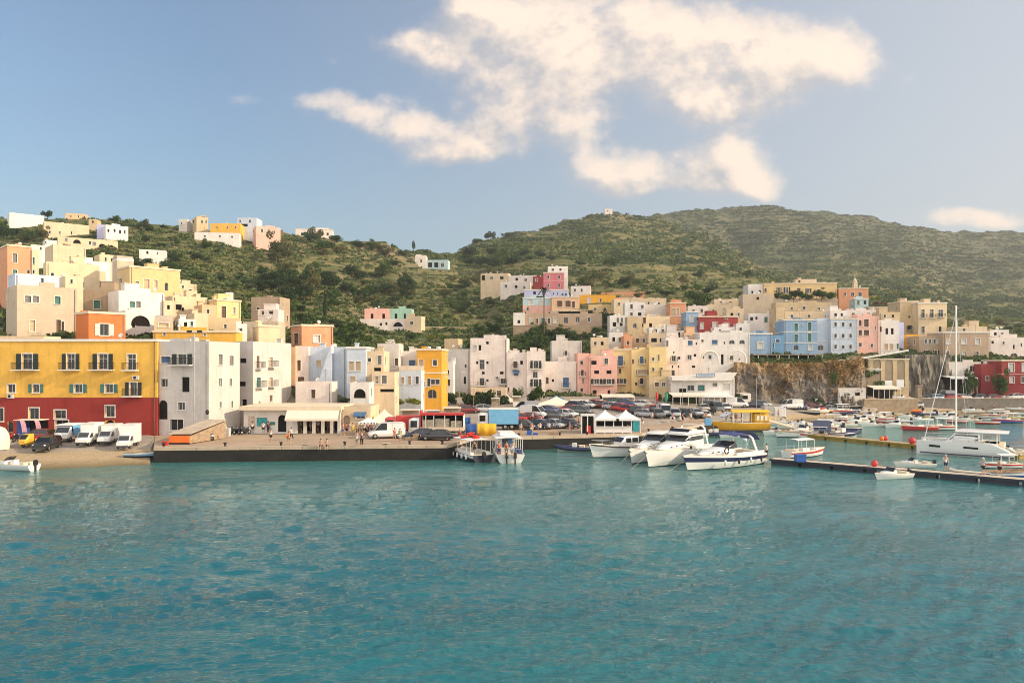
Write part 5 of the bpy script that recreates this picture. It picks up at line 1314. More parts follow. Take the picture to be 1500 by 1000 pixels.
aw = ray(431, D0, py=604); bw = ray(498, D0, py=604)
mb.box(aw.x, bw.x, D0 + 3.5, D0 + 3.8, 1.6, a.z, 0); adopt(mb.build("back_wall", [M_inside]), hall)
for px in (434, 447, 460, 473, 486, 497):
    p = ray(px, D0 + .2, py=600); mb = MB(); mb.box(p.x - .22, p.x + .22, D0, D0 + .45, 1.6, a.z, 0); mb.box(p.x - .3, p.x + .3, D0 - .06, D0 + .5, a.z - .35, a.z - .002, 0)
    adopt(mb.build("column", [wallmat('white')]), hall)
mb = MB(); q = ray(424, D0, py=606); r_ = ray(500, D0, py=604)
mb.add([(q.x, D0 - 2.2, q.z - .55), (r_.x, D0 - 2.2, q.z - .55), (r_.x, D0 - 1.1, a.z), (q.x, D0 - 1.1, a.z)], [(0, 1, 2, 3)]); mb.box(q.x, r_.x, D0 - 2.23, D0 - 2.2, q.z - .85, q.z - .55, 0)
adopt(mb.build("awning", [M_canvas]), hall)
house("cream end block of the ticket hall with one wide window", 499, 543, 595, 108.2, 0, 7, 'cream', "508,619,9,22,f 528,609,13,8,wm 537,626,6,14,n", base=1.62, par=.15)

def tent(name, label, px, py, w, ytop, yeave, dep, m, D=None, group=None, legs=4):
    """square market tent with a peaked canopy; py is the row of its feet"""
    D = D or onq(px, py, zs(px, 110)); g = zs(px, D); s = D / F
    r = thing(name, label, "tent", ((px - CX) * s, D + dep / 2, g), 0, group)
    hw, hd = w * s / 2, dep / 2; ze = CZ + (HY - yeave) * s - g; zp = CZ + (HY - ytop) * s - g
    mb = MB(); rings = []
    for t in np.linspace(0, 1, 7):
        k = (1 - t) ** 1.35 * .985 + .015; rings.append([(-hw * k, -hd * k, ze + (zp - ze) * t), (hw * k, -hd * k, ze + (zp - ze) * t), (hw * k, hd * k, ze + (zp - ze) * t), (-hw * k, hd * k, ze + (zp - ze) * t)])
    mb.loft(rings, 0, False, (False, True))
    for a_, b_ in (((-hw, -hd), (hw, -hd)), ((hw, -hd), (hw, hd)), ((hw, hd), (-hw, hd)), ((-hw, hd), (-hw, -hd))):
        n = 10
        for i in range(n):
            p, q = (a_[0] + (b_[0] - a_[0]) * i / n, a_[1] + (b_[1] - a_[1]) * i / n), (a_[0] + (b_[0] - a_[0]) * (i + 1) / n, a_[1] + (b_[1] - a_[1]) * (i + 1) / n)
            mb.quad((*p, ze - .22 - .05 * (i % 2)), (*q, ze - .27 + .05 * (i % 2)), (*q, ze), (*p, ze))
    mb.build("canopy", [m], r)
    for sx in (-1, 1):
        for sy in (-1, 1):
            lb = MB(); lb.tube([(sx * (hw - .05), sy * (hd - .05), 0), (sx * (hw - .05), sy * (hd - .05), ze)], .04, 6); lb.build("leg", [M_steel], r)
    return r
tent("market_tent", "peaked cream market tent beside the ticket hall", 560, 634, 46, 600, 619, 3.6, M_canvas, D=108)
tent("market_tent", "lower white market awning left of the peaked tent", 536, 634, 26, 612, 619, 3, M_canvasw, D=106.5)
tent("market_tent", "cream pointed parasol tent in front of the hedge on the street", 742, 604, 26, 577, 588, 3, M_canvas, D=150)
tent("market_tent", "broad cream and blue tent under the pale house front", 816, 606, 66, 581, 593, 5, M_canvas, D=146)
kt = tent("parasol", "small teal parasol on top of the broad tent", 816, 592, 22, 579, 584, 3, M_shutblue, D=150)

kr = thing("kiosk", "white kiosk with twin pointed roofs at the quay edge", "kiosk", ((905 - CX) / F * 106.5, 108.6, 1.7))
s = 106.5 / F
def kx(px): return (px - 905) * s
mb = MB(); zc = .95
mb.box(kx(873), kx(925), -2.0, -1.9, .1, zc, 0); mb.box(kx(873), kx(873) + .1, -1.9, 2, .1, zc, 0); mb.box(kx(925) - .1, kx(925), -1.9, 2, .1, zc, 0); mb.box(kx(873), kx(925), -2.15, -1.6, zc, zc + .07, 0)
mb.build("counter", [M_white], kr)
zk = CZ + (HY - 613) * s - 1.7
for px in (873, 886, 899, 912, 925, 938):
    for yy_ in (-1.95, 1.9):
        pb = MB(); pb.box(kx(px) - .06, kx(px) + .06, yy_ - .06, yy_ + .06, 0, zk, 0); pb.build("post", [M_white], kr)
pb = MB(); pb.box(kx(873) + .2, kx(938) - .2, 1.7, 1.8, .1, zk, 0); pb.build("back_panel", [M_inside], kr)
pb = MB(); pb.box(kx(927), kx(937), -1.98, -1.9, .3, zk - .1, 0); pb.build("poster", [M_teal], kr)
zp = CZ + (HY - 601) * s - 1.7
for c in (889, 920):
    pb = MB(); hw = 17.5 * s; rings = []
    for t in np.linspace(0, 1, 7):
        k = (1 - t) ** 1.5 * .985 + .015; rings.append([(kx(c) - hw * k, -2.2 * k, zk + (zp - zk) * t), (kx(c) + hw * k, -2.2 * k, zk + (zp - zk) * t), (kx(c) + hw * k, 2.2 * k, zk + (zp - zk) * t), (kx(c) - hw * k, 2.2 * k, zk + (zp - zk) * t)])
    pb.loft(rings, 0, False, (True, True)); pb.box(kx(c) - hw, kx(c) + hw, -2.22, -2.2, zk - .3, zk, 0); pb.build("roof", [M_canvasw], kr)
kb2 = thing("booth", "narrow dark fronted booth left of the twin roofed kiosk", "booth", ((862 - CX) / F * 106, 107, 1.7))
mb = MB(); mb.box(-1.0, 1.0, -.8, .8, 2.55, 2.75, 0); mb.build("roof", [M_white], kb2)
mb = MB(); mb.box(-.85, .85, .2, .3, 0, 2.55, 0); mb.build("panel", [M_inside], kb2)
for x in (-.95, -.1, .95):
    mb = MB(); mb.box(x - .07, x + .07, -.75, -.6, 0, 2.55, 0); mb.build("post", [M_white], kb2)
mb = MB(); mb.box(-.3, .35, -.7, -.1, 0, 1.1, 0); mb.build("drinks_fridge", [M_redp], kb2)

rest = house("low white restaurant with a framed sign under the white hotel", 983, 1076, 553, 160, -2, 6, 'white', "1012,568,10,8,w 1027,568,10,9,g 1047,563,7,5,c 1064,566,10,8,v 1000,572,10,6,n", base=3.0, par=.3)
mb = MB(); Dq = 159.5
P = [ray(983, Dq, py=552), ray(1078, Dq, py=545.5), ray(1070, Dq, py=557), ray(983, Dq, py=557)]
mb.add([(p.x, p.y - .9, p.z) for p in P] + [(p.x, p.y + 5, p.z + .02) for p in P], [(0, 3, 2, 1), (4, 5, 6, 7), (0, 1, 5, 4), (1, 2, 6, 5), (2, 3, 7, 6), (3, 0, 4, 7)])
adopt(mb.build("sloping_fascia", [M_trim]), rest)
mb = MB(); a, b = ray(1020, 158.4, py=551.6), ray(1047, 158.4, py=546.8)
mb.box(a.x, b.x, 158.45, 158.55, a.z, b.z, 0)
for q in ((a.x, b.x, b.z - .07, b.z), (a.x, b.x, a.z, a.z + .07), (a.x, a.x + .07, a.z, b.z), (b.x - .07, b.x, a.z, b.z)): mb.box(q[0], q[1], 158.42, 158.447, q[2], q[3], 1)
rr = random.Random(5); x = a.x + .45
while x < b.x - .45:
    w = rr.uniform(.10, .20); mb.box(x, x + w * .4, 158.43, 158.447, a.z + .2, b.z - .2, 1)
    if rr.random() < .7: mb.box(x + w * .4, x + w, 158.43, 158.447, b.z - .28, b.z - .2, 1)
    if rr.random() < .6: mb.box(x + w * .4, x + w, 158.43, 158.447, a.z + .2, a.z + .28, 1)
    x += w + .09
adopt(mb.build("sign", [flat("pale_blue_board", (.55, .60, .66), .6), M_shutblue]), rest)
def canopy(label, x0, x1, yt, ybase, D, dep, m, nposts=4, slope=.5, name="awning_canopy", cat="canopy", back=True):
    s = D / F; c = (x0 + x1) / 2; g = zs(c, D); zt = CZ + (HY - yt) * s - g; hw = (x1 - x0) / 2 * s
    r = thing(name, label, cat, ((c - CX) * s, D, g))
    mb = MB(); mb.add([(-hw, 0, zt - slope), (hw, 0, zt - slope), (hw, dep, zt), (-hw, dep, zt), (-hw, 0, zt - slope - .08), (hw, 0, zt - slope - .08), (hw, dep, zt - .08), (-hw, dep, zt - .08)],
                       [(0, 1, 2, 3), (7, 6, 5, 4), (4, 5, 1, 0), (5, 6, 2, 1), (6, 7, 3, 2), (7, 4, 0, 3)]); mb.box(-hw, hw, -.03, -.003, zt - slope - .35, zt - slope - .02, 0)
    mb.build("canopy", [m], r)
    for i in range(nposts):
        x = -hw + .1 + (2 * hw - .2) * i / (nposts - 1)
        pb = MB(); pb.tube([(x, .12, -.3), (x, .12, zt - slope - .085)], .06, 6); pb.build("post", [M_white], r)
    if back:
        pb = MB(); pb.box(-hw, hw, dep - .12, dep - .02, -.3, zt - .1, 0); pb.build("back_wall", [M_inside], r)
    return r
canopy("broad cream restaurant awning on white columns", 985, 1032, 576, 596, 152, 5, M_canvas, 5, .4)
canopy("white veranda roof with a dark glazed front", 1028, 1074, 578, 596, 156, 4, M_canvasw, 6, .2)
canopy("low cream shop awning under the yellow house", 882, 930, 578, 596, 158, 4, M_canvas, 4, .3)
canopy("dark shop front with a slim roof under the pink house", 836, 884, 586, 600, 154, 3, M_trim, 5, .1)
canopy("cream cafe canopy at the foot of the arched wall", 1279, 1320, 565, 588, 169.5, 4, M_canvas, 6, .5)
canopy("white awning beside the red house", 1392, 1432, 551, 590, 181, 4, M_canvasw, 3, .3)

house("tan arched retaining wall below the white clifftop house", 1272, 1331, 525, 176, -2, 3, 'sand', "1284.5,545,11,42,f 1302,545,11,42,f 1319.5,545,11,42,f", base=2.6, cornice=M_creamtrim, par=.1, name="retaining_wall", cat="wall")
for c, y0, y1 in ((1302, 557, 567), (1319, 556, 567)):
    tag(poster("billboard", c - 6, c + 5, y0, y1, M_canvasw, D=174.6), "white panel standing in the %s arch of the tan wall" % ("middle" if c < 1310 else "right"), "panel")
mb = MB(); W0 = [ray(1205, 175, py=530), ray(1331, 174.5, py=511.5)]
pts = [W0[0], ray(1240, 175, py=526), ray(1272, 175, py=521.5), W0[1]]
for p, q in zip(pts[:-1], pts[1:]):
    mb.add([(p.x, p.y, p.z - .45), (q.x, q.y, q.z - .45), (q.x, q.y, q.z), (p.x, p.y, p.z), (p.x, p.y + .4, p.z - .45), (q.x, q.y + .4, q.z - .45), (q.x, q.y + .4, q.z), (p.x, p.y + .4, p.z)],
           [(0, 1, 2, 3), (5, 4, 7, 6), (3, 2, 6, 7), (0, 4, 5, 1)])
tag(mb.build("ramp_wall", [wallmat('white')]), "white parapet of the ramp climbing along the cliff", "wall")
def rough_wall(name, label, cat, x0, x1, y0, y1, D, m, seed, amp=1.2, kind=None):
    u = np.linspace(x0, x1, 60); v = np.linspace(0, 1, 30); UU, VV = np.meshgrid(u, v)
    n = fbm(UU / 6, VV * 3 + seed, 4, seed)
    dd = D + 2.5 * VV - (n - .5) * amp * 2 * np.sin(np.pi * np.clip(VV, 0.02, .97)) ** .4
    zz_ = (CZ + (HY - y1) / F * D - 1) * (1 - VV) + (CZ + (HY - y0) / F * D) * VV
    V = np.stack([(UU - CX) / F * dd, dd, zz_], 2); l = V[-1].copy(); l[:, 1] += 5; V = np.concatenate([V, l[None]], 0)
    nr, nc = V.shape[:2]; ii = (np.arange(nr - 1)[:, None] * nc + np.arange(nc - 1)[None, :]).ravel()
    o = link(name, npmesh(name, V.reshape(-1, 3), np.stack([ii, ii + 1, ii + nc + 1, ii + nc], 1), m)); return tag(o, label, cat, kind=kind)
M_rockgrey = concrete("grey_rock", (.075, .068, .058), (.26, .225, .175), .5)
M_stonewall = concrete("tan_stone_wall", (.20, .145, .09), (.42, .32, .21), 1.2)
M_greywall = concrete("grey_sea_wall", (.13, .11, .095), (.25, .215, .18), .9)
rough_wall("rock_face", "dark grey rock between the arched wall and the red house", "rock", 1326, 1394, 519, 590, 184, M_rockgrey, 4, 2.0)
def sea_wall(label, x0, x1, y0, y1, D0_, D1_, m):
    a, b = ray(x0, D0_, py=y0), ray(x1, D1_, py=y0); zt = a.z; mb = MB()
    d = (Vector((b.x, b.y)) - Vector((a.x, a.y))); n = Vector((-d.y, d.x)).normalized() * .7
    P = [(a.x, a.y), (b.x, b.y), (b.x + n.x, b.y + n.y), (a.x + n.x, a.y + n.y)]
    mb.prism(P, -.6, zt, 0); e = n.normalized() * .08
    P2 = [(p[0] - e.x, p[1] - e.y) for p in P[:2]] + [(p[0] + e.x, p[1] + e.y) for p in P[2:]]
    r = tag(mb.build("sea_wall", [m]), label, "wall"); cb = MB(); cb.prism(P2, zt + .004, zt + .16, 0); adopt(cb.build("coping", [M_kerb]), r); return r
sea_wall("grey sea wall behind the small boat beach at the right", 1346, 1640, 584, 600, 172.5, 173, M_greywall)
sea_wall("sunlit tan stone sea wall below the cafe canopy", 1266, 1345, 585, 603, 166, 168, M_stonewall)
sea_wall("stone terrace wall under the pink and green house", 505, 692, 477, 482, 236, 250, M_stonewall)
sea_wall("stone terrace wall in the gardens below the long brown house", 752, 880, 477, 482, 222, 224, M_stonewall)
mb = MB(); p = ray(1346, 171.2, py=590); mb.box(p.x - .5, p.x + .5, 170.8, 171.8, 0, CZ + (HY - 566) / F * 171, 0); mb.box(p.x - .62, p.x + .62, 170.7, 171.9, CZ + (HY - 566) / F * 171 + .003, CZ + (HY - 566) / F * 171 + .3, 0)
tag(mb.build("stone_pillar", [M_stonewall]), "sunlit stone pillar at the corner of the sea wall", "pillar")
r = thing("pergola", "long dark pergola on white posts along the cliff edge", "pergola", (ray(1160, 177.5, py=529).x, 177.5, ray(1160, 177.5, py=530).z))
s = 177.5 / F
mb = MB(); mb.box(-49 * s, 46 * s, 0, 3.2, 1.62, 1.76, 0)
for i in range(24): mb.box((-48 + i * 4) * s, (-47.3 + i * 4) * s, -.3, 3.4, 1.765, 1.85, 0)
mb.build("roof_beams", [M_wood], r)
mb = MB(); mb.box(-49 * s, 46 * s, 3.1, 3.2, 0, 1.6, 0); mb.build("screen", [M_inside], r)
for x in (-49, -36, -22, -18, -4, 10, 24, 35, 45):
    pb = MB(); pb.box(x * s - .07, x * s + .07, .1, .24, -.3, 1.61, 0); pb.build("post", [M_white], r)
D = 300; s = D / F; p = ray(1252, D, py=424)
r = thing("bell_tower", "small cream bell tower with a pointed cap against the hill", "tower", (p.x, D, p.z)); r.scale = (.7, .7, .8)
mb = MB(); mb.box(-1.1, 1.1, -1.1, 1.1, -3, 3.6, 0); mb.box(-1.25, 1.25, -1.25, 1.25, 3.603, 3.85, 0); mb.build("wall", [wallmat('cream')], r)
mb = MB(); mb.lathe([(1.1, 3.853), (1.0, 4.4), (.75, 5.0), (.35, 5.5), (.12, 6.1), (.05, 7.4)], 10); mb.build("cap", [wallmat('cream')], r)
D = 100.5; p = ray(285, D, py=633); h = CZ + (HY - 486) / F * D - 1.7
r = thing("lamp_post", "tall lamp post with two floodlights in front of the white house", "lamp post", (p.x, D, 1.7))
mb = MB(); mb.tube([(0, 0, 0), (0, 0, h)], [.13, .075], 8); mb.build("pole", [M_steel], r)
mb = MB(); mb.tube([(-.8, 0, h - .1), (.8, 0, h - .1)], .045, 6); mb.tube([(-.6, 0, h - .7), (.6, 0, h - .7)], .035, 6); mb.build("cross_bar", [M_steel], r)
for x in (-.7, .7):
    mb = MB(); mb.box(x - .3, x + .3, -.16, .16, h - .06, h + .22, 0, Matrix.Translation((0, 0, 0))); mb.build("floodlight", [M_iron], r)
D = 99; p = ray(300, D, py=620)
r = thing("street_lamp", "short street lamp with a dark lantern beside the orange ramp", "street lamp", (p.x, D, 1.7))
mb = MB(); mb.tube([(0, 0, 0), (0, 0, 3.4), (.15, 0, 3.7)], [.07, .05, .04], 6); mb.build("pole", [M_steel], r); mb = MB(); mb.lathe([(.05, 3.25), (.22, 3.4), (.26, 3.75), (.05, 3.95)], 8, c=(.35, 0, 0)); mb.build("lantern", [M_iron], r)
D = 92.5; s = D / F; p = ray(263, D, py=655)
r = thing("loading_ramp", "orange fronted loading ramp with a sloping top on the quay", "loading ramp", (p.x, D, 1.7))
mb = MB(); w = 15 * s; mb.add([(-w, 0, .12), (w, 0, .12), (w, 0, 1.05), (-w, 0, 1.05), (-w + 1.6, 7.5, .05), (w + 1.6, 7.5, .05), (w + 1.6, 7.5, 2.3), (-w + 1.6, 7.5, 2.3)],
                              [(1, 5, 6, 2), (4, 0, 3, 7), (5, 4, 7, 6), (0, 4, 5, 1)]); mb.build("frame", [M_wood], r)
mb = MB(); mb.add([(-w - .1, -.1, 1.35), (w + .1, -.1, 1.35), (w + 1.7, 7.5, 2.55), (-w + 1.5, 7.5, 2.55), (-w - .1, -.1, 1.25), (w + .1, -.1, 1.25), (w + 1.7, 7.5, 2.45), (-w + 1.5, 7.5, 2.45)],
                  [(0, 1, 2, 3), (4, 5, 1, 0), (5, 6, 2, 1), (6, 7, 3, 2), (7, 4, 0, 3), (7, 6, 5, 4)]); mb.build("sloping_deck", [M_roof], r)
mb = MB(); mb.box(-w, w, -.06, -.003, .22, 1.12, 0); mb.box(-w, w, -.075, -.062, .62, .66, 0); mb.build("front_panel", [M_orange], r)
mb = MB(); mb.box(-w, w, -.05, -.002, 0, .2, 0); mb.build("rubber_base", [M_black], r)
house("lone white farmhouse high on the middle hill", 943, 958, 358, 700, -10, 8, 'white', "947,362,2,3,n 953,362,2,3,n")
house("tiny summit hut on top of the middle hill", 886, 897, 306, 838, 0, 6, 'palepink', "890,309,2,2,n")
# ------------------------------------------------------------------ vehicles
CARCOL = dict(white=(.74, .73, .70), silver=(.42, .43, .44), black=(.016, .016, .018), red=(.50, .025, .022), blue=(.035, .075, .24), grey=(.14, .145, .15), navy=(.018, .025, .065), green=(.05, .13, .08), sky=(.32, .48, .62), beige=(.52, .45, .34), yellow=(.72, .42, .03), darkred=(.20, .014, .016))
def carpaint(c):
    n = "car_paint_" + c
    if n in _mats: return _mats[n]
    m = mat(n, CARCOL[c], .28, var=.06, scale=1.5, spec=.6); m.node_tree.nodes['Principled BSDF'].inputs['Coat Weight'].default_value = .5; return m
M_carglass = mat("car_glass", (.012, .015, .018), .06, var=.3, spec=.8)
M_tyre = mat("tyre_rubber", (.015, .015, .015), .85, var=.2)
M_rim = mat("wheel_rim", (.45, .45, .45), .35, metal=.7, var=.1)
M_lamp = mat("headlight_glass", (.62, .62, .58), .12, var=.05)
M_tail = mat("tail_light", (.35, .01, .01), .25, var=.1)
M_plastic = mat("grey_plastic", (.05, .05, .052), .6, var=.1)
_wheel = {}
def wheel(parent, x, y, r, w=.2):
    if r not in _wheel:
        mb = MB(); mb.lathe([(r * .6, -w / 2), (r * .92, -w / 2), (r, -w * .3), (r, w * .3), (r * .92, w / 2), (r * .6, w / 2)], 16, 0, xf=Matrix.Rotation(R(90), 4, 'X'))
        rb = MB(); rb.lathe([(.01, -w * .40), (r * .3, -w * .44), (r * .61, -w * .36), (r * .61, w * .36), (r * .3, w * .44), (.01, w * .40)], 12, 0, xf=Matrix.Rotation(R(90), 4, 'X'))
        _wheel[r] = (mb.mesh("tyre", [M_tyre]), rb.mesh("rim", [M_rim]))
    o = link("wheel", _wheel[r][0], parent, (x, y, r)); link("rim", _wheel[r][1], o); return o
def sect(hw, z0, z1, r=.1):
    """rounded section at one station, counter-clockwise"""
    return [(-hw + r, z0), (hw - r, z0), (hw, z0 + r), (hw * 1.0, (z0 + z1) / 2), (hw * .97, z1 - r), (hw * .9, z1), (-hw * .9, z1), (-hw * .97, z1 - r), (-hw, (z0 + z1) / 2), (-hw, z0 + r)]
def car_proto(kind):
    r = thing("parked_car", "car", "car")
    if kind == 'hatch': L, W, zb, zr = 3.9, .84, .92, 1.48; st = [(-1.95, .70, .38, .80), (-1.85, .79, .26, .92), (-1.2, .84, .22, .95), (.55, .84, .22, .95), (1.2, .83, .22, .90), (1.75, .77, .26, .76), (1.95, .64, .36, .62)]; cab = [(-1.82, .68, .95), (-1.45, .62, 1.40), (-.9, .61, 1.48), (.15, .61, 1.47), (.55, .63, 1.36), (1.15, .70, .92)]
    elif kind == 'suv': L, W, zb, zr = 4.4, .92, 1.05, 1.72; st = [(-2.2, .78, .45, .95), (-2.1, .88, .34, 1.05), (-1.4, .92, .30, 1.08), (.7, .92, .30, 1.08), (1.5, .90, .30, 1.02), (2.05, .84, .34, .92), (2.2, .72, .45, .78)]; cab = [(-2.12, .78, 1.07), (-1.9, .70, 1.62), (-1.2, .68, 1.72), (.2, .68, 1.71), (.7, .70, 1.58), (1.3, .78, 1.05)]
    elif kind == 'sedan': L, W, zb, zr = 4.5, .87, .90, 1.42; st = [(-2.25, .72, .40, .82), (-2.1, .82, .28, .92), (-1.4, .87, .22, .94), (.7, .87, .22, .93), (1.4, .86, .22, .88), (2.05, .80, .26, .74), (2.25, .66, .36, .62)]; cab = [(-1.75, .68, .92), (-1.1, .62, 1.34), (-.7, .61, 1.42), (.2, .61, 1.41), (.6, .63, 1.30), (1.3, .72, .90)]
    else: L, W, zb, zr = 4.9, .96, 1.15, 2.15; st = [(-2.45, .90, .42, 1.15), (-2.4, .95, .32, 1.2), (-1, .96, .28, 1.2), (1.2, .96, .28, 1.2), (1.75, .94, .28, 1.10), (2.3, .86, .32, .92), (2.45, .74, .42, .75)]; cab = [(-2.44, .90, 1.18), (-2.38, .86, 2.05), (-2.1, .86, 2.15), (.6, .86, 2.14), (1.0, .86, 1.95), (1.75, .88, 1.12)]
    mb = MB(); mb.loft([[(x, y, z) for y, z in sect(hw, z0, z1)] for x, hw, z0, z1 in st][::-1], 0); mb.build("body", [carpaint('white')], r)
    def cs(x, hw, z, zl): return [(x, -hw, z), (x, hw, z)]
    g = MB(); zl = cab[0][2]
    ring = lambda x, hw, z: [(x, -W * .93, zl - .02), (x, W * .93, zl - .02), (x, hw * 1.04, z - .05), (x, hw * .9, z), (x, -hw * .9, z), (x, -hw * 1.04, z - .05)]
    g.loft([ring(x, hw, max(z, zl + .02)) for x, hw, z in cab][::-1], 0, False); g.build("windows", [M_carglass], r)
    rb = MB(); rr_ = cab[1:-1]
    rb.loft([[(x, -hw * .98, z - .03), (x, hw * .98, z - .03), (x, hw * .86, z + .025), (x, -hw * .86, z + .025)] for x, hw, z in rr_][::-1], 0)
    for sx in (-1, 1):
        for i in ((0, 1), (3, 4), (4, 5)) if kind != 'van' else ((0, 1), (4, 5)):
            p, q = cab[i[0]], cab[i[1]]; k = lambda c, o: (c[0], sx * (c[1] * (1.05 if c[2] > zl + .1 else 1) + (W * .93 - c[1]) * (1 if c[2] < zl + .1 else 0) + o), c[2] - .02)
            rb.tube([k(p, .005), k(q, .005)], .045, 4)
        x = (cab[2][0] + cab[3][0]) / 2; rb.tube([(x, sx * W * .94, zl), (x, sx * cab[2][1] * 1.06, zr - .05)], .04, 4)
    if kind == 'van':
        for sx in (-1, 1): rb.add([(-2.42, sx * (W * .945), 1.16), (.0, sx * (W * .945), 1.16), (.0, sx * .905, 2.1), (-2.38, sx * .905, 2.1)], [(0, 1, 2, 3) if sx < 0 else (3, 2, 1, 0)])
    rb.build("roof", [carpaint('white')], r)
    wr = .31 if kind in ('hatch', 'sedan') else .36
    for sx in (-1, 1):
        for sy in (-1, 1): wheel(r, sx * L * .31 + (.05 if sx > 0 else 0), sy * (W - .09), wr)
    for sy in (-1, 1):
        h = MB(); h.ball((L / 2 - .13, sy * W * .70, st[-1][3] + .02), .13, 8, sq=(.9, 1.3, .7)); h.build("headlight", [M_lamp], r)
        h = MB(); h.box(-L / 2 - .015, -L / 2 + .14, sy * W * .72 - .1, sy * W * .72 + .1, st[0][3] - .16, st[0][3] + .02); h.build("tail_light", [M_tail], r)
        h = MB(); h.box(cab[-1][0] - .35, cab[-1][0] - .22, sy * (W + .1) - .08, sy * (W + .1) + .08, zl + .02, zl + .15); h.build("mirror", [M_plastic], r)
    for x0_, x1_ in ((L / 2 - .16, L / 2 + .02), (-L / 2 - .02, -L / 2 + .16)):
        b_ = MB(); b_.box(x0_, x1_, -W * .73, W * .73, .30, .50); b_.build("bumper", [M_plastic], r)
    return r
PROTO = {k: car_proto(k) for k in ('hatch', 'suv', 'sedan', 'van')}
_used = set()
def car(kind, px, py, deg, col, label, D=None, group="cars parked on the quay"):
    """deg: direction of the bonnet in the ground plane, 0 = to the right, -90 = towards the viewer"""
    D = D or None
    if D is None:
        D = solve(px, py, 94)
        if 223 < px < 1046:
            d2 = onq(px, py)
            if d2 - shore(px) < 15: D = d2
    z = zs(px, D) + .005; loc = ((px - CX) / F * D, D, z)
    p = carpaint(col)
    sw = {'body': p, 'roof': p}
    if kind not in _used:
        _used.add(kind); r = PROTO[kind]; r.location = loc; r.rotation_euler = (0, 0, R(deg)); r['label'] = label; r['group'] = group
        for c in r.children:
            if c.name.split('.')[0] in sw: c.material_slots[0].link = 'OBJECT'; c.material_slots[0].material = p
        if kind == 'van': r.name = "van"; r['category'] = "van"
        return r
    r = dup(PROTO[kind], loc, R(deg), label, group, swap=sw); return r
for a in (('hatch', 769, 629, -25, 'black', "black hatchback nearest the water, left of the parking row"), ('hatch', 793, 628, -40, 'navy', "dark navy hatchback second in the front parking row"),
          ('hatch', 812, 627, -42, 'silver', "silver hatchback in the front parking row beside the navy one"), ('hatch', 833, 627, -42, 'black', "black hatchback at the right end of the front parking row"),
          ('hatch', 756, 618, 170, 'red', "bright red car beside the light blue trailer"), ('van', 783, 612, -30, 'white', "white minivan behind the front parking row"), ('van', 769, 605, 175, 'silver', "big silver van behind the white minivan"),
          ('hatch', 812, 613, -35, 'grey', "grey hatchback behind the silver one"), ('sedan', 829, 611, -35, 'white', "white saloon in the second parking row"), ('sedan', 805, 605, -30, 'blue', "blue saloon in the third parking row"),
          ('sedan', 838, 604, -30, 'red', "red saloon under the broad tent"), ('suv', 852, 608, -35, 'grey', "dark grey off-road car left of the kiosk"), ('hatch', 779, 617, -20, 'darkred', "dark red hatchback hidden between vans")):
    car(*a)
rr = random.Random(21)
rows = [(872, 596, 'red', 'sedan', "row of cars, first red saloon behind the kiosk"), (884, 598, 'darkred', 'hatch', "dark red hatchback behind the first red saloon"), (897, 600, 'silver', 'hatch', "silver hatchback above the kiosk roofs"), (910, 602, 'red', 'hatch', "red hatchback right of the kiosk roofs"),
        (922, 604, 'red', 'sedan', "second red saloon right of the kiosk"), (936, 607, 'black', 'hatch', "black hatchback in the slanting row beside the kiosk"), (946, 611, 'silver', 'hatch', "silver hatchback at the end of the slanting row"), (955, 604, 'red', 'hatch', "red hatchback near the flags"),
        (962, 612, 'grey', 'suv', "grey off-road car facing the water"), (973, 609, 'white', 'van', "white van facing the water right of the kiosk"), (988, 612, 'silver', 'suv', "silver off-road car facing the water"), (1002, 610, 'black', 'hatch', "black hatchback before the cream awning"),
        (1018, 609, 'silver', 'sedan', "silver saloon before the cream awning"), (1032, 612, 'white', 'sedan', "white saloon near the yellow boat"), (1046, 606, 'grey', 'van', "grey van behind the yellow boat"), (1030, 602, 'beige', 'sedan', "beige saloon in front of the veranda"), (1062, 601, 'white', 'hatch', "white hatchback in front of the veranda"),
        (968, 600, 'navy', 'sedan', "navy saloon in the row below the yellow house"), (942, 597, 'white', 'hatch', "white hatchback below the yellow house"), (918, 595, 'blue', 'hatch', "blue hatchback under the cream shop awning"), (902, 593, 'green', 'hatch', "green hatchback under the pink house"), (858, 597, 'white', 'sedan', "white saloon under the pink house"), (843, 598, 'black', 'sedan', "black saloon by the dark shop front")]
for i, (px, py, c, k, l) in enumerate(rows): car(k, px, py, -40 + rr.uniform(-12, 12) if px < 955 else -80 + rr.uniform(-15, 15), c, l)
for px, py, c, k, l, D in ((1352, 586, 'navy', 'sedan', "navy saloon behind the right sea wall", 177), (1369, 586, 'sky', 'hatch', "pale blue hatchback behind the right sea wall", 177), (1383, 585, 'silver', 'van', "silver van under the white awning", 179), (1397, 586, 'red', 'hatch', "red hatchback under the white awning", 177),
                           (1408, 586, 'white', 'sedan', "white saloon left of the first street tree", 177), (1437, 586, 'black', 'hatch', "black hatchback between the two street trees", 177), (1452, 586, 'darkred', 'sedan', "dark red saloon before the red house", 177), (1486, 586, 'white', 'hatch', "white hatchback right of the second street tree", 177),
                           (1327, 590, 'white', 'sedan', "white saloon right of the cafe canopy", 170.5), (1339, 590, 'silver', 'hatch', "silver hatchback beside the stone pillar", 171), (1205, 590, 'white', 'van', "white van at the foot of the cliff", 168), (1222, 592, 'black', 'hatch', "black hatchback at the foot of the cliff", 167), (1168, 594, 'blue', 'hatch', "blue hatchback behind the fishing boats", 162), (1184, 593, 'darkred', 'sedan', "dark red saloon behind the fishing boats", 164), (1248, 591, 'silver', 'sedan', "silver saloon left of the cafe canopy", 169)):
    car(k, px, py, 175 + rr.uniform(-8, 8) if rr.random() < .5 else rr.uniform(-8, 8), c, l, D, "cars on the street by the far shore")
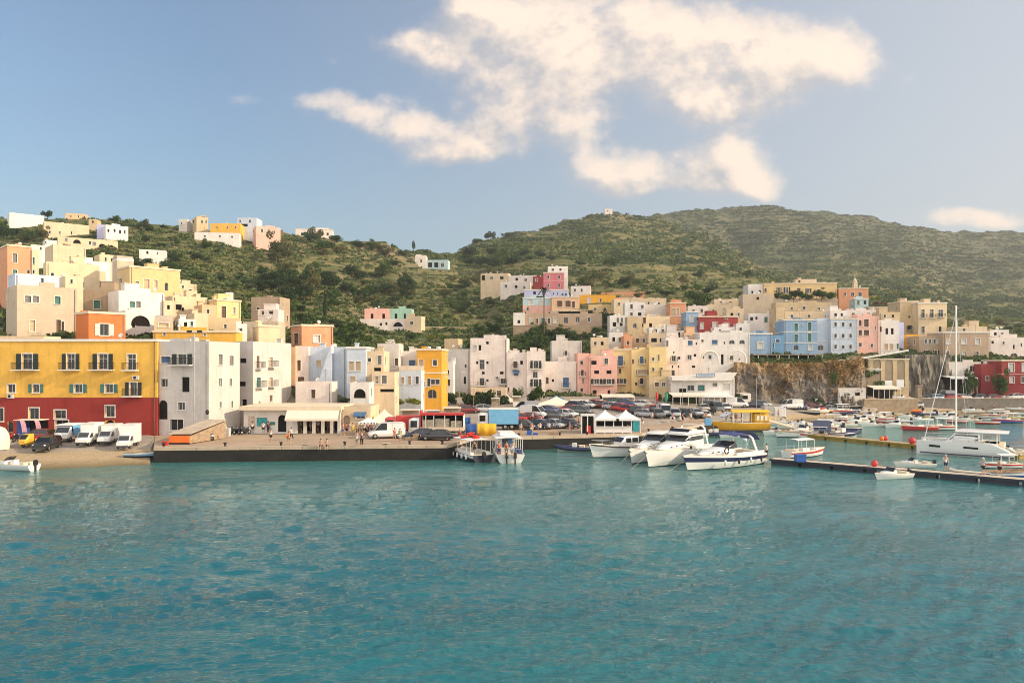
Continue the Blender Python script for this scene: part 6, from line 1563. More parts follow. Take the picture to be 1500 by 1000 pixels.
car('sedan', 641, 647, 175, 'black', "long black saloon in front of the white display lorry", D=97.5)
car('sedan', 618, 645, 172, 'navy', "dark saloon half hidden under the white lorry cab", D=99)
car('van', 566, 642, 195, 'white', "white people carrier in front of the peaked tent", D=100)
car('hatch', 700, 646, 10, 'grey', "grey hatchback behind the boat with red life jackets", D=106)
car('hatch', 686, 612, 10, 'darkred', "dark hatchback in front of the hedge", D=135)
car('hatch', 710, 611, 10, 'silver', "silver hatchback in front of the hedge", D=136)

# ---- lorries
def box_truck(px, D, deg, label, body='white', hb=2.5, lift=1.0, Lb=3.4):
    z = zs(px, D); r = thing("box_truck", label, "truck", ((px - CX) / F * D, D, z + .005), R(deg), "trucks on the quay"); r.scale = (.82,) * 3
    mb = MB(); mb.loft([[(x, y, zz_) for y, zz_ in sect(hw, z0, z1, .12)] for x, hw, z0, z1 in [(2.75, .82, .50, 1.0), (2.68, .9, .42, 1.12), (2.1, .94, .40, 1.30), (1.55, .93, .40, 2.0), (.8, .92, .40, 2.05), (.62, .9, .42, 2.0)]], 0); mb.build("cab", [carpaint(body)], r)
    mb = MB(); mb.add([(2.14, -.76, 1.30), (2.14, .76, 1.30), (1.64, .72, 1.94), (1.64, -.72, 1.94)], [(0, 1, 2, 3)], 0, False, Matrix.Translation((.035, 0, .02))); mb.build("windscreen", [M_carglass], r)
    for s in (-1, 1):
        mb = MB(); mb.add([(1.95, s * .955, 1.28), (.95, s * .955, 1.28), (.95, s * .945, 1.88), (1.55, s * .945, 1.88)], [(0, 1, 2, 3) if s > 0 else (3, 2, 1, 0)]); mb.build("side_window", [M_carglass], r)
        mb = MB(); mb.ball((2.66, s * .62, .86), .14, 8, sq=(.7, 1.2, .8)); mb.build("headlight", [M_lamp], r)
        mb = MB(); mb.box(1.9, 2.0, s * 1.12 - .1, s * 1.12 + .1, 1.25, 1.6); mb.build("mirror", [M_plastic], r)
    mb = MB(); mb.box(.55 - Lb, .55, -1.05, 1.05, .75, .75 + hb, 0); mb.box(.5 - Lb, .6, -1.08, 1.08, .75 + hb + .003, .8 + hb, 0)
    for x in (.555, .55 - Lb - .005): mb.box(min(x, x - .02), max(x, x + .02), -1.07, 1.07, .75, .80, 0)
    mb.build("cargo_box", [M_white], r)
    mb = MB(); mb.box(.4 - Lb, 2.5, -.45, .45, .42, .62); mb.box(2.6, 2.78, -.85, .85, .34, .56); mb.build("chassis", [M_plastic], r)
    for x in (2.0, -1.6 if Lb > 3 else -1.2):
        for y in (-.82, .82): wheel(r, x, y, .36)
    return r
box_truck(131, 95, -84, "white box truck nearest the middle of the yellow block")
box_truck(161, 96, -82, "smaller white box truck between two others", hb=2.15, Lb=3.0)
box_truck(188, 94, -80, "white box truck with a tall box at the right end of the row", hb=2.75)
r = thing("canopy_van", "pale van with a blue side awning before the red wall", "van", ((101 - CX) / F * 97, 97, zs(101, 97)), R(-84), None)
mb = MB(); mb.box(-2.0, 1.2, -.95, .95, .5, 1.2, 0); mb.loft([[(x, y, zz_) for y, zz_ in sect(hw, z0, z1, .12)] for x, hw, z0, z1 in [(2.1, .8, .45, 1.0), (1.9, .92, .4, 1.25), (1.2, .95, .4, 1.95)]], 0); mb.build("body", [carpaint('white')], r)
mb = MB(); mb.box(-2.1, 1.25, -1.05, 1.05, 2.05, 2.2, 0); mb.build("roof", [M_canvasw], r); mb = MB(); mb.box(-1.95, 1.15, -.9, .9, 1.203, 2.04, 0); mb.build("cargo", [M_bluet], r)
mb = MB(); mb.quad((1.95, -.8, 1.2), (1.95, .8, 1.2), (1.3, .78, 1.9), (1.3, -.78, 1.9)); mb.build("windscreen", [M_carglass], r)
mb = MB(); mb.add([(-1.9, 1.0, 2.04), (1.2, 1.0, 2.04), (1.2, 1.25, .8), (-1.9, 1.25, .8)], [(0, 1, 2, 3)]); mb.build("side_awning", [M_skyblue], r)
for x in (1.45, -1.3):
    for y in (-.85, .85): wheel(r, x, y, .33)
r = thing("cargo_tricycle", "small yellow cargo three-wheeler loaded with crates", "cargo tricycle", ((44 - CX) / F * 93, 93, zs(44, 93)), R(-92))
mb = MB(); mb.loft([[(x, y, zz_) for y, zz_ in sect(hw, z0, z1, .12)] for x, hw, z0, z1 in [(1.5, .35, .4, .85), (1.35, .55, .3, 1.0), (.7, .62, .3, 1.6), (.1, .62, .3, 1.62)]], 0); mb.build("cab", [carpaint('yellow')], r)
mb = MB(); mb.add([(1.32, -.42, 1.0), (1.32, .42, 1.0), (.82, .46, 1.5), (.82, -.46, 1.5)], [(0, 1, 2, 3)], xf=Matrix.Translation((.05, 0, .03))); mb.build("windscreen", [M_carglass], r)
mb = MB(); mb.box(-1.5, .05, -.72, .72, .5, .58, 0); mb.box(-1.5, .05, -.72, -.68, .583, .95, 0); mb.box(-1.5, .05, .68, .72, .583, .95, 0); mb.box(-1.5, -1.46, -.675, .675, .583, .95, 0); mb.build("cargo_bed", [carpaint('yellow')], r)
mb = MB(); mb.box(-1.4, -.75, -.6, .6, .6, 1.15, 0); mb.box(-.7, -.05, -.6, .6, .6, 1.05, 0); mb.build("crates", [M_redp], r)
wheel(r, 1.2, 0, .26, .14); wheel(r, -.9, -.62, .26, .14); wheel(r, -.9, .62, .26, .14)
car('suv', 69, 655, -82, 'black', "black off-road car in front of the striped stall", D=91.5, group="cars by the yellow block")
car('hatch', 60, 640, 170, 'darkred', "dark red hatchback beside the striped stall", D=98, group="cars by the yellow block")
M_pinkcloth = mat("striped_pink_cloth", (.70, .36, .40), .9, var=.25, scale=6)
r = thing("market_stall", "market stall with drooping pink striped cloths and a dark inside", "stall", ((47 - CX) / F * 100, 100, zs(47, 100)))
mb = MB(); mb.box(-1.6, 1.6, .9, 1.0, 0, 2.3, 0); mb.build("back_wall", [M_inside], r); mb = MB(); mb.box(-1.9, -.8, -.2, .8, .0, 2.3, 0); mb.build("blue_panel", [M_bluet], r)
for x in (-.75, 1.2):
    mb = MB(); mb.loft([[(x - .35 + t * .7, -.9 - .5 * t, 2.45 - 1.5 * t * t), (x + .25 + t * .75, -.9 - .5 * t, 2.45 - 1.5 * t * t), (x + .25 + t * .75, -.86 - .5 * t, 2.42 - 1.5 * t * t), (x - .35 + t * .7, -.86 - .5 * t, 2.42 - 1.5 * t * t)] for t in np.linspace(0, 1, 6)], 0, False); mb.build("cloth", [M_pinkcloth], r)
mb = MB(); mb.box(-1.9, 1.7, -.95, 1.0, 2.46, 2.54, 0); mb.build("roof", [M_canvas], r)
r = thing("dome_tent", "pale dome shaped tent cut off by the left edge", "tent", ((0 - CX) / F * 91, 91, zs(0, 91)))
mb = MB(); mb.lathe([(1.0, 0), (1.1, .9), (.95, 1.9), (.55, 2.6), (.02, 2.85)], 18); mb.build("canopy", [M_canvas], r); mb = MB(); mb.box(-.4, .4, -1.15, -1.0, 0, 1.4, 0); mb.build("door_flap", [M_white], r)

def lorry(label, px, D, deg, L, cabcol, parts):
    z = zs(px, D); r = thing("lorry", label, "lorry", ((px - CX) / F * D, D, z + .005), R(deg), "lorries on the quay")
    mb = MB(); mb.loft([[(x, y, zz_) for y, zz_ in sect(hw, z0, z1, .12)] for x, hw, z0, z1 in [(L / 2, 1.0, .5, 1.2), (L / 2 - .06, 1.12, .45, 2.4), (L / 2 - .5, 1.15, .45, 2.6), (L / 2 - 1.5, 1.15, .45, 2.6)]], 0); mb.build("cab", [carpaint(cabcol)], r)
    mb = MB(); mb.quad((L / 2 + .03, -.95, 1.35), (L / 2 + .03, .95, 1.35), (L / 2 - .06, .92, 2.25), (L / 2 - .06, -.92, 2.25)); mb.build("windscreen", [M_carglass], r)
    for s in (-1, 1):
        mb = MB(); mb.add([(L / 2 - .3, s * 1.165, 1.35), (L / 2 - 1.2, s * 1.165, 1.35), (L / 2 - 1.2, s * 1.165, 2.25), (L / 2 - .3, s * 1.165, 2.25)], [(0, 1, 2, 3) if s > 0 else (3, 2, 1, 0)]); mb.build("side_window", [M_carglass], r)
        mb = MB(); mb.box(L / 2 - .03, L / 2 + .05, s * .8 - .16, s * .8 + .16, .75, .95); mb.build("headlight", [M_lamp], r)
    mb = MB(); mb.box(-L / 2, L / 2 - .3, -.5, .5, .5, .8); mb.build("chassis", [M_plastic], r)
    for x in (L / 2 - 1.0, -L / 2 + 1.0, -L / 2 + 2.0):
        for y in (-.95, .95): wheel(r, x, y, .46, .28)
    for nm, bx, m in parts:
        mb = MB()
        for q in bx: mb.box(*q)
        mb.build(nm, [m], r)
    return r
Lw = 10.4
lorry("red lorry with a glazed cab beside the peaked tent", 590, 104, 190, 5.0, 'red', [("cargo_box", [(-2.5, .95, -1.2, 1.2, .85, 2.75)], M_redp)])
goods = flat("mixed_goods", (.42, .36, .27), .8, var=.5, scale=5)
lorry("white cabbed market lorry with an open glazed display side", 640, 102.5, 180, 7.6, 'white', [
    ("cargo_floor", [(-3.8, 2.2, -1.2, 1.2, .85, 1.35)], M_creamtrim), ("cargo_roof", [(-3.8, 2.2, -1.25, 1.25, 3.0, 3.25)], M_redp), ("rear_panel", [(-3.8, -3.7, -1.2, 1.2, 1.36, 2.99)], M_white), ("front_panel", [(2.1, 2.2, -1.2, 1.2, 1.36, 3.6)], M_redp),
    ("glazing_bar", [(x - .05, x + .05, 1.14, 1.2, 1.36, 2.99) for x in (-2.7, -1.2, .3, 1.4)], M_white), ("shelf_goods", [(-3.5, -2.0, .2, 1.0, 1.36, 2.2), (-1.8, .1, .2, 1.0, 1.36, 2.5), (.4, 1.9, .2, 1.0, 1.36, 2.35)], goods), ("back_board", [(-3.6, 2.0, -.9, -.8, 1.36, 2.99)], M_inside)])
lorry("light blue curtain lorry trailer behind the white tour boat", 729, 113, 184, 6.2, 'white', [("curtain_box", [(-3.1, 1.4, -1.25, 1.25, .9, 3.1)], M_skyblue), ("roof_rail", [(-3.12, 1.42, -1.27, 1.27, 3.103, 3.22)], M_white)])
def stall(label, px, D, w, h, m, roofm=M_white, name="market_stall"):
    z = zs(px, D); s = D / F; r = thing(name, label, "stall", ((px - CX) * s, D, z)); hw = w * s / 2; hh = h * s
    mb = MB(); mb.box(-hw, hw, 0, 1.2, .0, hh * .42, 0); mb.build("counter", [m], r); mb = MB(); mb.box(-hw, hw, 1.1, 1.2, hh * .42 + .003, hh * .93, 0); mb.build("back_panel", [goods], r)
    mb = MB(); mb.box(-hw * 1.08, hw * 1.08, -.5, 1.3, hh * .93 + .003, hh, 0); mb.build("roof", [roofm], r)
    for x in (-hw + .05, hw - .05):
        mb = MB(); mb.tube([(x, -.3, 0), (x, -.3, hh * .93)], .04, 6); mb.build("post", [M_steel], r)
stall("cream food stall above the display lorry", 662, 124, 24, 20, M_canvas, M_canvas)
stall("pink and white stall left of the hedge", 634, 124, 20, 17, M_white)
stall("low stall with coloured goods over the red lorry", 600, 121, 26, 20, M_pinkcloth, M_canvas)
stall("small white stall beside the pointed parasol tent", 757, 146, 12, 15, M_white, M_canvas)
stall("green roofed stall in front of the pointed parasol tent", 726, 146, 12, 12, goods, M_white)
def tarp(label, px, py, w, h, m, D):
    z = zs(px, D); s = D / F; r = thing("banner", label, "banner", ((px - CX) * s, D, z)); z1 = CZ + (HY - (py - h / 2)) * s - z; z0 = CZ + (HY - (py + h / 2)) * s - z; hw = w * s / 2
    mb = MB(); n = 12; rings = [[(x, .06 * math.sin(x * 5), z0), (x, .06 * math.sin(x * 5) + .1 * 0, z1), (x, .06 * math.sin(x * 5) + .02, z1), (x, .06 * math.sin(x * 5) + .02, z0)] for x in np.linspace(-hw, hw, n)]
    mb.loft(rings, 0, True); mb.build("cloth", [m], r)
    for x in (-hw - .05, hw + .05):
        pb = MB(); pb.tube([(x, .03, 0), (x, .03, z1 + .1)], .035, 6); pb.build("pole", [M_steel], r)
tarp("bright yellow hanging banner above the tour boats", 713, 629, 27, 18, M_yel, 103.5)
tarp("dark blue hanging banner left of the yellow one", 690, 630, 16, 18, M_bluet, 102.6)
tarp("small blue banner over the display lorry end", 683, 618, 12, 14, M_bluet, 108)
def container(label, px, py, w, h, D, m):
    z = zs(px, D); s = D / F; r = thing("container", label, "container", ((px - CX) * s, D, z)); hw = w * s / 2; hh = h * s
    mb = MB(); n = int(hw * 2 / .25)
    mb.box(-hw, hw, 0, 2.2, .12, hh, 0)
    for i in range(n): mb.box(-hw + i * .25, -hw + i * .25 + .12, -.04, -.003, .2, hh - .12, 0)
    mb.build("body", [m], r); mb = MB(); mb.box(-hw - .03, hw + .03, -.05, 2.25, hh + .003, hh + .1, 0); mb.build("roof", [m], r)
    mb = MB()
    for x in (-hw + .1, hw - .1): mb.box(x - .1, x + .1, .1, 2, -.4, .117, 0)
    mb.build("feet", [M_black], r)
container("greyish white container behind the yellow boat", 1127, 596, 13, 11, 150, mat("container_grey", (.50, .48, .45), .6))
container("bright white container behind the yellow boat", 1143, 597, 17, 14, 150, M_white)
for i, (px, c, l) in enumerate(((960, 'red', "red feather flag in the car park"), (974, 'green', "green feather flag in the car park"))):
    D = 140; z = zs(px, D); h = CZ + (HY - 574) / F * D - z; r = thing("feather_flag", l, "flag", ((px - CX) / F * D, D, z))
    mb = MB(); mb.tube([(0, 0, 0), (0, 0, h)], .03, 6); mb.build("pole", [M_steel], r)
    mb = MB(); mb.loft([[(.03, 0, h - t * 1.7), (.03 + .55 * math.sin(math.pi * (.25 + .6 * t)), .04 * math.sin(t * 6), h - t * 1.7 - .1), (.03 + .55 * math.sin(math.pi * (.25 + .6 * t)), .04 * math.sin(t * 6) + .02, h - t * 1.7 - .1), (.03, .02, h - t * 1.7)] for t in np.linspace(0, 1, 7)]); mb.build("cloth", [M_redp if c == 'red' else flat("green_cloth", (.02, .28, .16), .7)], r)

def moto_proto():
    r = thing("parked_motorcycle", "motorcycle", "motorcycle")
    for x in (-.65, .65): wheel(r, x, 0, .30, .12)
    mb = MB(); mb.loft([[(x, y, z) for y, z in sect(hw, z0, z1, .05)] for x, hw, z0, z1 in [(.55, .08, .5, .85), (.3, .17, .32, .95), (-.2, .18, .3, .75), (-.75, .14, .55, .80)]], 0); mb.build("body", [carpaint('black')], r)
    mb = MB(); mb.box(-.75, .05, -.15, .15, .80, .88); mb.build("seat", [M_black], r)
    mb = MB(); mb.tube([(.65, 0, .3), (.45, 0, 1.02)], .04, 6); mb.tube([(.42, -.33, 1.05), (.47, 0, 1.02), (.42, .33, 1.05)], .025, 6); mb.build("handlebar", [M_iron], r)
    mb = MB(); mb.ball((.62, 0, .88), .1, 8); mb.build("headlight", [M_lamp], r)
    return r
mp = moto_proto(); first = True
ML = ["motorcycle nearest the grey box in the row by the ticket hall", "second motorcycle in the row by the ticket hall", "third motorcycle in the row by the ticket hall", "fourth motorcycle in the row by the ticket hall", "last motorcycle in the row, closest to the posters",
      "white scooter beside the orange ramp", "dark scooter right of the white scooter", "dark scooter under the short street lamp", "motorcycle left of the striped stall", "red motorcycle at the left edge by the dome tent", "motorcycle behind the dark off-road car"]
for (px, py, deg, c), l in zip(((337, 636, 60, 'black'), (343, 636, 65, 'grey'), (349, 636, 60, 'black'), (355, 636, 70, 'navy'), (360, 636, 62, 'black'), (305, 645, 160, 'white'), (313, 643, 150, 'black'), (320, 640, 120, 'grey'), (24, 645, 100, 'black'), (15, 644, 80, 'red'), (78, 646, 100, 'grey')), ML):
    D = onq(px, py) if px > 225 else 95.5; loc = ((px - CX) / F * D, D, zs(px, D) + .005)
    if first: r = mp; r.location = loc; r.rotation_euler = (0, 0, R(deg)); r['label'] = l; r['group'] = "parked motorcycles"; first = False
    else: dup(mp, loc, R(deg), l, "parked motorcycles", swap={'body': carpaint(c)})
# ------------------------------------------------------------------ boats
M_gel = mat("white_gelcoat", (.80, .78, .74), .25, var=.03, scale=.6, spec=.5)
M_gelgrey = mat("grey_gelcoat", (.50, .51, .52), .3, var=.04, spec=.5)
M_navy = mat("navy_gelcoat", (.018, .024, .075), .25, var=.1, spec=.5)
M_anti = mat("dark_antifouling", (.03, .035, .05), .7, var=.15)
M_deck = mat("cream_deck", (.74, .66, .54), .7, var=.06, scale=1.5)
M_teak = mat("teak_deck", (.40, .25, .13), .7, var=.2, scale=3)
M_smoke = mat("smoked_glass", (.02, .022, .026), .06, var=.2, spec=.8)
M_chrome = mat("polished_rail", (.62, .62, .60), .2, metal=.9, var=.05)
M_bimini = mat("navy_bimini_cloth", (.05, .065, .21), .85, var=.1)
M_rib = mat("grey_inflatable_tube", (.58, .57, .55), .55, var=.06)
M_outb = mat("black_outboard", (.02, .02, .022), .35, var=.1)
M_cush = mat("cream_cushion", (.70, .60, .47), .85, var=.08)
M_fend = mat("white_fender", (.72, .72, .70), .5, var=.05)
M_float = mat("yellow_pontoon_float", (.36, .24, .05), .7, var=.3, scale=1.2)
M_buoy = mat("red_buoy", (.62, .05, .05), .45, var=.08)
M_obuoy = mat("orange_buoy", (.78, .20, .03), .45, var=.08)
M_rope = mat("pale_rope", (.55, .47, .36), .9, var=.1)
BC = {'w': M_gel, 'g': M_gelgrey, 'n': M_navy, 'r': M_redp, 'b': M_bluep, 'y': M_yel, 'd': M_anti, 't': M_wood, 's': mat("sky_blue_hull", (.22, .42, .60), .35, var=.05), 'o': M_orange}

def hull(r, L, B, fb, fs, mats, flare=1.0, stripe=None, trans=.8, rake=.18, deckz=None, m=16, well=True, name="hull"):
    """hull with bow at +x; fb / fs: freeboard at bow and stern; mats = (topsides, bottom, deck)"""
    rings = []; dr = .32
    for i in range(m + 1):
        t = i / m; x = -L / 2 + L * t
        w = B / 2 * (trans + (1 - trans) * min(1, t / .35)) if t < .35 else B / 2 * max(.012, 1 - ((t - .35) / .65) ** 2.3)
        s = fs + (fb - fs) * t ** 1.8
        k = max(0, (t - .72) / .28)
        xo = lambda zr: x + k ** 1.5 * rake * L * (zr) * .42
        ww = w * (.80 - .32 * k * flare); zk = -dr * (1 - k ** 3 * .9)
        half = [(xo(0) , 0, zk), (xo(.12), ww * .85, -.06 + .05 * k), (xo(.2), ww, .10), (xo(.6), w * (.93 - .10 * k * flare), s * .55), (xo(.92), w, s * .86), (xo(1), w, s)]
        rings.append([(a, -b, c) for a, b, c in half[::-1]] + half[1:])
    mb = MB(); n = len(rings[0])
    vs = [p for q in rings for p in q]; fs_ = []
    for i in range(m):
        for j in range(n - 1):
            fs_.append(((i * n + j, (i + 1) * n + j, (i + 1) * n + j + 1, i * n + j + 1), j))
    mi = {0: 2 if stripe is not None else 0, n - 2: 2 if stripe is not None else 0, 1: 0, 2: 0, n - 3: 0, n - 4: 0}
    for f, j in fs_:
        jj = min(j, n - 2 - j)
        mb.f.append(list(f)); mb.m.append({0: 0, 1: 2 if stripe is not None else 0, 2: 0, 3: 1, 4: 1}.get(jj, 1)); mb.sm.append(True)
    mb.v = [tuple(v) for v in vs]
    mb.add(rings[0], [tuple(range(n))], 0)
    o = mb.build(name, [mats[0], mats[1], stripe if stripe is not None else mats[0]], r)
    db = MB(); dz = .06 if deckz is None else deckz
    top = [(q[0], q[-1]) for q in rings]
    for (a, b), (c, d) in zip(top[:-1], top[1:]):
        db.quad((a[0], a[1] * .94, a[2] - dz), (c[0], c[1] * .94, c[2] - dz), (d[0], d[1] * .94, d[2] - dz), (b[0], b[1] * .94, b[2] - dz))
        for e, f in ((a, c), (b, d)):
            q = [(e[0], e[1], e[2] + .03), (f[0], f[1], f[2] + .03), (f[0], f[1] * .93, f[2] + .03), (e[0], e[1] * .93, e[2] + .03)]
            db.add(q if e is a else q[::-1], [(3, 2, 1, 0)]); q2 = [(e[0], e[1] * .93, e[2] + .03), (f[0], f[1] * .93, f[2] + .03), (f[0], f[1] * .93, f[2] - dz), (e[0], e[1] * .93, e[2] - dz)]
            db.add(q2, [(0, 1, 2, 3) if e is b else (3, 2, 1, 0)]); q3 = [(e[0], e[1] * 1.015, e[2] - .05), (f[0], f[1] * 1.015, f[2] - .05), (f[0], f[1] * 1.0, f[2] + .03), (e[0], e[1], e[2] + .03)]
            db.add(q3, [(0, 1, 2, 3) if e is a else (3, 2, 1, 0)])
    db.build("deck", [mats[2]], r)
    return rings
def outboard(r, x, y=0, s=1.0):
    mb = MB(); mb.loft([[(x - .30 * s, y - .15 * s, z), (x + .10 * s, y - .18 * s, z), (x + .10 * s, y + .18 * s, z), (x - .30 * s, y + .15 * s, z)] for z in (.55 * s, .75 * s, 1.05 * s)] + [[(x - .2 * s, y - .08 * s, 1.17 * s), (x, y - .1 * s, 1.17 * s), (x, y + .1 * s, 1.17 * s), (x - .2 * s, y + .08 * s, 1.17 * s)]], 0, False)
    mb.box(x - .16 * s, x, y - .07 * s, y + .07 * s, -.35 * s, .549 * s); return mb.build("outboard_motor", [M_outb], r)
def rail(r, pts, h=.55, name="railing", m=None):
    mb = MB(); up = [(p[0], p[1], p[2] + h) for p in pts]; mb.tube(up, .028, 5)
    for p, q in zip(pts, up): mb.tube([p, q], .02, 4)
    return mb.build(name, [m or M_chrome], r)
def place(name, label, cat, px, py, hd, group=None, dz=0.0, D=None):
    """boat whose middle floats at image point (px, py); hd: heading of the bow in degrees, 180 = to the left"""
    D = D or CZ * F / (py - HY)
    return thing(name, label, cat, ((px - CX) / F * D, D, dz), R(hd), group)
def cabin(r, name, st, m, smooth=True):
    """loft of rounded boxes: stations (x, half width bottom, half width top, z0, z1)"""
    mb = MB(); mb.loft([[(x, -a, z0), (x, a, z0), (x, a * .98, z0 + (z1 - z0) * .5), (x, b, z1 - .06), (x, b * .85, z1), (x, -b * .85, z1), (x, -b, z1 - .06), (x, -a * .98, z0 + (z1 - z0) * .5)] for x, a, b, z0, z1 in st[::-1]], 0, smooth); return mb.build(name, [m], r)
def bow_dir(px0, D0, px1, D1):
    return math.degrees(math.atan2(D0 - D1, (px0 - CX) / F * D0 - (px1 - CX) / F * D1))

def cruiser(label, bow, stern, L, B, fb, kind, hullm, stripe=None, seed=0):
    """motor yacht between two waterline points (px, D) of bow and stern"""
    a = Vector(((bow[0] - CX) / F * bow[1], bow[1])); b_ = Vector(((stern[0] - CX) / F * stern[1], stern[1]))
    d = (a - b_).normalized(); c = a - d * (L * .46)
    r = thing("motor_yacht", label, "yacht", (c.x, c.y, 0), math.atan2(d.y, d.x), "motor yachts moored stern to the pontoon")
    fs = fb * .72
    hull(r, L, B, fb, fs, (hullm, M_anti, M_deck), 1.15, stripe)
    zc = fs
    cabin(r, "coachroof", [(L * .36, B * .06, B * .04, fb - .15, fb + .05), (L * .28, B * .20, B * .16, fb - .25, fb + .28), (L * .10, B * .33, B * .29, fb - .35, fb + .48), (-L * .02, B * .36, B * .32, fs - .05, fb + .60)], M_gel)
    for s in (-1, 1):
        for k in range(3):
            mb = MB(); x = L * (.24 - .07 * k); mb.ball((x, s * B * (.235 + .035 * k), fb + .12 + .05 * k), .13, 8, sq=(1.5, .35, .6)); mb.build("porthole", [M_smoke], r)
    zt = fb + .60
    if kind == 'fly':
        cabin(r, "deckhouse", [(L * .06, B * .34, B * .30, zt - .5, zt - .02), (-L * .02, B * .38, B * .34, zt - .6, zt + .62), (-L * .22, B * .40, B * .36, fs, zt + .72), (-L * .26, B * .40, B * .36, fs, zt + .70)], M_gel)
        cabin(r, "windscreen", [(L * .065, B * .31, B * .27, zt - .02, zt + .06), (-L * .012, B * .36, B * .335, zt + .05, zt + .56)], M_smoke, False)
        for s in (-1, 1):
            mb = MB(); mb.add([(L * .0, s * B * .393, zt + .02), (-L * .24, s * B * .41, zt + .05), (-L * .24, s * B * .398, zt + .5), (-L * .03, s * B * .378, zt + .5)], [(0, 1, 2, 3) if s > 0 else (3, 2, 1, 0)]); mb.build("side_window", [M_smoke], r)
        cabin(r, "flybridge", [(L * .02, B * .30, B * .28, zt + .64, zt + .85), (-L * .03, B * .38, B * .37, zt + .7, zt + 1.1), (-L * .30, B * .40, B * .39, zt + .72, zt + 1.05)], M_gel)
        mb = MB(); mb.add([(L * .0, -B * .3, zt + .85), (L * .0, B * .3, zt + .85), (-L * .04, B * .33, zt + 1.35), (-L * .04, -B * .33, zt + 1.35)], [(0, 1, 2, 3)]); mb.build("spray_screen", [M_smoke], r)
        mb = MB(); mb.box(-L * .20, -L * .10, -B * .28, B * .28, zt + .9, zt + 1.3); mb.build("helm_seat", [M_cush], r)
        ztop = zt + 1.05
    else:
        cabin(r, "windscreen", [(L * .05, B * .33, B * .30, zt - .15, zt - .02), (-L * .05, B * .38, B * .33, zt - .15, zt + .55)], M_smoke, False)
        mb = MB(); mb.tube([(L * .05, -B * .33, zt), (-L * .055, -B * .35, zt + .58), (-L * .055, B * .35, zt + .58), (L * .05, B * .33, zt)], .035, 6); mb.build("windscreen_frame", [M_chrome], r)
        ztop = zt + .55
        if kind == 'hard':
            cabin(r, "hard_top", [(-L * .01, B * .28, B * .26, zt + .62, zt + .74), (-L * .08, B * .38, B * .36, zt + .66, zt + .86), (-L * .30, B * .38, B * .36, zt + .70, zt + .86)], M_gel); ztop = zt + .8
            for s in (-1, 1):
                mb = MB(); mb.tube([(-L * .05, s * B * .36, zt + .5), (-L * .1, s * B * .36, zt + .7)], .05, 5); mb.tube([(-L * .3, s * B * .38, fs), (-L * .27, s * B * .36, zt + .72)], .07, 5); mb.build("support", [M_gel], r)
    for s in (-1, 1):
        mb = MB(); mb.box(-L * .44, -L * .03, s * B * .42 - .1, s * B * .42 + .1, fs - .1, fs + .42); mb.build("coaming", [M_gel], r)
    mb = MB(); mb.box(-L * .42, -L * .34, -B * .34, B * .34, fs - .05, fs + .35); mb.build("seat", [M_cush], r)
    if kind in ('open', 'fly'):
        za = ztop + (.55 if kind == 'open' else .6)
        mb = MB(); mb.loft([[(x0, y, z), (x0 + .35, y, z), (x0 + .35, y + .06, z + .06), (x0, y + .06, z + .06)] for x0, y, z in [(-L * .36, -B * .42, fs + .3), (-L * .30, -B * .39, za - .3), (-L * .28, -B * .28, za), (-L * .28, B * .28, za), (-L * .30, B * .36, za - .3), (-L * .36, B * .39, fs + .3)]], 0); mb.build("radar_arch", [M_gel], r)
    if kind == 'open':
        mb = MB(); n = 7; zb = ztop + .75
        rows = [[(-L * .03 - L * .24 * t, B * .38 * y, zb + .18 * math.sin(math.pi * t) - .12 * y * y) for y in np.linspace(-1, 1, n)] for t in np.linspace(0, 1, 7)]
        for p, q in zip(rows[:-1], rows[1:]):
            for i in range(n - 1): mb.quad(p[i], p[i + 1], q[i + 1], q[i]); mb.quad(*[(v[0], v[1], v[2] - .03) for v in (q[i], q[i + 1], p[i + 1], p[i])])
        mb.build("bimini", [M_bimini], r)
        mb = MB(); mb.quad((-L * .40, -B * .36, zb - .75), (-L * .40, B * .36, zb - .75), (-L * .34, B * .36, zb + .05), (-L * .34, -B * .36, zb + .05)); mb.quad((-L * .34, -B * .36, zb + .03), (-L * .34, B * .36, zb + .03), (-L * .41, B * .36, zb - .77), (-L * .41, -B * .36, zb - .77)); mb.build("rear_awning", [M_bimini], r)
        mb = MB()
        for s in (-1, 1): mb.tube([(-L * .15, s * B * .4, fs + .4), (-L * .04, s * B * .38, zb - .12)], .025, 5); mb.tube([(-L * .15, s * B * .4, fs + .4), (-L * .26, s * B * .38, zb - .12)], .025, 5)
        mb.build("bimini_frame", [M_chrome], r)
        mb = MB(); mb.lathe([(.30, -.07), (.38, -.05), (.38, .05), (.30, .07)], 14, xf=Matrix.Translation((L * .12, B * .42, fb + .28)) @ Matrix.Rotation(R(90), 4, 'X')); mb.build("life_ring", [M_black], r)
    mb = MB(); mb.box(-L * .56, -L * .5 - .01, -B * .36, B * .36, .28, .42); mb.build("swim_platform", [M_gel], r)
    for s in (-1, 1):
        rail(r, [(L * x, s * B * w, z) for x, w, z in ((.53, .02, fb + .03), (.44, .17, fb), (.32, .30, fb - .1), (.16, .41, fb - .22), (.0, .46, fs + .12))], .5)
    mb = MB(); mb.tube([(L * .49, 0, fb + .02), (L * .57, 0, fb - .05)], .06, 5); mb.add([(L * .56, -.22, fb - .3), (L * .6, 0, fb - .02), (L * .56, .22, fb - .3), (L * .55, 0, fb - .42)], [(0, 1, 2, 3), (3, 2, 1, 0)]); mb.build("anchor", [M_steel], r)
    for i, x in enumerate((.18, -.02, -.2, -.36)):
        mb = MB(); mb.lathe([(.01, -.32), (.11, -.26), (.12, .22), (.03, .32)], 8, c=(L * x, B * .53, fs * .62)); mb.build("fender", [M_black if i % 2 else M_fend], r)
    mb = MB(); mb.tube([(L * .52, 0, fb * .8), (L * .75, -.8, -.3)], .022, 4); mb.build("mooring_line", [M_rope], r)
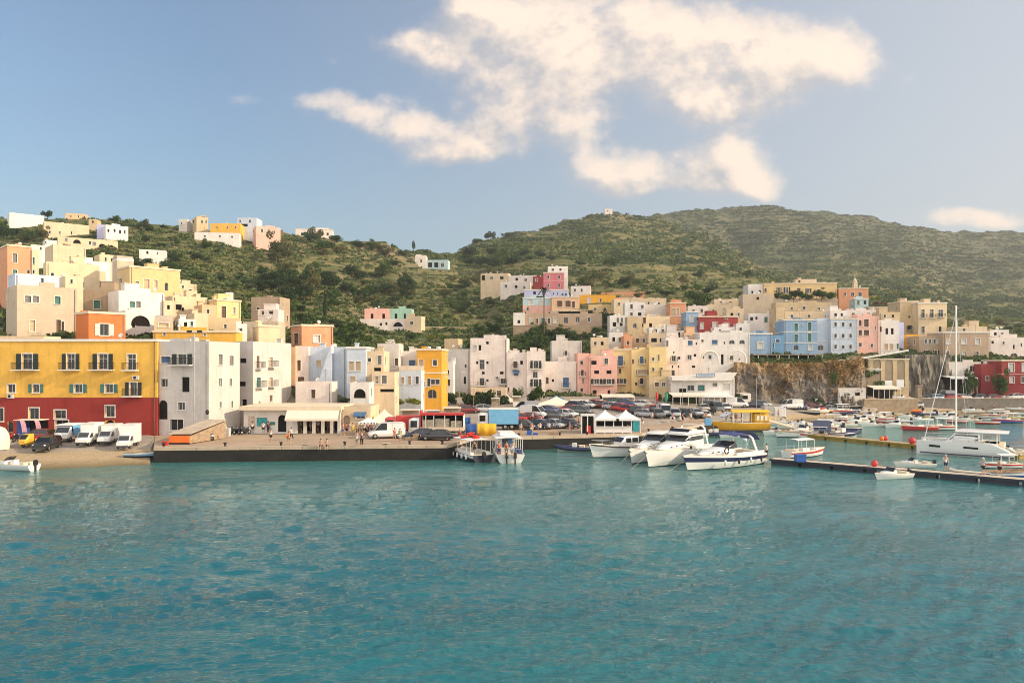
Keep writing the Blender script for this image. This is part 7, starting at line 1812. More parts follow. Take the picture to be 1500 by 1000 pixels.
    return r
cruiser("foremost white motor yacht with a navy hull stripe and navy bimini", (1013, 82.0), (1128, 90), 11.8, 3.7, 1.75, 'open', M_gel, M_navy)
cruiser("white flybridge motor yacht with a bare grey green bow behind the striped one", (955, 84.6), (1066, 99), 13.0, 4.1, 2.0, 'fly', M_gel)
cruiser("white hard top motor yacht half hidden behind the flybridge yacht", (929, 87.5), (1010, 101), 11.5, 3.7, 1.8, 'hard', M_gel)
r = place("cabin_cruiser", "traditional white cabin cruiser with a dark rubbing band, left of the yachts", "boat", 915, 667, 207)
L, B = 9.4, 3.2
hull(r, L, B, 1.75, 1.25, (M_gel, M_anti, M_deck), .8, None, trans=.86);
mb = MB()
for s in (-1, 1): mb.tube([(L * x, s * B * w, z) for x, w, z in ((.555, .01, 1.66), (.42, .24, 1.50), (.3, .38, 1.40), (.1, .485, 1.27), (-.15, .50, 1.18), (-.5, .43, 1.14))], .075, 5)
mb.build("rubbing_band", [M_black], r)
cabin(r, "wheelhouse", [(L * .12, B * .27, B * .25, 1.3, 1.85), (L * .06, B * .31, B * .29, 1.2, 2.5), (-L * .16, B * .32, B * .30, 1.2, 2.55)], M_gel)
for s in (-1, 1):
    for x0, x1 in ((.05, -.03), (-.05, -.14)):
        mb = MB(); mb.add([(L * x0, s * B * .323, 1.8), (L * x1, s * B * .328, 1.8), (L * x1, s * B * .315, 2.35), (L * x0, s * B * .31, 2.35)], [(0, 1, 2, 3) if s > 0 else (3, 2, 1, 0)]); mb.build("side_window", [M_smoke], r)
cabin(r, "windscreen", [(L * .125, B * .24, B * .22, 1.85, 1.92), (L * .075, B * .285, B * .27, 1.85, 2.4)], M_smoke, False)
cabin(r, "foredeck_hatch", [(L * .34, B * .1, B * .09, 1.5, 1.66), (L * .24, B * .14, B * .13, 1.4, 1.64)], M_smoke, False)
rail(r, [(L * .53, 0, 1.75), (L * .42, B * .2, 1.6), (L * .28, B * .36, 1.5), (L * .1, B * .45, 1.35)], .5); rail(r, [(L * .53, 0, 1.75), (L * .42, -B * .2, 1.6), (L * .28, -B * .36, 1.5), (L * .1, -B * .45, 1.35)], .5)

# ---- catamaran
a, b_ = Vector(((1346 - CX) / F * 99.5, 99.5)), Vector(((1487 - CX) / F * 93.2, 93.2)); d = (a - b_).normalized(); c = (a + b_) / 2
r = thing("catamaran", "large white sailing catamaran with smoked windows and a tall mast", "catamaran", (c.x, c.y, 0), math.atan2(d.y, d.x)); L = (a - b_).length * 1.0
for s in (1, -1):
    mb = MB(); rings = []
    for t in np.linspace(0, 1, 15):
        x = -L / 2 + L * t; w = .85 * (1 - max(0, (t - .45) / .55) ** 2.2 * .96); z1 = 1.75 if t > .22 else .45 + 1.3 * (t / .22) ** .8
        yc = s * 2.3; rings.append([(x, yc - w, z1), (x, yc - w, z1 * .5), (x, yc - w * .75, .05), (x, yc, -.5), (x, yc + w * .75, .05), (x, yc + w, z1 * .5), (x, yc + w, z1)])
    mb.loft(rings, 0, True, (True, True), False)
    for p, q in zip(rings[:-1], rings[1:]): mb.quad(p[0], q[0], q[-1], p[-1])
    o = mb.build("hull", [M_gel], r)
    for x0, x1 in ((.24, .36), (-.15, .0)):
        wb = MB(); yy_ = s * (2.3 + .862); wb.add([(L * x0, yy_ - s * .12 * (x0 > .2), 1.0), (L * x1, yy_ - s * .26 * (x1 > .2), 1.05), (L * x1, yy_ - s * .26 * (x1 > .2), 1.3), (L * x0, yy_ - s * .12 * (x0 > .2), 1.25)], [(0, 1, 2, 3), (3, 2, 1, 0)]); wb.build("porthole", [M_smoke], o)
    wb = MB(); wb.tube([(L * x, s * (2.3 + .80 * (1 - max(0, (x - .0) / .5) ** 2.2 * .95)), .22) for x in (-.5, -.3, -.1, .05, .2, .35, .46)], .07, 5); wb.build("boot_stripe", [M_navy], o)
mb = MB(); mb.box(-L * .34, L * .12, -2.2, 2.2, .75, 1.72); mb.box(L * .44, L * .46, -2.2, 2.2, 1.4, 1.6); mb.build("bridge_deck", [M_gel], r)
cabin(r, "saloon", [(L * .20, 1.9, 1.5, 1.7, 1.85), (L * .10, 2.3, 2.0, 1.7, 2.85), (-L * .12, 2.35, 2.1, 1.7, 2.95), (-L * .16, 2.35, 2.1, 1.7, 2.95)], M_gel)
for s in (-1, 1):
    mb = MB(); mb.add([(L * .15, s * 2.13, 2.0), (-L * .14, s * 2.36, 2.0), (-L * .14, s * 2.22, 2.72), (L * .09, s * 2.12, 2.68)], [(0, 1, 2, 3) if s > 0 else (3, 2, 1, 0)]); mb.build("side_window", [M_smoke], r)
mb = MB(); mb.add([(L * .195, -1.5, 1.95), (L * .195, 1.5, 1.95), (L * .11, 1.75, 2.72), (L * .11, -1.75, 2.72)], [(0, 1, 2, 3)], xf=Matrix.Translation((.1, 0, .05))); mb.build("front_window", [M_smoke], r)
cabin(r, "hard_top", [(L * .10, 1.9, 1.8, 2.97, 3.08), (L * .04, 2.3, 2.2, 3.0, 3.2), (-L * .34, 2.3, 2.2, 3.0, 3.2), (-L * .44, 2.1, 2.0, 3.02, 3.14)], M_gel)
for s in (-1, 1):
    mb = MB(); mb.tube([(-L * .33, s * 2.1, 1.5), (-L * .33, s * 2.1, 3.0)], .06, 6); mb.build("post", [M_gel], r)
mb = MB(); mb.box(-L * .40, -L * .2, -1.9, 1.9, 1.1, 1.72); mb.build("cockpit_seat", [M_cush], r)
xm = L * .10; zm = CZ + (HY - 447) / F * c.y
mb = MB(); mb.tube([(xm, 0, 3.0), (xm, 0, zm)], [.13, .10], 8); mb.build("mast", [M_gel], r)
for i, z in enumerate((.45, .72)):
    mb = MB(); zz_ = 3 + (zm - 3) * z; mb.tube([(xm - .2, -1.3 + .3 * i, zz_), (xm, 0, zz_ + .1), (xm - .2, 1.3 - .3 * i, zz_)], .035, 5); mb.build("spreader", [M_gel], r)
mb = MB(); mb.tube([(xm, 0, zm - 1.0), (L * .44, 0, 1.7)], [.03, .07], 6); mb.build("furled_headsail", [M_canvasw], r)
for s in (-1, 1):
    mb = MB(); mb.tube([(xm, 0, zm - .6), (-L * .05, s * 2.9, 1.7)], .018, 4); mb.build("shroud", [M_chrome], r)
for s in (-1, 1): rail(r, [(L * x, s * y, 1.75) for x, y in ((.47, 2.3), (.3, 2.75), (.1, 3.0), (-.12, 3.05), (-.26, 3.05))], .6)

# ---- the two tour boats at the quay corner
def canopy_frame(r, x0, x1, y, z0, z1, m, n=4, curve=.12):
    cb = MB(); rows = [[(x0 + (x1 - x0) * t, y * q, z1 - curve * q * q) for q in np.linspace(-1, 1, 6)] for t in np.linspace(0, 1, 5)]
    for p, q in zip(rows[:-1], rows[1:]):
        for i in range(5): cb.quad(p[i], q[i], q[i + 1], p[i + 1]); cb.quad(*[(v[0], v[1], v[2] - .05) for v in (p[i + 1], q[i + 1], q[i], p[i])])
    cb.build("canopy", [m], r)
    for s in (-1, 1):
        for i in range(n):
            x = x0 + .1 + (x1 - x0 - .2) * i / (n - 1); pb = MB(); pb.tube([(x, s * y * .96, z0), (x, s * y * .96, z1 - curve - .02)], .035, 5); pb.build("post", [M_white], r)
r = place("tour_boat", "dark hulled tour boat with red life jackets heaped on its canopy", "tour boat", 687, 671, 118)
L, B = 8.2, 3.0
hull(r, L, B, 1.25, .85, (M_anti, M_anti, M_deck), .8, M_gel, trans=.92); canopy_frame(r, -L * .42, L * .22, B * .46, .8, 2.65, M_canvasw, 5)
mb = MB(); rr = random.Random(2)
for i in range(34):
    x, y = rr.gauss(-.6, .75), rr.gauss(0, .45); z = 2.66 + max(0, .75 - abs(x + .6) * .45 - abs(y) * .6) * rr.uniform(.3, 1)
    mb.box(-.24, .24, -.17, .17, -.07, .07, 0, Matrix.Translation((x, y, z)) @ Matrix.Rotation(rr.uniform(0, 3), 4, 'Z') @ Matrix.Rotation(rr.uniform(-.6, .6), 4, 'X'))
tag_o = mb.build("life_jackets", [M_orange], r); tag_o.material_slots[0].link = 'OBJECT'; tag_o.material_slots[0].material = mat("red_life_jackets", (.66, .05, .025), .7, var=.2, scale=4); tag_o['kind'] = 'stuff'
for s in (-1, 1):
    mb = MB(); mb.box(-L * .4, L * .2, s * B * .36 - .18, s * B * .36 + .18, .78, 1.15); mb.build("bench", [M_white], r)
    for k in range(5):
        mb = MB(); mb.lathe([(.01, -.3), (.13, -.22), (.13, .2), (.03, .3)], 8, c=(L * (.3 - .16 * k), s * B * .56, .55)); mb.build("fender", [M_fend], r)
outboard(r, -L / 2 - .1, 0, 1.1)
r = place("tour_boat", "white tour boat with an open stern and a canopy, nearest to the viewer", "tour boat", 742, 671, 97)
L, B = 8.6, 3.5
hull(r, L, B, 1.4, 1.0, (M_gel, M_anti, M_deck), .8, None, trans=.95); canopy_frame(r, -L * .40, L * .25, B * .46, .95, 2.9, M_canvasw, 4)
cabin(r, "wheelhouse", [(L * .30, B * .28, B * .25, 1.0, 1.6), (L * .24, B * .34, B * .32, 1.0, 2.7), (L * .05, B * .34, B * .32, 1.0, 2.78)], M_gel)
for s, m in ((-.5, M_shutblue), (.15, M_smoke)):
    mb = MB(); mb.box(L * .045 - .02, L * .045, s - .3, s + .35, 1.35, 2.4); mb.build("window", [m], r)
for s in (-1, 1):
    mb = MB(); mb.box(-L * .4, 0, s * B * .36 - .2, s * B * .36 + .2, .94, 1.35); mb.build("bench", [M_bimini], r)
rail(r, [(-L * .48, y, 1.05) for y in (-B * .42, -B * .2, B * .2, B * .42)], .6); outboard(r, -L / 2 - .15, -.5, 1.1); outboard(r, -L / 2 - .15, .5, 1.1)
mb = MB(); mb.box(-L * .1, L * .2, -.9, .9, 2.93, 3.3); mb.build("roof_box", [M_white], r)

# ---- yellow excursion boat
r = place("excursion_boat", "yellow excursion boat with a yellow canopy and cabin", "tour boat", 1082, 632, 183, D=128)
L, B = 10.0, 3.4
hull(r, L, B, 1.9, 1.5, (mat("amber_hull", (.74, .36, .02), .4, var=.08, scale=3), M_anti, M_deck), .7, None, trans=.95)
mb = MB(); mb.box(-L * .5, L * .40, -B * .44, B * .44, -.25, .35); mb.build("skirt", [M_anti], r)
cabin(r, "cabin", [(-L * .24, B * .38, B * .36, 1.45, 3.2), (-L * .48, B * .38, B * .36, 1.45, 3.2)], M_yel)
for s in (-1, 1):
    for x in (-.29, -.36, -.43):
        mb = MB(); mb.box(L * x - .2, L * x + .2, s * B * .385 - .02, s * B * .385 + .02, 2.0, 2.8); mb.build("side_window", [M_canvasw], r)
canopy_frame(r, -L * .5, L * .16, B * .47, 1.5, 3.75, M_yel, 5, .35)
mb = MB(); mb.quad((L * .16, -B * .45, 3.42), (L * .30, -B * .4, 2.6), (L * .30, B * .4, 2.6), (L * .16, B * .45, 3.42)); mb.quad((L * .16, B * .45, 3.38), (L * .30, B * .4, 2.56), (L * .30, -B * .4, 2.56), (L * .16, -B * .45, 3.38)); mb.build("front_awning", [M_canvasw], r)
for s in (-1, 1): rail(r, [(L * x, s * B * w, 1.6 + .2 * (x > .2)) for x, w in ((.5, .08), (.4, .25), (.25, .4), (.1, .47), (-.1, .47))], .6, m=M_white)

# ---- small boats, three kinds, then copies
def proto_day(name="motorboat"):
    r = thing(name, "boat", "motorboat"); L, B = 5.2, 2.0
    hull(r, L, B, .80, .58, (M_gel, M_gel, M_deck), .8, None, trans=.9, deckz=.08)
    cabin(r, "foredeck", [(L * .40, .18, .14, .72, .84), (L * .25, .62, .56, .66, .92), (L * .10, .80, .74, .60, .98)], M_gel)
    mb = MB(); mb.add([(L * .14, -.72, .95), (L * .17, 0, .98), (L * .14, .72, .95), (L * .06, .70, 1.38), (L * .09, 0, 1.42), (L * .06, -.70, 1.38)], [(0, 1, 4, 5), (1, 2, 3, 4), (5, 4, 1, 0), (4, 3, 2, 1)]); mb.build("windscreen", [M_smoke], r)
    mb = MB(); mb.box(-.3, .15, -.35, .35, .5, 1.05); mb.build("console", [M_gel], r)
    mb = MB(); mb.box(-1.9, -1.4, -.75, .75, .5, .82); mb.build("seat", [M_cush], r)
    outboard(r, -L / 2 - .05, 0, .95); rail(r, [(L * .5, 0, .82), (L * .38, .42, .78), (L * .24, .78, .75)], .28); return r
def proto_rib():
    r = thing("inflatable_boat", "boat", "inflatable boat"); L, B = 5.6, 2.3
    mb = MB(); P = [(-L / 2, -B * .38, .42), (-L * .1, -B * .40, .44), (L * .22, -B * .36, .50), (L * .42, -B * .18, .62), (L * .48, 0, .68), (L * .42, B * .18, .62), (L * .22, B * .36, .50), (-L * .1, B * .40, .44), (-L / 2, B * .38, .42)]
    mb.tube(P, [.20, .26, .26, .25, .25, .25, .26, .26, .20], 10); mb.build("tube", [M_rib], r)
    hb = MB(); hb.loft([[(x, -w, .38), (x, -w * .7, .02), (x, 0, -.25), (x, w * .7, .02), (x, w, .38)] for x, w in [(-L / 2 + .1, B * .34), (0, B * .36), (L * .25, B * .28), (L * .42, .08)]], 0, True, (True, True), False); hb.build("hull", [M_gel], r)
    db = MB(); db.prism([(-L / 2 + .1, -B * .3), (0, -B * .32), (L * .25, -B * .26), (L * .4, 0), (L * .25, B * .26), (0, B * .32), (-L / 2 + .1, B * .3)], .36, .40); db.build("deck", [M_deck], r)
    mb = MB(); mb.box(-.25, .35, -.4, .4, .403, 1.15); mb.build("console", [M_gel], r); mb = MB(); mb.quad((.36, -.36, 1.15), (.36, .36, 1.15), (.15, .34, 1.5), (.15, -.34, 1.5)); mb.build("windscreen", [M_smoke], r)
    mb = MB(); mb.box(-1.3, -.6, -.5, .5, .403, .85); mb.build("seat", [M_cush], r)
    outboard(r, -L / 2 - .15, 0, 1.05); return r
def proto_row():
    r = thing("wooden_boat", "boat", "rowing boat"); L, B = 4.6, 1.7
    hull(r, L, B, .78, .55, (M_bluep, M_anti, M_wood), .5, M_gel, trans=.55, deckz=.22)
    for x in (-1.1, -.1, .9):
        mb = MB(); w = .72 - .12 * abs(x); mb.box(x - .14, x + .14, -w, w, .44, .50); mb.build("thwart", [M_wood], r)
    mb = MB(); mb.tube([(-.9, -.35, .56), (1.2, .25, .56)], .025, 5); mb.build("oar", [M_wood], r); return r
def proto_gozzo():
    r = thing("awning_boat", "boat", "boat"); L, B = 6.2, 2.3
    hull(r, L, B, .95, .75, (M_gel, M_anti, M_deck), .6, M_redp, trans=.7, deckz=.12)
    canopy_frame(r, -L * .35, L * .12, B * .42, .7, 2.2, M_canvasw, 3, .1)
    cabin(r, "engine_box", [(.5, .4, .38, .6, 1.0), (-.6, .4, .38, .6, 1.05)], M_gel)
    mb = MB(); mb.box(-2.4, -1.9, -.8, .8, .6, .95); mb.build("seat", [M_cush], r); cabin(r, "foredeck", [(L * .4, .15, .12, .85, .95), (L * .2, .75, .7, .75, .98)], M_gel); return r
BP = {'day': proto_day, 'rib': proto_rib, 'row': proto_row, 'gozzo': proto_gozzo}; BR = {}
def boat(kind, px, py, hd, label, sc=1.0, hullc=None, group="small boats in the harbour", D=None, dz=0.0, extra=None):
    D = D or CZ * F / (py - HY); z = max(dz, gz(px, D) + .12 if D > shore(px) - 1 and not (223 < px < 1046) else dz)
    loc = ((px - CX) / F * D, D, z); m = BC.get(hullc)
    sw = {('tube' if kind == 'rib' else 'hull'): m} if m else None
    if extra: sw = dict(sw or {}, **extra)
    if kind not in BR:
        r = BR[kind] = BP[kind](); r.location = loc; r.rotation_euler = (0, 0, R(hd)); r.scale = (sc,) * 3; r['label'] = label; r['group'] = group
        if sw:
            for ch in r.children:
                b0 = ch.name.split('.')[0]
                if b0 in sw: ch.material_slots[0].link = 'OBJECT'; ch.material_slots[0].material = sw[b0]
        return r
    return dup(BR[kind], loc, R(hd), label, group, sc, sw)
boat('day', 21, 688, 170, "white motorboat at the left edge in front of the beach", 1.0, None)
boat('row', 207, 675, 5, "pale blue dinghy tied to the left end of the quay", .85, 's')
boat('rib', 842, 661, 170, "navy and white open boat behind the quay corner, left of the cabin cruiser", 1.0, 'n')
boat('row', 862, 659.5, 175, "dark blue wooden boat at the foot of the kiosk quay", 1.0, 'b')
boat('row', 893, 658.5, 178, "brown wooden boat below the twin roofed kiosk", 1.0, 't')
boat('rib', 1048, 639, 0, "cream inflatable behind the hard top yachts", 1.1, None)
boat('day', 1008, 641, 190, "white speedboat moored behind the flybridge yacht", 1.15)
boat('rib', 1022, 634, 184, "grey inflatable lying along the kiosk quay", 1.0, 'g')
boat('gozzo', 1178, 668, 28, "open work boat with black fenders at the near pontoon", 1.05, 'w')
boat('day', 1308, 700, 200, "small white motorboat tied to the front of the near pontoon", .82)
boat('row', 1485, 700, 0, "deep blue wooden boat at the right end of the near pontoon", 1.25, 'b')
boat('row', 1166, 640, 180, "pale launch with ropes along the far pontoon", 1.3, 'w')
boat('day', 1180, 636, 205, "white cruiser with a dark canopy at the far pontoon", 1.2)
boat('day', 1203, 637, 190, "white boat with a raised engine beside the solar panel", 1.0)
boat('rib', 1232, 640, 20, "large cream inflatable with a high curved bow", 1.3, None)
boat('gozzo', 1203, 630, 160, "awning boat behind the large cream inflatable", .9)
boat('rib', 1218, 628, 200, "grey inflatable moored among fishing boats", .9, 'g')
boat('row', 1150, 633, 170, "red and white rowing boat near the yellow boat", .9, 'r')
boat('day', 1340, 684, 178, "long white sunbathing launch behind the near pontoon", .8)
boat('day', 1478, 666, 182, "white tender behind the stern of the catamaran", .9)
boat('gozzo', 1466, 685, 185, "white awning boat behind the walking man", .72)
far = [('day', 1258, 621, 200, None, "grey speedboat left of the red boat"), ('day', 1268, 617, 190, None, "white speedboat behind the grey speedboat"), ('day', 1277, 613, 185, None, "white speedboat nearest the tan wall"), ('rib', 1252, 613, 175, 'g', "grey inflatable at the small boat beach"),
       ('row', 1300, 619, 175, 'r', "orange red rowing boat in the middle of the bay"), ('day', 1316, 626, 190, None, "white dinghy with a dark bow left of the red awning boat"), ('row', 1306, 609, 180, 'y', "yellow and green rowing boat by the tan wall"), ('gozzo', 1310, 606, 185, 'r', "red cabin boat by the tan wall"),
       ('row', 1318, 612, 10, 'o', "orange rowing boat by the tan wall"), ('gozzo', 1347, 630, 180, 'r', "red hulled awning boat in front of the catamaran mast"), ('gozzo', 1374, 629, 180, None, "white awning boat left of the catamaran mast"), ('day', 1346, 617, 175, None, "white motorboat behind the red hulled awning boat"),
       ('rib', 1353, 609, 178, None, "white inflatable near the stone pillar"), ('day', 1372, 608, 182, None, "white motorboat near the forestay of the catamaran"), ('row', 1369, 612, 180, 'y', "bright yellow rowing boat near the forestay"), ('row', 1385, 607, 5, 'g', "grey rowing boat in front of the grey sea wall"),
       ('row', 1410, 612, 178, 't', "brown launch right of the catamaran mast"), ('row', 1432, 611, 178, 't', "long weathered launch along the right beach"), ('day', 1425, 606, 182, None, "cream motorboat pulled up on the right beach"), ('row', 1446, 621, 180, 'r', "bright red rowing boat behind the catamaran roof"),
       ('row', 1448, 614, 176, 'd', "dark wooden boat behind the bright red rowing boat"), ('row', 1481, 611, 185, 'n', "navy rowing boat at the right edge of the bay"), ('row', 1462, 606, 182, 'w', "white rowing boat on the right beach"), ('rib', 1485, 605, 178, 'g', "grey inflatable on the right beach"), ('row', 1404, 604, 3, 'w', "white rowing boat close under the sea wall"), ('row', 1285, 606, 2, 'b', "blue rowing boat beside the tan wall"),
       ('day', 1288, 611, 170, None, "small cream motorboat between the rowing boats"), ('rib', 1332, 607, 175, 'o', "orange inflatable by the tan wall corner"), ('row', 1344, 604, 178, 's', "light blue rowing boat at the corner of the sea wall")]
for i, (k, px, py, hd, hc, l) in enumerate(far): boat(k, px, py, hd, l, random.Random(i).uniform(.85, 1.05), hc, "small boats on the far side of the bay")
for i, (k, px, py, hd, hc, l) in enumerate([('day', 1140, 637, 185, None, "white boat with its nose to the gangway"), ('gozzo', 1192, 641, 170, 'w', "white awning boat in the middle of the far pontoon"), ('row', 1214, 642, 185, 'r', "red dinghy in front of the large cream inflatable"), ('day', 1160, 627, 175, None, "white motorboat behind the pale launch"), ('rib', 1176, 625, 190, 'g', "dark grey inflatable behind the awning boat"), ('row', 1192, 623, 178, 'b', "blue dinghy among the fishing boats"), ('day', 1233, 625, 182, None, "cream motorboat right of the fishing boats"),
    ('day', 1258, 609, 178, None, "white motorboat close to the cafe wall"), ('row', 1268, 607, 178, 'g', "grey dinghy close to the cafe wall"), ('gozzo', 1290, 616, 185, None, "white awning boat behind the orange red rowing boat"), ('day', 1332, 613, 180, None, "white motorboat in the middle of the bay"), ('day', 1360, 604, 178, None, "cream motorboat at the foot of the stone pillar"), ('rib', 1392, 617, 180, 'g', "pale inflatable behind the catamaran mast"), ('day', 1438, 604, 176, None, "white motorboat beside the long weathered launch"), ('gozzo', 1475, 619, 182, 'b', "blue hulled awning boat at the right edge"), ('row', 1498, 607, 180, 'w', "white dinghy at the very right edge"), ('day', 1075, 641, 182, None, "white speedboat between the yachts and the yellow boat"), ('row', 985, 647, 180, 'w', "white dinghy behind the flybridge of the tall yacht")]):
    boat(k, px, py, hd, l, random.Random(i + 50).uniform(.8, 1.0), hc, "small boats on the far side of the bay")
for i, (k, px, py, hd, hc, l) in enumerate([('row', 1185, 612, 160, 'd', "dark wooden boat drawn up below the cliff"), ('day', 1198, 611, 200, None, "white motorboat drawn up below the cliff"), ('row', 1210, 604, 175, 'y', "yellow boat on the shore below the cliff"), ('row', 1175, 606, 185, 's', "sky blue boat on the shore below the cliff"), ('gozzo', 1228, 606, 178, None, "white awning boat on the shore below the cliff"), ('rib', 1243, 605, 10, None, "pale inflatable on the shore below the cliff"), ('day', 1238, 615, 200, None, "white motorboat left of the grey speedboat"), ('row', 1225, 616, 175, 'r', "red rowing boat below the cliff")]):
    boat(k, px, py, hd, l, .95, hc, "boats drawn up below the cliff", D=min(CZ * F / (py - HY), 162))

# ---- pontoons with floats
def pontoon(label, P0, P1, w, z, mtop, mside, lab2):
    a, b_ = Vector(P0), Vector(P1); d = (b_ - a); L = d.length; d.normalize()
    r = thing("pontoon", label, "pontoon", (a.x, a.y, 0), math.atan2(d.y, d.x))
    mb = MB(); n = int(L / 2.4)
    for i in range(n): mb.box(L * i / n + .01, L * (i + 1) / n - .01, -w / 2, w / 2, z - .10, z)
    mb.build("deck", [mtop], r)
    for s in (-1, 1):
        mb = MB(); mb.box(0, L, s * w / 2 - (.12 if s > 0 else -.003) , s * w / 2 + (.12 if s < 0 else -.003), z - .26, z - .104) if False else mb.box(0, L, min(s * w / 2, s * w / 2 + s * .08), max(s * w / 2, s * w / 2 + s * .08), z - .22, z + .03); mb.build("edge_beam", [mside], r)
    k = int(L / 3.1)
    for i in range(k):
        mb = MB(); x0, x1 = L * i / k + .18, L * (i + 1) / k - .18; mb.box(x0, x1, -w / 2 + .06, w / 2 - .06, -.4, z - .105); mb.build("float", [mside], r)
    return r
pontoon("near pontoon with a pale deck and dark sides", pxy(1131, 87.6), pxy(1560, 70.0), 1.75, .62, mat('pale_planks', (.56, .48, .37), .85, var=.12, scale=2), M_anti, "")
pontoon("far pontoon on yellow floats", pxy(1134, 123), pxy(1500, 91.5), 1.8, .60, mat("worn_planks", (.50, .40, .28), .85, var=.2, scale=2), M_float, "")
r = thing("gangway", "sloping cream gangway from the quay to the far pontoon", "gangway", (*pxy(1122, 130), 0))
a, b_ = Vector((0, 0, 1.9)), Vector((pxy(1185, 120)[0] - pxy(1122, 130)[0], -10, .75)); d = (b_ - a).normalized(); n = Vector((-d.y, d.x, 0)).normalized() * .6
mb = MB(); mb.add([a - n, b_ - n, b_ + n, a + n, a - n - Vector((0, 0, .15)), b_ - n - Vector((0, 0, .15)), b_ + n - Vector((0, 0, .15)), a + n - Vector((0, 0, .15))], [(0, 1, 2, 3), (7, 6, 5, 4), (4, 5, 1, 0), (5, 6, 2, 1), (6, 7, 3, 2), (7, 4, 0, 3)]); mb.build("deck", [M_creamtrim], r)
for s in (-1, 1): rail(r, [tuple(a + (b_ - a) * t + n * s * .95) for t in np.linspace(0, 1, 7)], .95, m=M_white)
def buoys(label, px, D, items, z=.62):
    r = thing("buoy", label, "buoy", ((px - CX) / F * D, D, z))
    for i, (x, y, s, m) in enumerate(items):
        mb = MB(); mb.ball((x, y, s * .9), s, 12); mb.tube([(x, y, s * 1.7), (x, y, s * 2.15)], s * .16, 6); mb.build("float", [m], r)
buoys("pair of orange buoys on the far pontoon", 1294, 107.2, [(-.25, 0, .34, M_obuoy), (.4, .1, .32, M_buoy)])
buoys("crimson and white buoy at the bow of the catamaran", 1336, 103, [(0, 0, .48, M_buoy)], .6)
buoys("crimson buoy on the near pontoon beside the small motorboat", 1281, 80.6, [(0, 0, .36, M_buoy)])
buoys("small white mooring buoy near the yellow boat", 1091, 112, [(0, 0, .35, M_fend)], -.1)
r = thing("solar_panel", "tilted dark solar panel on a stand at the far pontoon", "solar panel", (*pxy(1204, 116.5), .6), R(-15))
mb = MB(); mb.box(-1.3, 1.3, -.04, .04, -.95, .95, 0, Matrix.Translation((0, 0, 1.35)) @ Matrix.Rotation(R(-35), 4, 'X')); mb.build("panel", [mat("solar_cells", (.03, .045, .10), .15, var=.2, scale=4, spec=.7)], r)
for x in (-1, 1): mb = MB(); mb.tube([(x, .1, 0), (x, .1, 1.3)], .05, 6); mb.build("leg", [M_steel], r)
r = thing("plastic_crate", "bright blue crate at the foot of the open work boat", "crate", (*pxy(1172, 84.6), .62))
mb = MB(); mb.box(-.55, .55, -.4, .4, 0, .75); mb.build("body", [M_bluep], r); mb = MB(); mb.box(-.6, .6, -.45, .45, .753, .82); mb.build("lid", [M_bluep], r)
r = thing("surfboard", "long pale board lying on the near pontoon", "board", (*pxy(1422, 75.9), .66), R(-36))
mb = MB(); mb.loft([[(x, -w, .02), (x, w, .02), (x, w * .9, .12 + k), (x, -w * .9, .12 + k)] for x, w, k in [(-1.9, .08, .25), (-1.3, .28, .06), (0, .36, 0), (1.2, .3, 0), (1.7, .06, .02)]]); mb.build("board", [M_cush], r)
mb = MB(); mb.loft([[(-.1, -.02, .0), (.1, -.02, 0), (.1, .02, 0), (-.1, .02, 0)], [(-.15, -.01, -.18), (0, -.01, -.18), (0, .01, -.18), (-.15, .01, -.18)]], 0, False, xf=Matrix.Translation((1.2, 0, .02))); mb.build("fin", [M_black], r)
# ------------------------------------------------------------------ people
M_skin = mat("skin", (.52, .30, .20), .6, var=.08, scale=3)
M_hair = mat("dark_hair", (.03, .02, .015), .7, var=.2)
def skin_mesh(name, pts, edges, m, root, sub=1):
    """one continuous surface grown round connected joints: pts name -> (xyz, radius)"""
    me = bpy.data.meshes.new(name); ks = list(pts); ix = {k: i for i, k in enumerate(ks)}
    me.from_pydata([pts[k][0] for k in ks], [(ix[a], ix[b]) for a, b in edges], []); me.update()
    o = bpy.data.objects.new(name, me); C.objects.link(o)
    sk = o.modifiers.new("skin", 'SKIN'); sk.use_smooth_shade = True
    for i, k in enumerate(ks):
        r_ = pts[k][1]; me.skin_vertices[0].data[i].radius = r_ if isinstance(r_, tuple) else (r_, r_)
        me.skin_vertices[0].data[i].use_root = (k == root)
    if sub: o.modifiers.new("sub", 'SUBSURF').levels = sub
    dg = bpy.context.evaluated_depsgraph_get(); out = bpy.data.meshes.new_from_object(o.evaluated_get(dg)); out.name = name
    bpy.data.objects.remove(o); out.materials.clear(); out.materials.append(m); return out
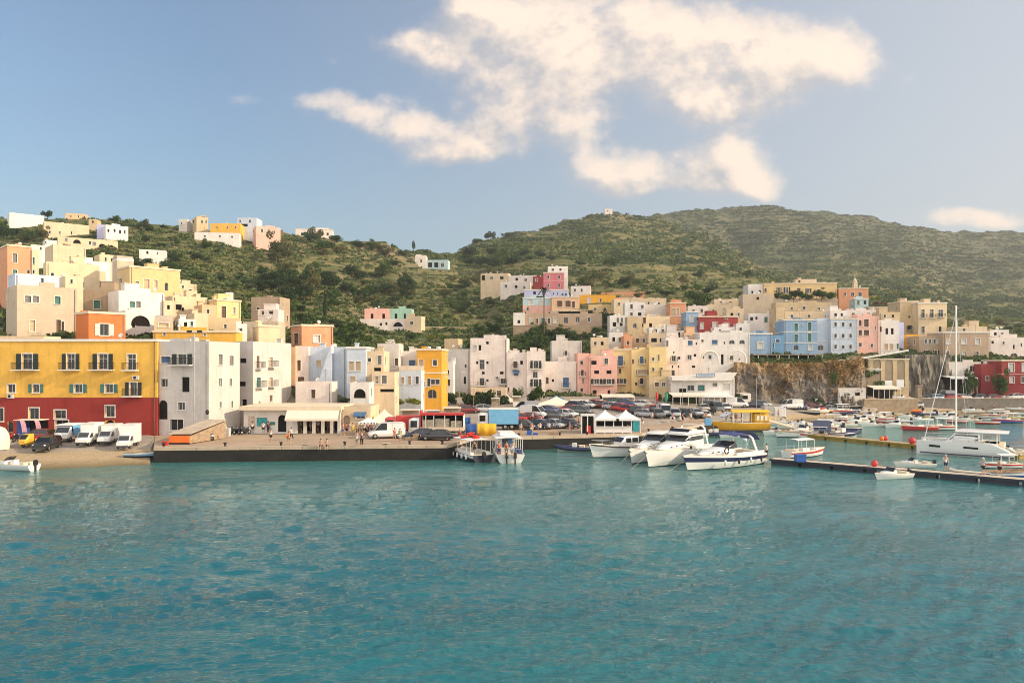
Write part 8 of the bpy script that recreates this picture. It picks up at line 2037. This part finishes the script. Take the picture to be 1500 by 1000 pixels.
def pose(kind):
    P = {'hip': ((0, 0, .95), (.15, .11)), 'waist': ((0, 0, 1.10), (.125, .095)), 'chest': ((0, 0, 1.32), (.165, .11)), 'neck': ((.01, 0, 1.47), .055), 'head0': ((.03, 0, 1.56), (.075, .085)), 'head1': ((.03, 0, 1.67), (.075, .09)), 'nose': ((.135, 0, 1.60), .014)}
    E = [('hip', 'waist'), ('waist', 'chest'), ('chest', 'neck'), ('neck', 'head0'), ('head0', 'head1'), ('head0', 'nose')]
    sw = {'stand': (.02, -.02), 'walk': (.22, -.22), 'sit': (0, 0)}[kind]
    for s, a in ((1, sw[0]), (-1, sw[1])):
        q = 'l' if s > 0 else 'r'
        if kind == 'sit':
            J = {'th': ((.05, s * .1, .90), .085), 'kn': ((.45, s * .13, .92), .06), 'an': ((.48, s * .13, .50), .045), 'to': ((.62, s * .14, .46), .035)}
        else:
            J = {'th': ((.0, s * .095, .86), .085), 'kn': ((a * .55 + .02, s * .10, .49), .058), 'an': ((a * 1.0 - (.06 if a < 0 else 0), s * .10, .09 + (.05 if a < -.1 else 0)), .04), 'to': ((a * 1.0 + .15, s * .115, .035), .034)}
        J.update({'sh': ((0, s * .19, 1.40), .055), 'el': ((-a * .5 - .03, s * .245, 1.13), .042), 'wr': ((-a * .9 + .05, s * .25, .88), .030), 'pa': ((-a * .95 + .07, s * .245, .80), (.020, .036))} if kind != 'sit' else
                 {'sh': ((0, s * .19, 1.40), .055), 'el': ((.02, s * .25, 1.12), .042), 'wr': ((.26, s * .2, 1.00), .030), 'pa': ((.33, s * .19, .98), (.02, .036))})
        for k, v in J.items(): P[k + q] = v
        E += [('hip', 'th' + q), ('th' + q, 'kn' + q), ('kn' + q, 'an' + q), ('an' + q, 'to' + q), ('chest', 'sh' + q), ('sh' + q, 'el' + q), ('el' + q, 'wr' + q), ('wr' + q, 'pa' + q)]
        pa = Vector(J['pa'][0]); w = Vector(J['wr'][0]); d = (pa - w).normalized()
        for f in range(4):
            o = Vector((.026 - .017 * f, 0, 0)) if kind != 'sit' else Vector((0, .026 - .017 * f, 0)); ln = (.055, .065, .062, .048)[f]
            P['f%d%s' % (f, q)] = (tuple(pa + o * 1.3 + d * ln * .6), .009); P['g%d%s' % (f, q)] = (tuple(pa + o * 1.4 + d * ln * 1.1 + Vector((.012, 0, 0))), .008)
            E += [('pa' + q, 'f%d%s' % (f, q)), ('f%d%s' % (f, q), 'g%d%s' % (f, q))]
        P['t' + q] = (tuple(w + d * .05 + Vector((.045, -s * .02, 0))), .010); E.append(('wr' + q, 't' + q))
    return P, E
PM = {}
for kind in ('stand', 'walk', 'sit'):
    P, E = pose(kind); g = {'body': skin_mesh("body", P, E, M_skin, 'hip')}
    def sub(keys, grow, cut=None):
        keys = set(keys); p = {k: (P[k][0], tuple(x + grow for x in P[k][1]) if isinstance(P[k][1], tuple) else P[k][1] + grow) for k in keys}
        if cut: p.update(cut)
        return p, [(a, b) for a, b in E if a in p and b in p]
    mid = lambda a, b, t: tuple(np.array(P[a][0]) * (1 - t) + np.array(P[b][0]) * t)
    p, e = sub(['hip', 'waist', 'chest', 'shl', 'shr'], .016, {'ell': (mid('shl', 'ell', .6), .062), 'elr': (mid('shr', 'elr', .6), .062)}); g['shirt'] = skin_mesh("shirt", p, e, M_white, 'waist')
    p, e = sub(['hip', 'thl', 'thr'], .02, {'knl': (mid('thl', 'knl', .85), .085), 'knr': (mid('thr', 'knr', .85), .085)}); g['shorts'] = skin_mesh("shorts", p, e, M_white, 'hip')
    p, e = sub(['hip', 'thl', 'thr', 'knl', 'knr'], .018, {'anl': (mid('knl', 'anl', .85), .055), 'anr': (mid('knr', 'anr', .85), .055)}); g['trousers'] = skin_mesh("trousers", p, e, M_white, 'hip')
    mb = MB(); mb.ball((.015, 0, 1.665), .108, 10, sq=(.98, .88, .92)); mb.v = [(x, y, max(z, 1.60 + .10 * (x > .06))) for x, y, z in mb.v]; g['hair'] = mb.mesh("hair", [M_hair]); PM[kind] = g
CLOTH = {}
for n, c in dict(white=(.76, .74, .70), black=(.02, .02, .022), navy=(.025, .035, .10), red=(.50, .04, .035), orange=(.75, .24, .05), blue=(.06, .16, .42), grey=(.28, .28, .28), khaki=(.36, .28, .18), yellow=(.70, .55, .08), green=(.25, .50, .10), pink=(.66, .30, .33), sky=(.38, .55, .70)).items(): CLOTH[n] = mat("cloth_" + n, c, .9, var=.12, scale=3)
def person(px, py, hd, kind, top, bottom, label, z=1.7, D=None, group=None, long=False, bag=None, sc=1.0, hat=None):
    D = D or onq(px, py, z)
    r = thing("person", label, "person", ((px - CX) / F * D, D, z - (.83 * sc if kind == 'sit' else 0)), R(hd), group); r.scale = (sc,) * 3
    g = PM[kind]
    link("body", g['body'], r)
    for nm, m in ((None if top is None else 'shirt', top), ('trousers' if long else 'shorts', bottom)):
        if nm: o = link(nm, g[nm], r); o.material_slots[0].link = 'OBJECT'; o.material_slots[0].material = CLOTH[m]
    h = link("hair" if not hat else "hat", g['hair'], r)
    if hat: h.material_slots[0].link = 'OBJECT'; h.material_slots[0].material = CLOTH[hat]
    if bag:
        mb = MB(); mb.loft([[(x, -w, 1.02), (x, w, 1.02), (x, w * .9, 1.42), (x, -w * .9, 1.42)] for x, w in ((-.34, .13), (-.28, .17), (-.14, .18))], 0, True); b = mb.build("backpack", [CLOTH[bag]], r)
    return r
person(397, 647, -90, 'stand', 'white', 'black', "person in a white top and dark shorts standing alone on the open quay")
person(423, 652, 20, 'walk', 'orange', 'khaki', "person walking with an orange backpack on the open quay", bag='orange')
person(427, 645, 160, 'walk', 'white', 'black', "person in a white shirt passing the one with the orange backpack", long=True)
person(470, 656, -95, 'sit', None, 'navy', "bare chested person sitting on the quay edge, left of a pair", z=1.83, D=88.6 + .9)
person(479, 656, -85, 'sit', None, 'black', "bare chested person sitting on the quay edge, right of a pair", z=1.83, D=88.6 + .95)
person(523, 654, -100, 'stand', 'white', 'khaki', "person in a white top standing close to the quay edge", sc=1.05)
person(530, 653, -80, 'stand', 'navy', 'black', "person in dark clothes close to the quay edge", long=True, sc=1.05)
person(386, 635, 100, 'stand', 'white', 'black', "person in front of the teal poster of the ticket hall"); person(370, 634, 95, 'stand', 'white', 'black', "person in front of the notice board of the ticket hall"); person(393, 634, 80, 'stand', 'navy', 'navy', "person in navy at the ticket hall counter", long=True)
ARC = [(441, 'white', 'black'), (455, 'pink', 'white'), (466, 'white', 'navy'), (481, 'red', 'khaki'), (489, 'grey', 'black'), (449, 'black', 'khaki')]
for i, (px, t, b) in enumerate(ARC): person(px, 634 + i % 2, 40 * i, 'stand', t, b, "person in a %s top under the arcade, %s" % (t, ("left by the first column", "before the second column", "in the middle", "right of the middle", "at the right end", "just behind the others")[i]), group="people under the arcade", D=109 + i % 2)
MK = [(502, 640, 'navy', 'blue'), (508, 641, 'red', 'black'), (517, 640, 'yellow', 'yellow'), (524, 638, 'black', 'black'), (529, 637, 'grey', 'khaki'), (534, 638, 'white', 'black'), (539, 639, 'black', 'navy'), (544, 637, 'pink', 'black'), (548, 640, 'white', 'navy'), (552, 637, 'navy', 'khaki'), (556, 636, 'orange', 'black'), (512, 637, 'sky', 'white')]
for i, (px, py, t, b) in enumerate(MK): person(px, py, 53 * i, 'stand' if i % 3 else 'walk', t, b, "person in a %s top in the crowd by the tents, %s from the left" % (t, ("first", "second", "fourth", "fifth", "sixth", "seventh", "eighth", "ninth", "tenth", "eleventh", "twelfth", "third")[i]), group="crowd by the market tents", D=103.5 + (i * 37 % 10) / 6)
person(578, 646, -60, 'walk', 'red', 'khaki', "person in a red top walking in front of the red lorry"); person(586, 647, -90, 'stand', 'green', 'white', "person in a bright green vest in front of the red lorry")
person(674, 646, 170, 'walk', 'pink', 'red', "person in pink near the rear of the display lorry", D=99)
person(866, 632, -90, 'stand', 'red', 'khaki', "person in red at the booth beside the twin roofed kiosk", D=112.5); person(835, 637, 170, 'walk', 'pink', 'pink', "person in a pink outfit walking at the quay edge", D=107.5)
person(791, 641, -70, 'stand', 'white', 'navy', "person in white standing by the bollards at the quay corner", D=105.6); person(779, 640, -100, 'stand', 'pink', 'white', "person in pale pink behind the white tour boat", D=105.5); person(763, 641, 30, 'walk', 'white', 'khaki', "person in white walking behind the white tour boat", D=105); person(804, 639, 100, 'stand', 'sky', 'black', "person in sky blue by the parked black hatchback", D=106.3)
person(895, 634, -90, 'stand', 'yellow', 'khaki', "person in yellow inside the twin roofed kiosk", D=114.8); person(1034, 622, -120, 'stand', 'orange', 'khaki', "person in orange sitting place near the blue bin", D=128, z=1.7); person(941, 631, -60, 'walk', 'navy', 'white', "person in navy right of the kiosk", D=117)
person(1123, 669, 150, 'stand', 'white', 'black', "person in a white top with dark trousers at the inner end of the near pontoon", z=.62, D=87.6, long=True)
person(1385, 690, -100, 'stand', 'white', 'navy', "person in a white shirt and navy shorts standing in the middle of the near pontoon", z=.62, D=77.2, hat='white')
person(1440, 698, 10, 'walk', 'sky', 'black', "person with a white cap walking along the near pontoon", z=.62, D=74.6, hat='white')
person(1464, 697, -30, 'walk', None, 'black', "bare chested person bending at the right end of the near pontoon", z=.62, D=74.0)
r = bpy.data.objects
person(731, 668, -90, 'stand', 'red', 'navy', "passenger in red on the stern of the white tour boat", z=1.0, D=86.3); person(742, 668, -80, 'stand', 'red', 'grey', "passenger in dark red beside the first on the white tour boat", z=1.0, D=86.5); person(751, 667, -100, 'stand', 'white', 'sky', "passenger in white on the white tour boat", z=1.0, D=86.2)
person(695, 663, -90, 'stand', 'black', 'black', "passenger in black on the boat with red life jackets", z=.9, D=89); person(1455, 606, -90, 'stand', 'navy', 'black', "person in navy standing on the right beach", D=169, z=.75)
CF = [(1284, 'white', 'navy'), (1291, 'red', 'black'), (1299, 'sky', 'khaki'), (1307, 'white', 'black'), (1314, 'black', 'khaki'), (1320, 'pink', 'white'), (1275, 'navy', 'khaki')]
for i, (px, t, b) in enumerate(CF): person(px, 588, 70 * i, 'stand', t, b, "person in a %s top at the cafe under the arched wall, %s from the left" % (t, ("second", "third", "fourth", "fifth", "sixth", "seventh", "first")[i]), group="people at the cafe", D=168.6, z=gz(px, 168.6))
BT = [(1071, 'white', 'black'), (1078, 'red', 'khaki'), (1086, 'navy', 'white'), (1064, 'sky', 'navy')]
for i, (px, t, b) in enumerate(BT): person(px, 614, 80 * i, 'stand', t, b, "passenger in a %s top on the yellow excursion boat, %s from the left" % (t, ("second", "third", "fourth", "first")[i]), group="passengers of the yellow excursion boat", D=128, z=1.45)

# ------------------------------------------------------------------ quay clutter
bm_ = MB(); bm_.lathe([(.24, 0), (.2, .06), (.13, .12), (.13, .38), (.22, .44), (.22, .52), (.02, .56)], 12); BOL = bm_.mesh("bollard", [M_iron])
for i, px in enumerate((240, 330, 412, 505, 600, 648)):
    D = float(np.interp(px, [225, 655], [88.3, 91.0])) + .95; o = link("bollard", BOL, None, ((px - CX) / F * D, D, 1.7)); tag(o, "iron bollard along the long quay edge, %s from the left" % ORD[i], "bollard", "bollards along the quay")
for i, (px, dd) in enumerate(((700, 1.0), (760, 1.0), (820, 1.0), (860, 1.0), (950, 1.1), (985, 1.1))):
    D = float(shore(px)) + dd; o = link("bollard", BOL, None, ((px - CX) / F * D, D, 1.7)); tag(o, "iron bollard along the kiosk quay, %s from the left" % ORD[i], "bollard", "bollards along the kiosk quay")
def stack(label, px, D, boxes, m, cat="crate", name="crate"):
    r = thing(name, label, cat, ((px - CX) / F * D, D, zs(px, D)))
    for x, y, z, w, h in boxes:
        mb = MB(); mb.box(x - w, x + w, y - w * .7, y + w * .7, z, z + h, 0)
        for q in (.33, .66): mb.box(x - w - .015, x + w + .015, y - w * .7 - .015, y + w * .7 + .015, z + h * q - .02, z + h * q + .02, 0)
        mb.build("box", [m], r)
stack("stack of wooden boxes left of the white lorry cab", 608, 97.5, [(0, 0, 0, .4, .45), (.1, .05, .46, .35, .4), (-.85, .1, 0, .4, .4)], M_wood)
stack("red crates beside the loading ramp at the quay corner", 242, 91.5, [(0, 0, 0, .3, .5)], M_redp)
stack("blue fish boxes on the kiosk quay", 775, 104.5, [(0, 0, 0, .35, .3), (.05, 0, .31, .35, .3), (.9, .1, 0, .35, .3)], M_bluep)
stack("grey metal box at the start of the motorcycle row", 331, 103, [(0, 0, 0, .55, 1.1)], M_ac, "box", "metal_box")
stack("blue bin standing right of the kiosk on the quay", 1037, 121, [(0, 0, 0, .5, 1.1)], M_skyblue, "bin", "rubbish_bin")
stack("pale planters in a row before the cream awning, left one", 985, 128, [(0, 0, 0, .4, .5), (1.6, 0, 0, .4, .5)], M_white, "planter", "planter")
stack("brown crates by the bollard of the kiosk quay", 808, 104.6, [(0, 0, 0, .3, .35), (.62, .1, 0, .3, .4)], M_wood)
stack("white cool box on the pontoon end of the gangway", 1120, 134, [(0, 0, 0, .5, .6), (1.2, .2, 0, .6, .9)], M_white, "box", "cool_box")
mb = MB(); rr = random.Random(9)
for i in range(7):
    mb.lathe([(.25 + .05 * i % 3, .05 * i), (.34, .05 * i + .03), (.25, .05 * i + .055)], 14)
for i, (px, D) in enumerate(((448, 90.6), (566, 91.3), (747, 102.6))): tag(link("rope_coil", mb.mesh("rope_coil", [M_rope]), None, ((px - CX) / F * D, D, 1.7)), "coil of pale rope on the quay, %s from the left" % ORD[i], "rope", "rope coils on the quay")

for i, (k, px, py, hd, hc) in enumerate([('day', 1148, 622, 170, None), ('row', 1164, 620, 185, 's'), ('gozzo', 1214, 622, 175, None), ('row', 1246, 629, 182, 'n'), ('day', 1280, 625, 178, None), ('day', 1322, 604, 185, None), ('row', 1300, 604, 178, 'r'), ('rib', 1316, 619, 180, 'g'), ('day', 1386, 613, 176, None), ('row', 1402, 619, 182, 'r'), ('day', 1418, 618, 180, None), ('gozzo', 1456, 611, 178, None), ('row', 1492, 613, 180, 'y'), ('day', 1470, 603, 182, None), ('row', 1436, 616, 178, 's'), ('day', 1274, 603.5, 176, None)]):
    boat(k, px, py, hd, "%s moored in the crowded bay, %s of these from the left" % ({'day': 'white motorboat', 'row': 'painted rowing boat', 'gozzo': 'awning boat', 'rib': 'grey inflatable'}[k], ORD[sum(q < px for q in (1148, 1164, 1214, 1246, 1280, 1322, 1300, 1316, 1386, 1402, 1418, 1456, 1492, 1470, 1436, 1274))]), random.Random(i).uniform(.78, .95), hc, "boats in the crowded bay")
for i, (px, py, c, k) in enumerate([(1078, 598, 'white', 'van'), (1104, 596, 'navy', 'hatch'), (1116, 597, 'silver', 'hatch'), (1158, 596, 'white', 'van'), (1196, 594, 'red', 'hatch'), (1214, 594, 'silver', 'hatch'), (1234, 594, 'white', 'hatch')]):
    car(k, px, py, (0, 175, 10, 185, -8, 170, 5)[i], c, "%s %s parked along the cliff foot, %s of seven from the left" % (c, 'van' if k == 'van' else 'car', ORD[i]), 158 + i, "cars along the cliff foot")
for i, (px, D, c) in enumerate(((848, 118, 'red'), (858, 120, 'white'), (866, 119, 'navy'), (780, 121, 'white'), (955, 124, 'sky'), (985, 125, 'red'), (1000, 124, 'black'), (1012, 126, 'white'), (1060, 139, 'orange'), (1100, 146, 'white'), (1140, 149, 'navy'), (720, 118, 'red'))):
    person(px, 0, 67 * i, 'walk' if i % 2 else 'stand', c, ('black', 'khaki', 'navy')[i % 3], "person in a %s top among the parked cars, %s of twelve from the left" % (c, ORD[(2, 3, 4, 1, 5, 6, 7, 8, 9, 10, 11, 0)[i]]), z=zs(px, D), D=D, group="people among the parked cars")
for i, (px, D, h) in enumerate(((673, 140, 7), (694, 143, 7), (770, 128, 6), (1000, 138, 6), (1108, 150, 7))):
    r = thing("street_lamp", "thin street lamp over the parked cars, %s of five from the left" % ORD[i], "street lamp", ((px - CX) / F * D, D, zs(px, D)), 0, "thin street lamps")
    mb = MB(); mb.tube([(0, 0, -.2), (0, 0, h), (.5, 0, h + .15)], [.06, .045, .03], 6); mb.build("pole", [M_steel], r); mb = MB(); mb.box(.35, .95, -.09, .09, h + .12, h + .22); mb.build("lamp_head", [M_ac], r)

# ------------------------------------------------------------------ air
mb = MB(); mb.box(-1900, 2400, -40, 1712, -4.2, 330)
m = bpy.data.materials.new("haze_air"); m.use_nodes = True; t = NT(m.node_tree); t.n.remove(t.n['Principled BSDF'])
v = t.node('ShaderNodeVolumePrincipled'); v.inputs['Color'].default_value = (.80, .84, .88, 1); v.inputs['Density'].default_value = 0.00020; v.inputs['Anisotropy'].default_value = 0.25
t.l.new(v.outputs[0], t.n['Material Output'].inputs['Volume'])
tag(mb.build("haze", [m]), "thin pale sea haze over the harbour and hills", "haze", kind='stuff')
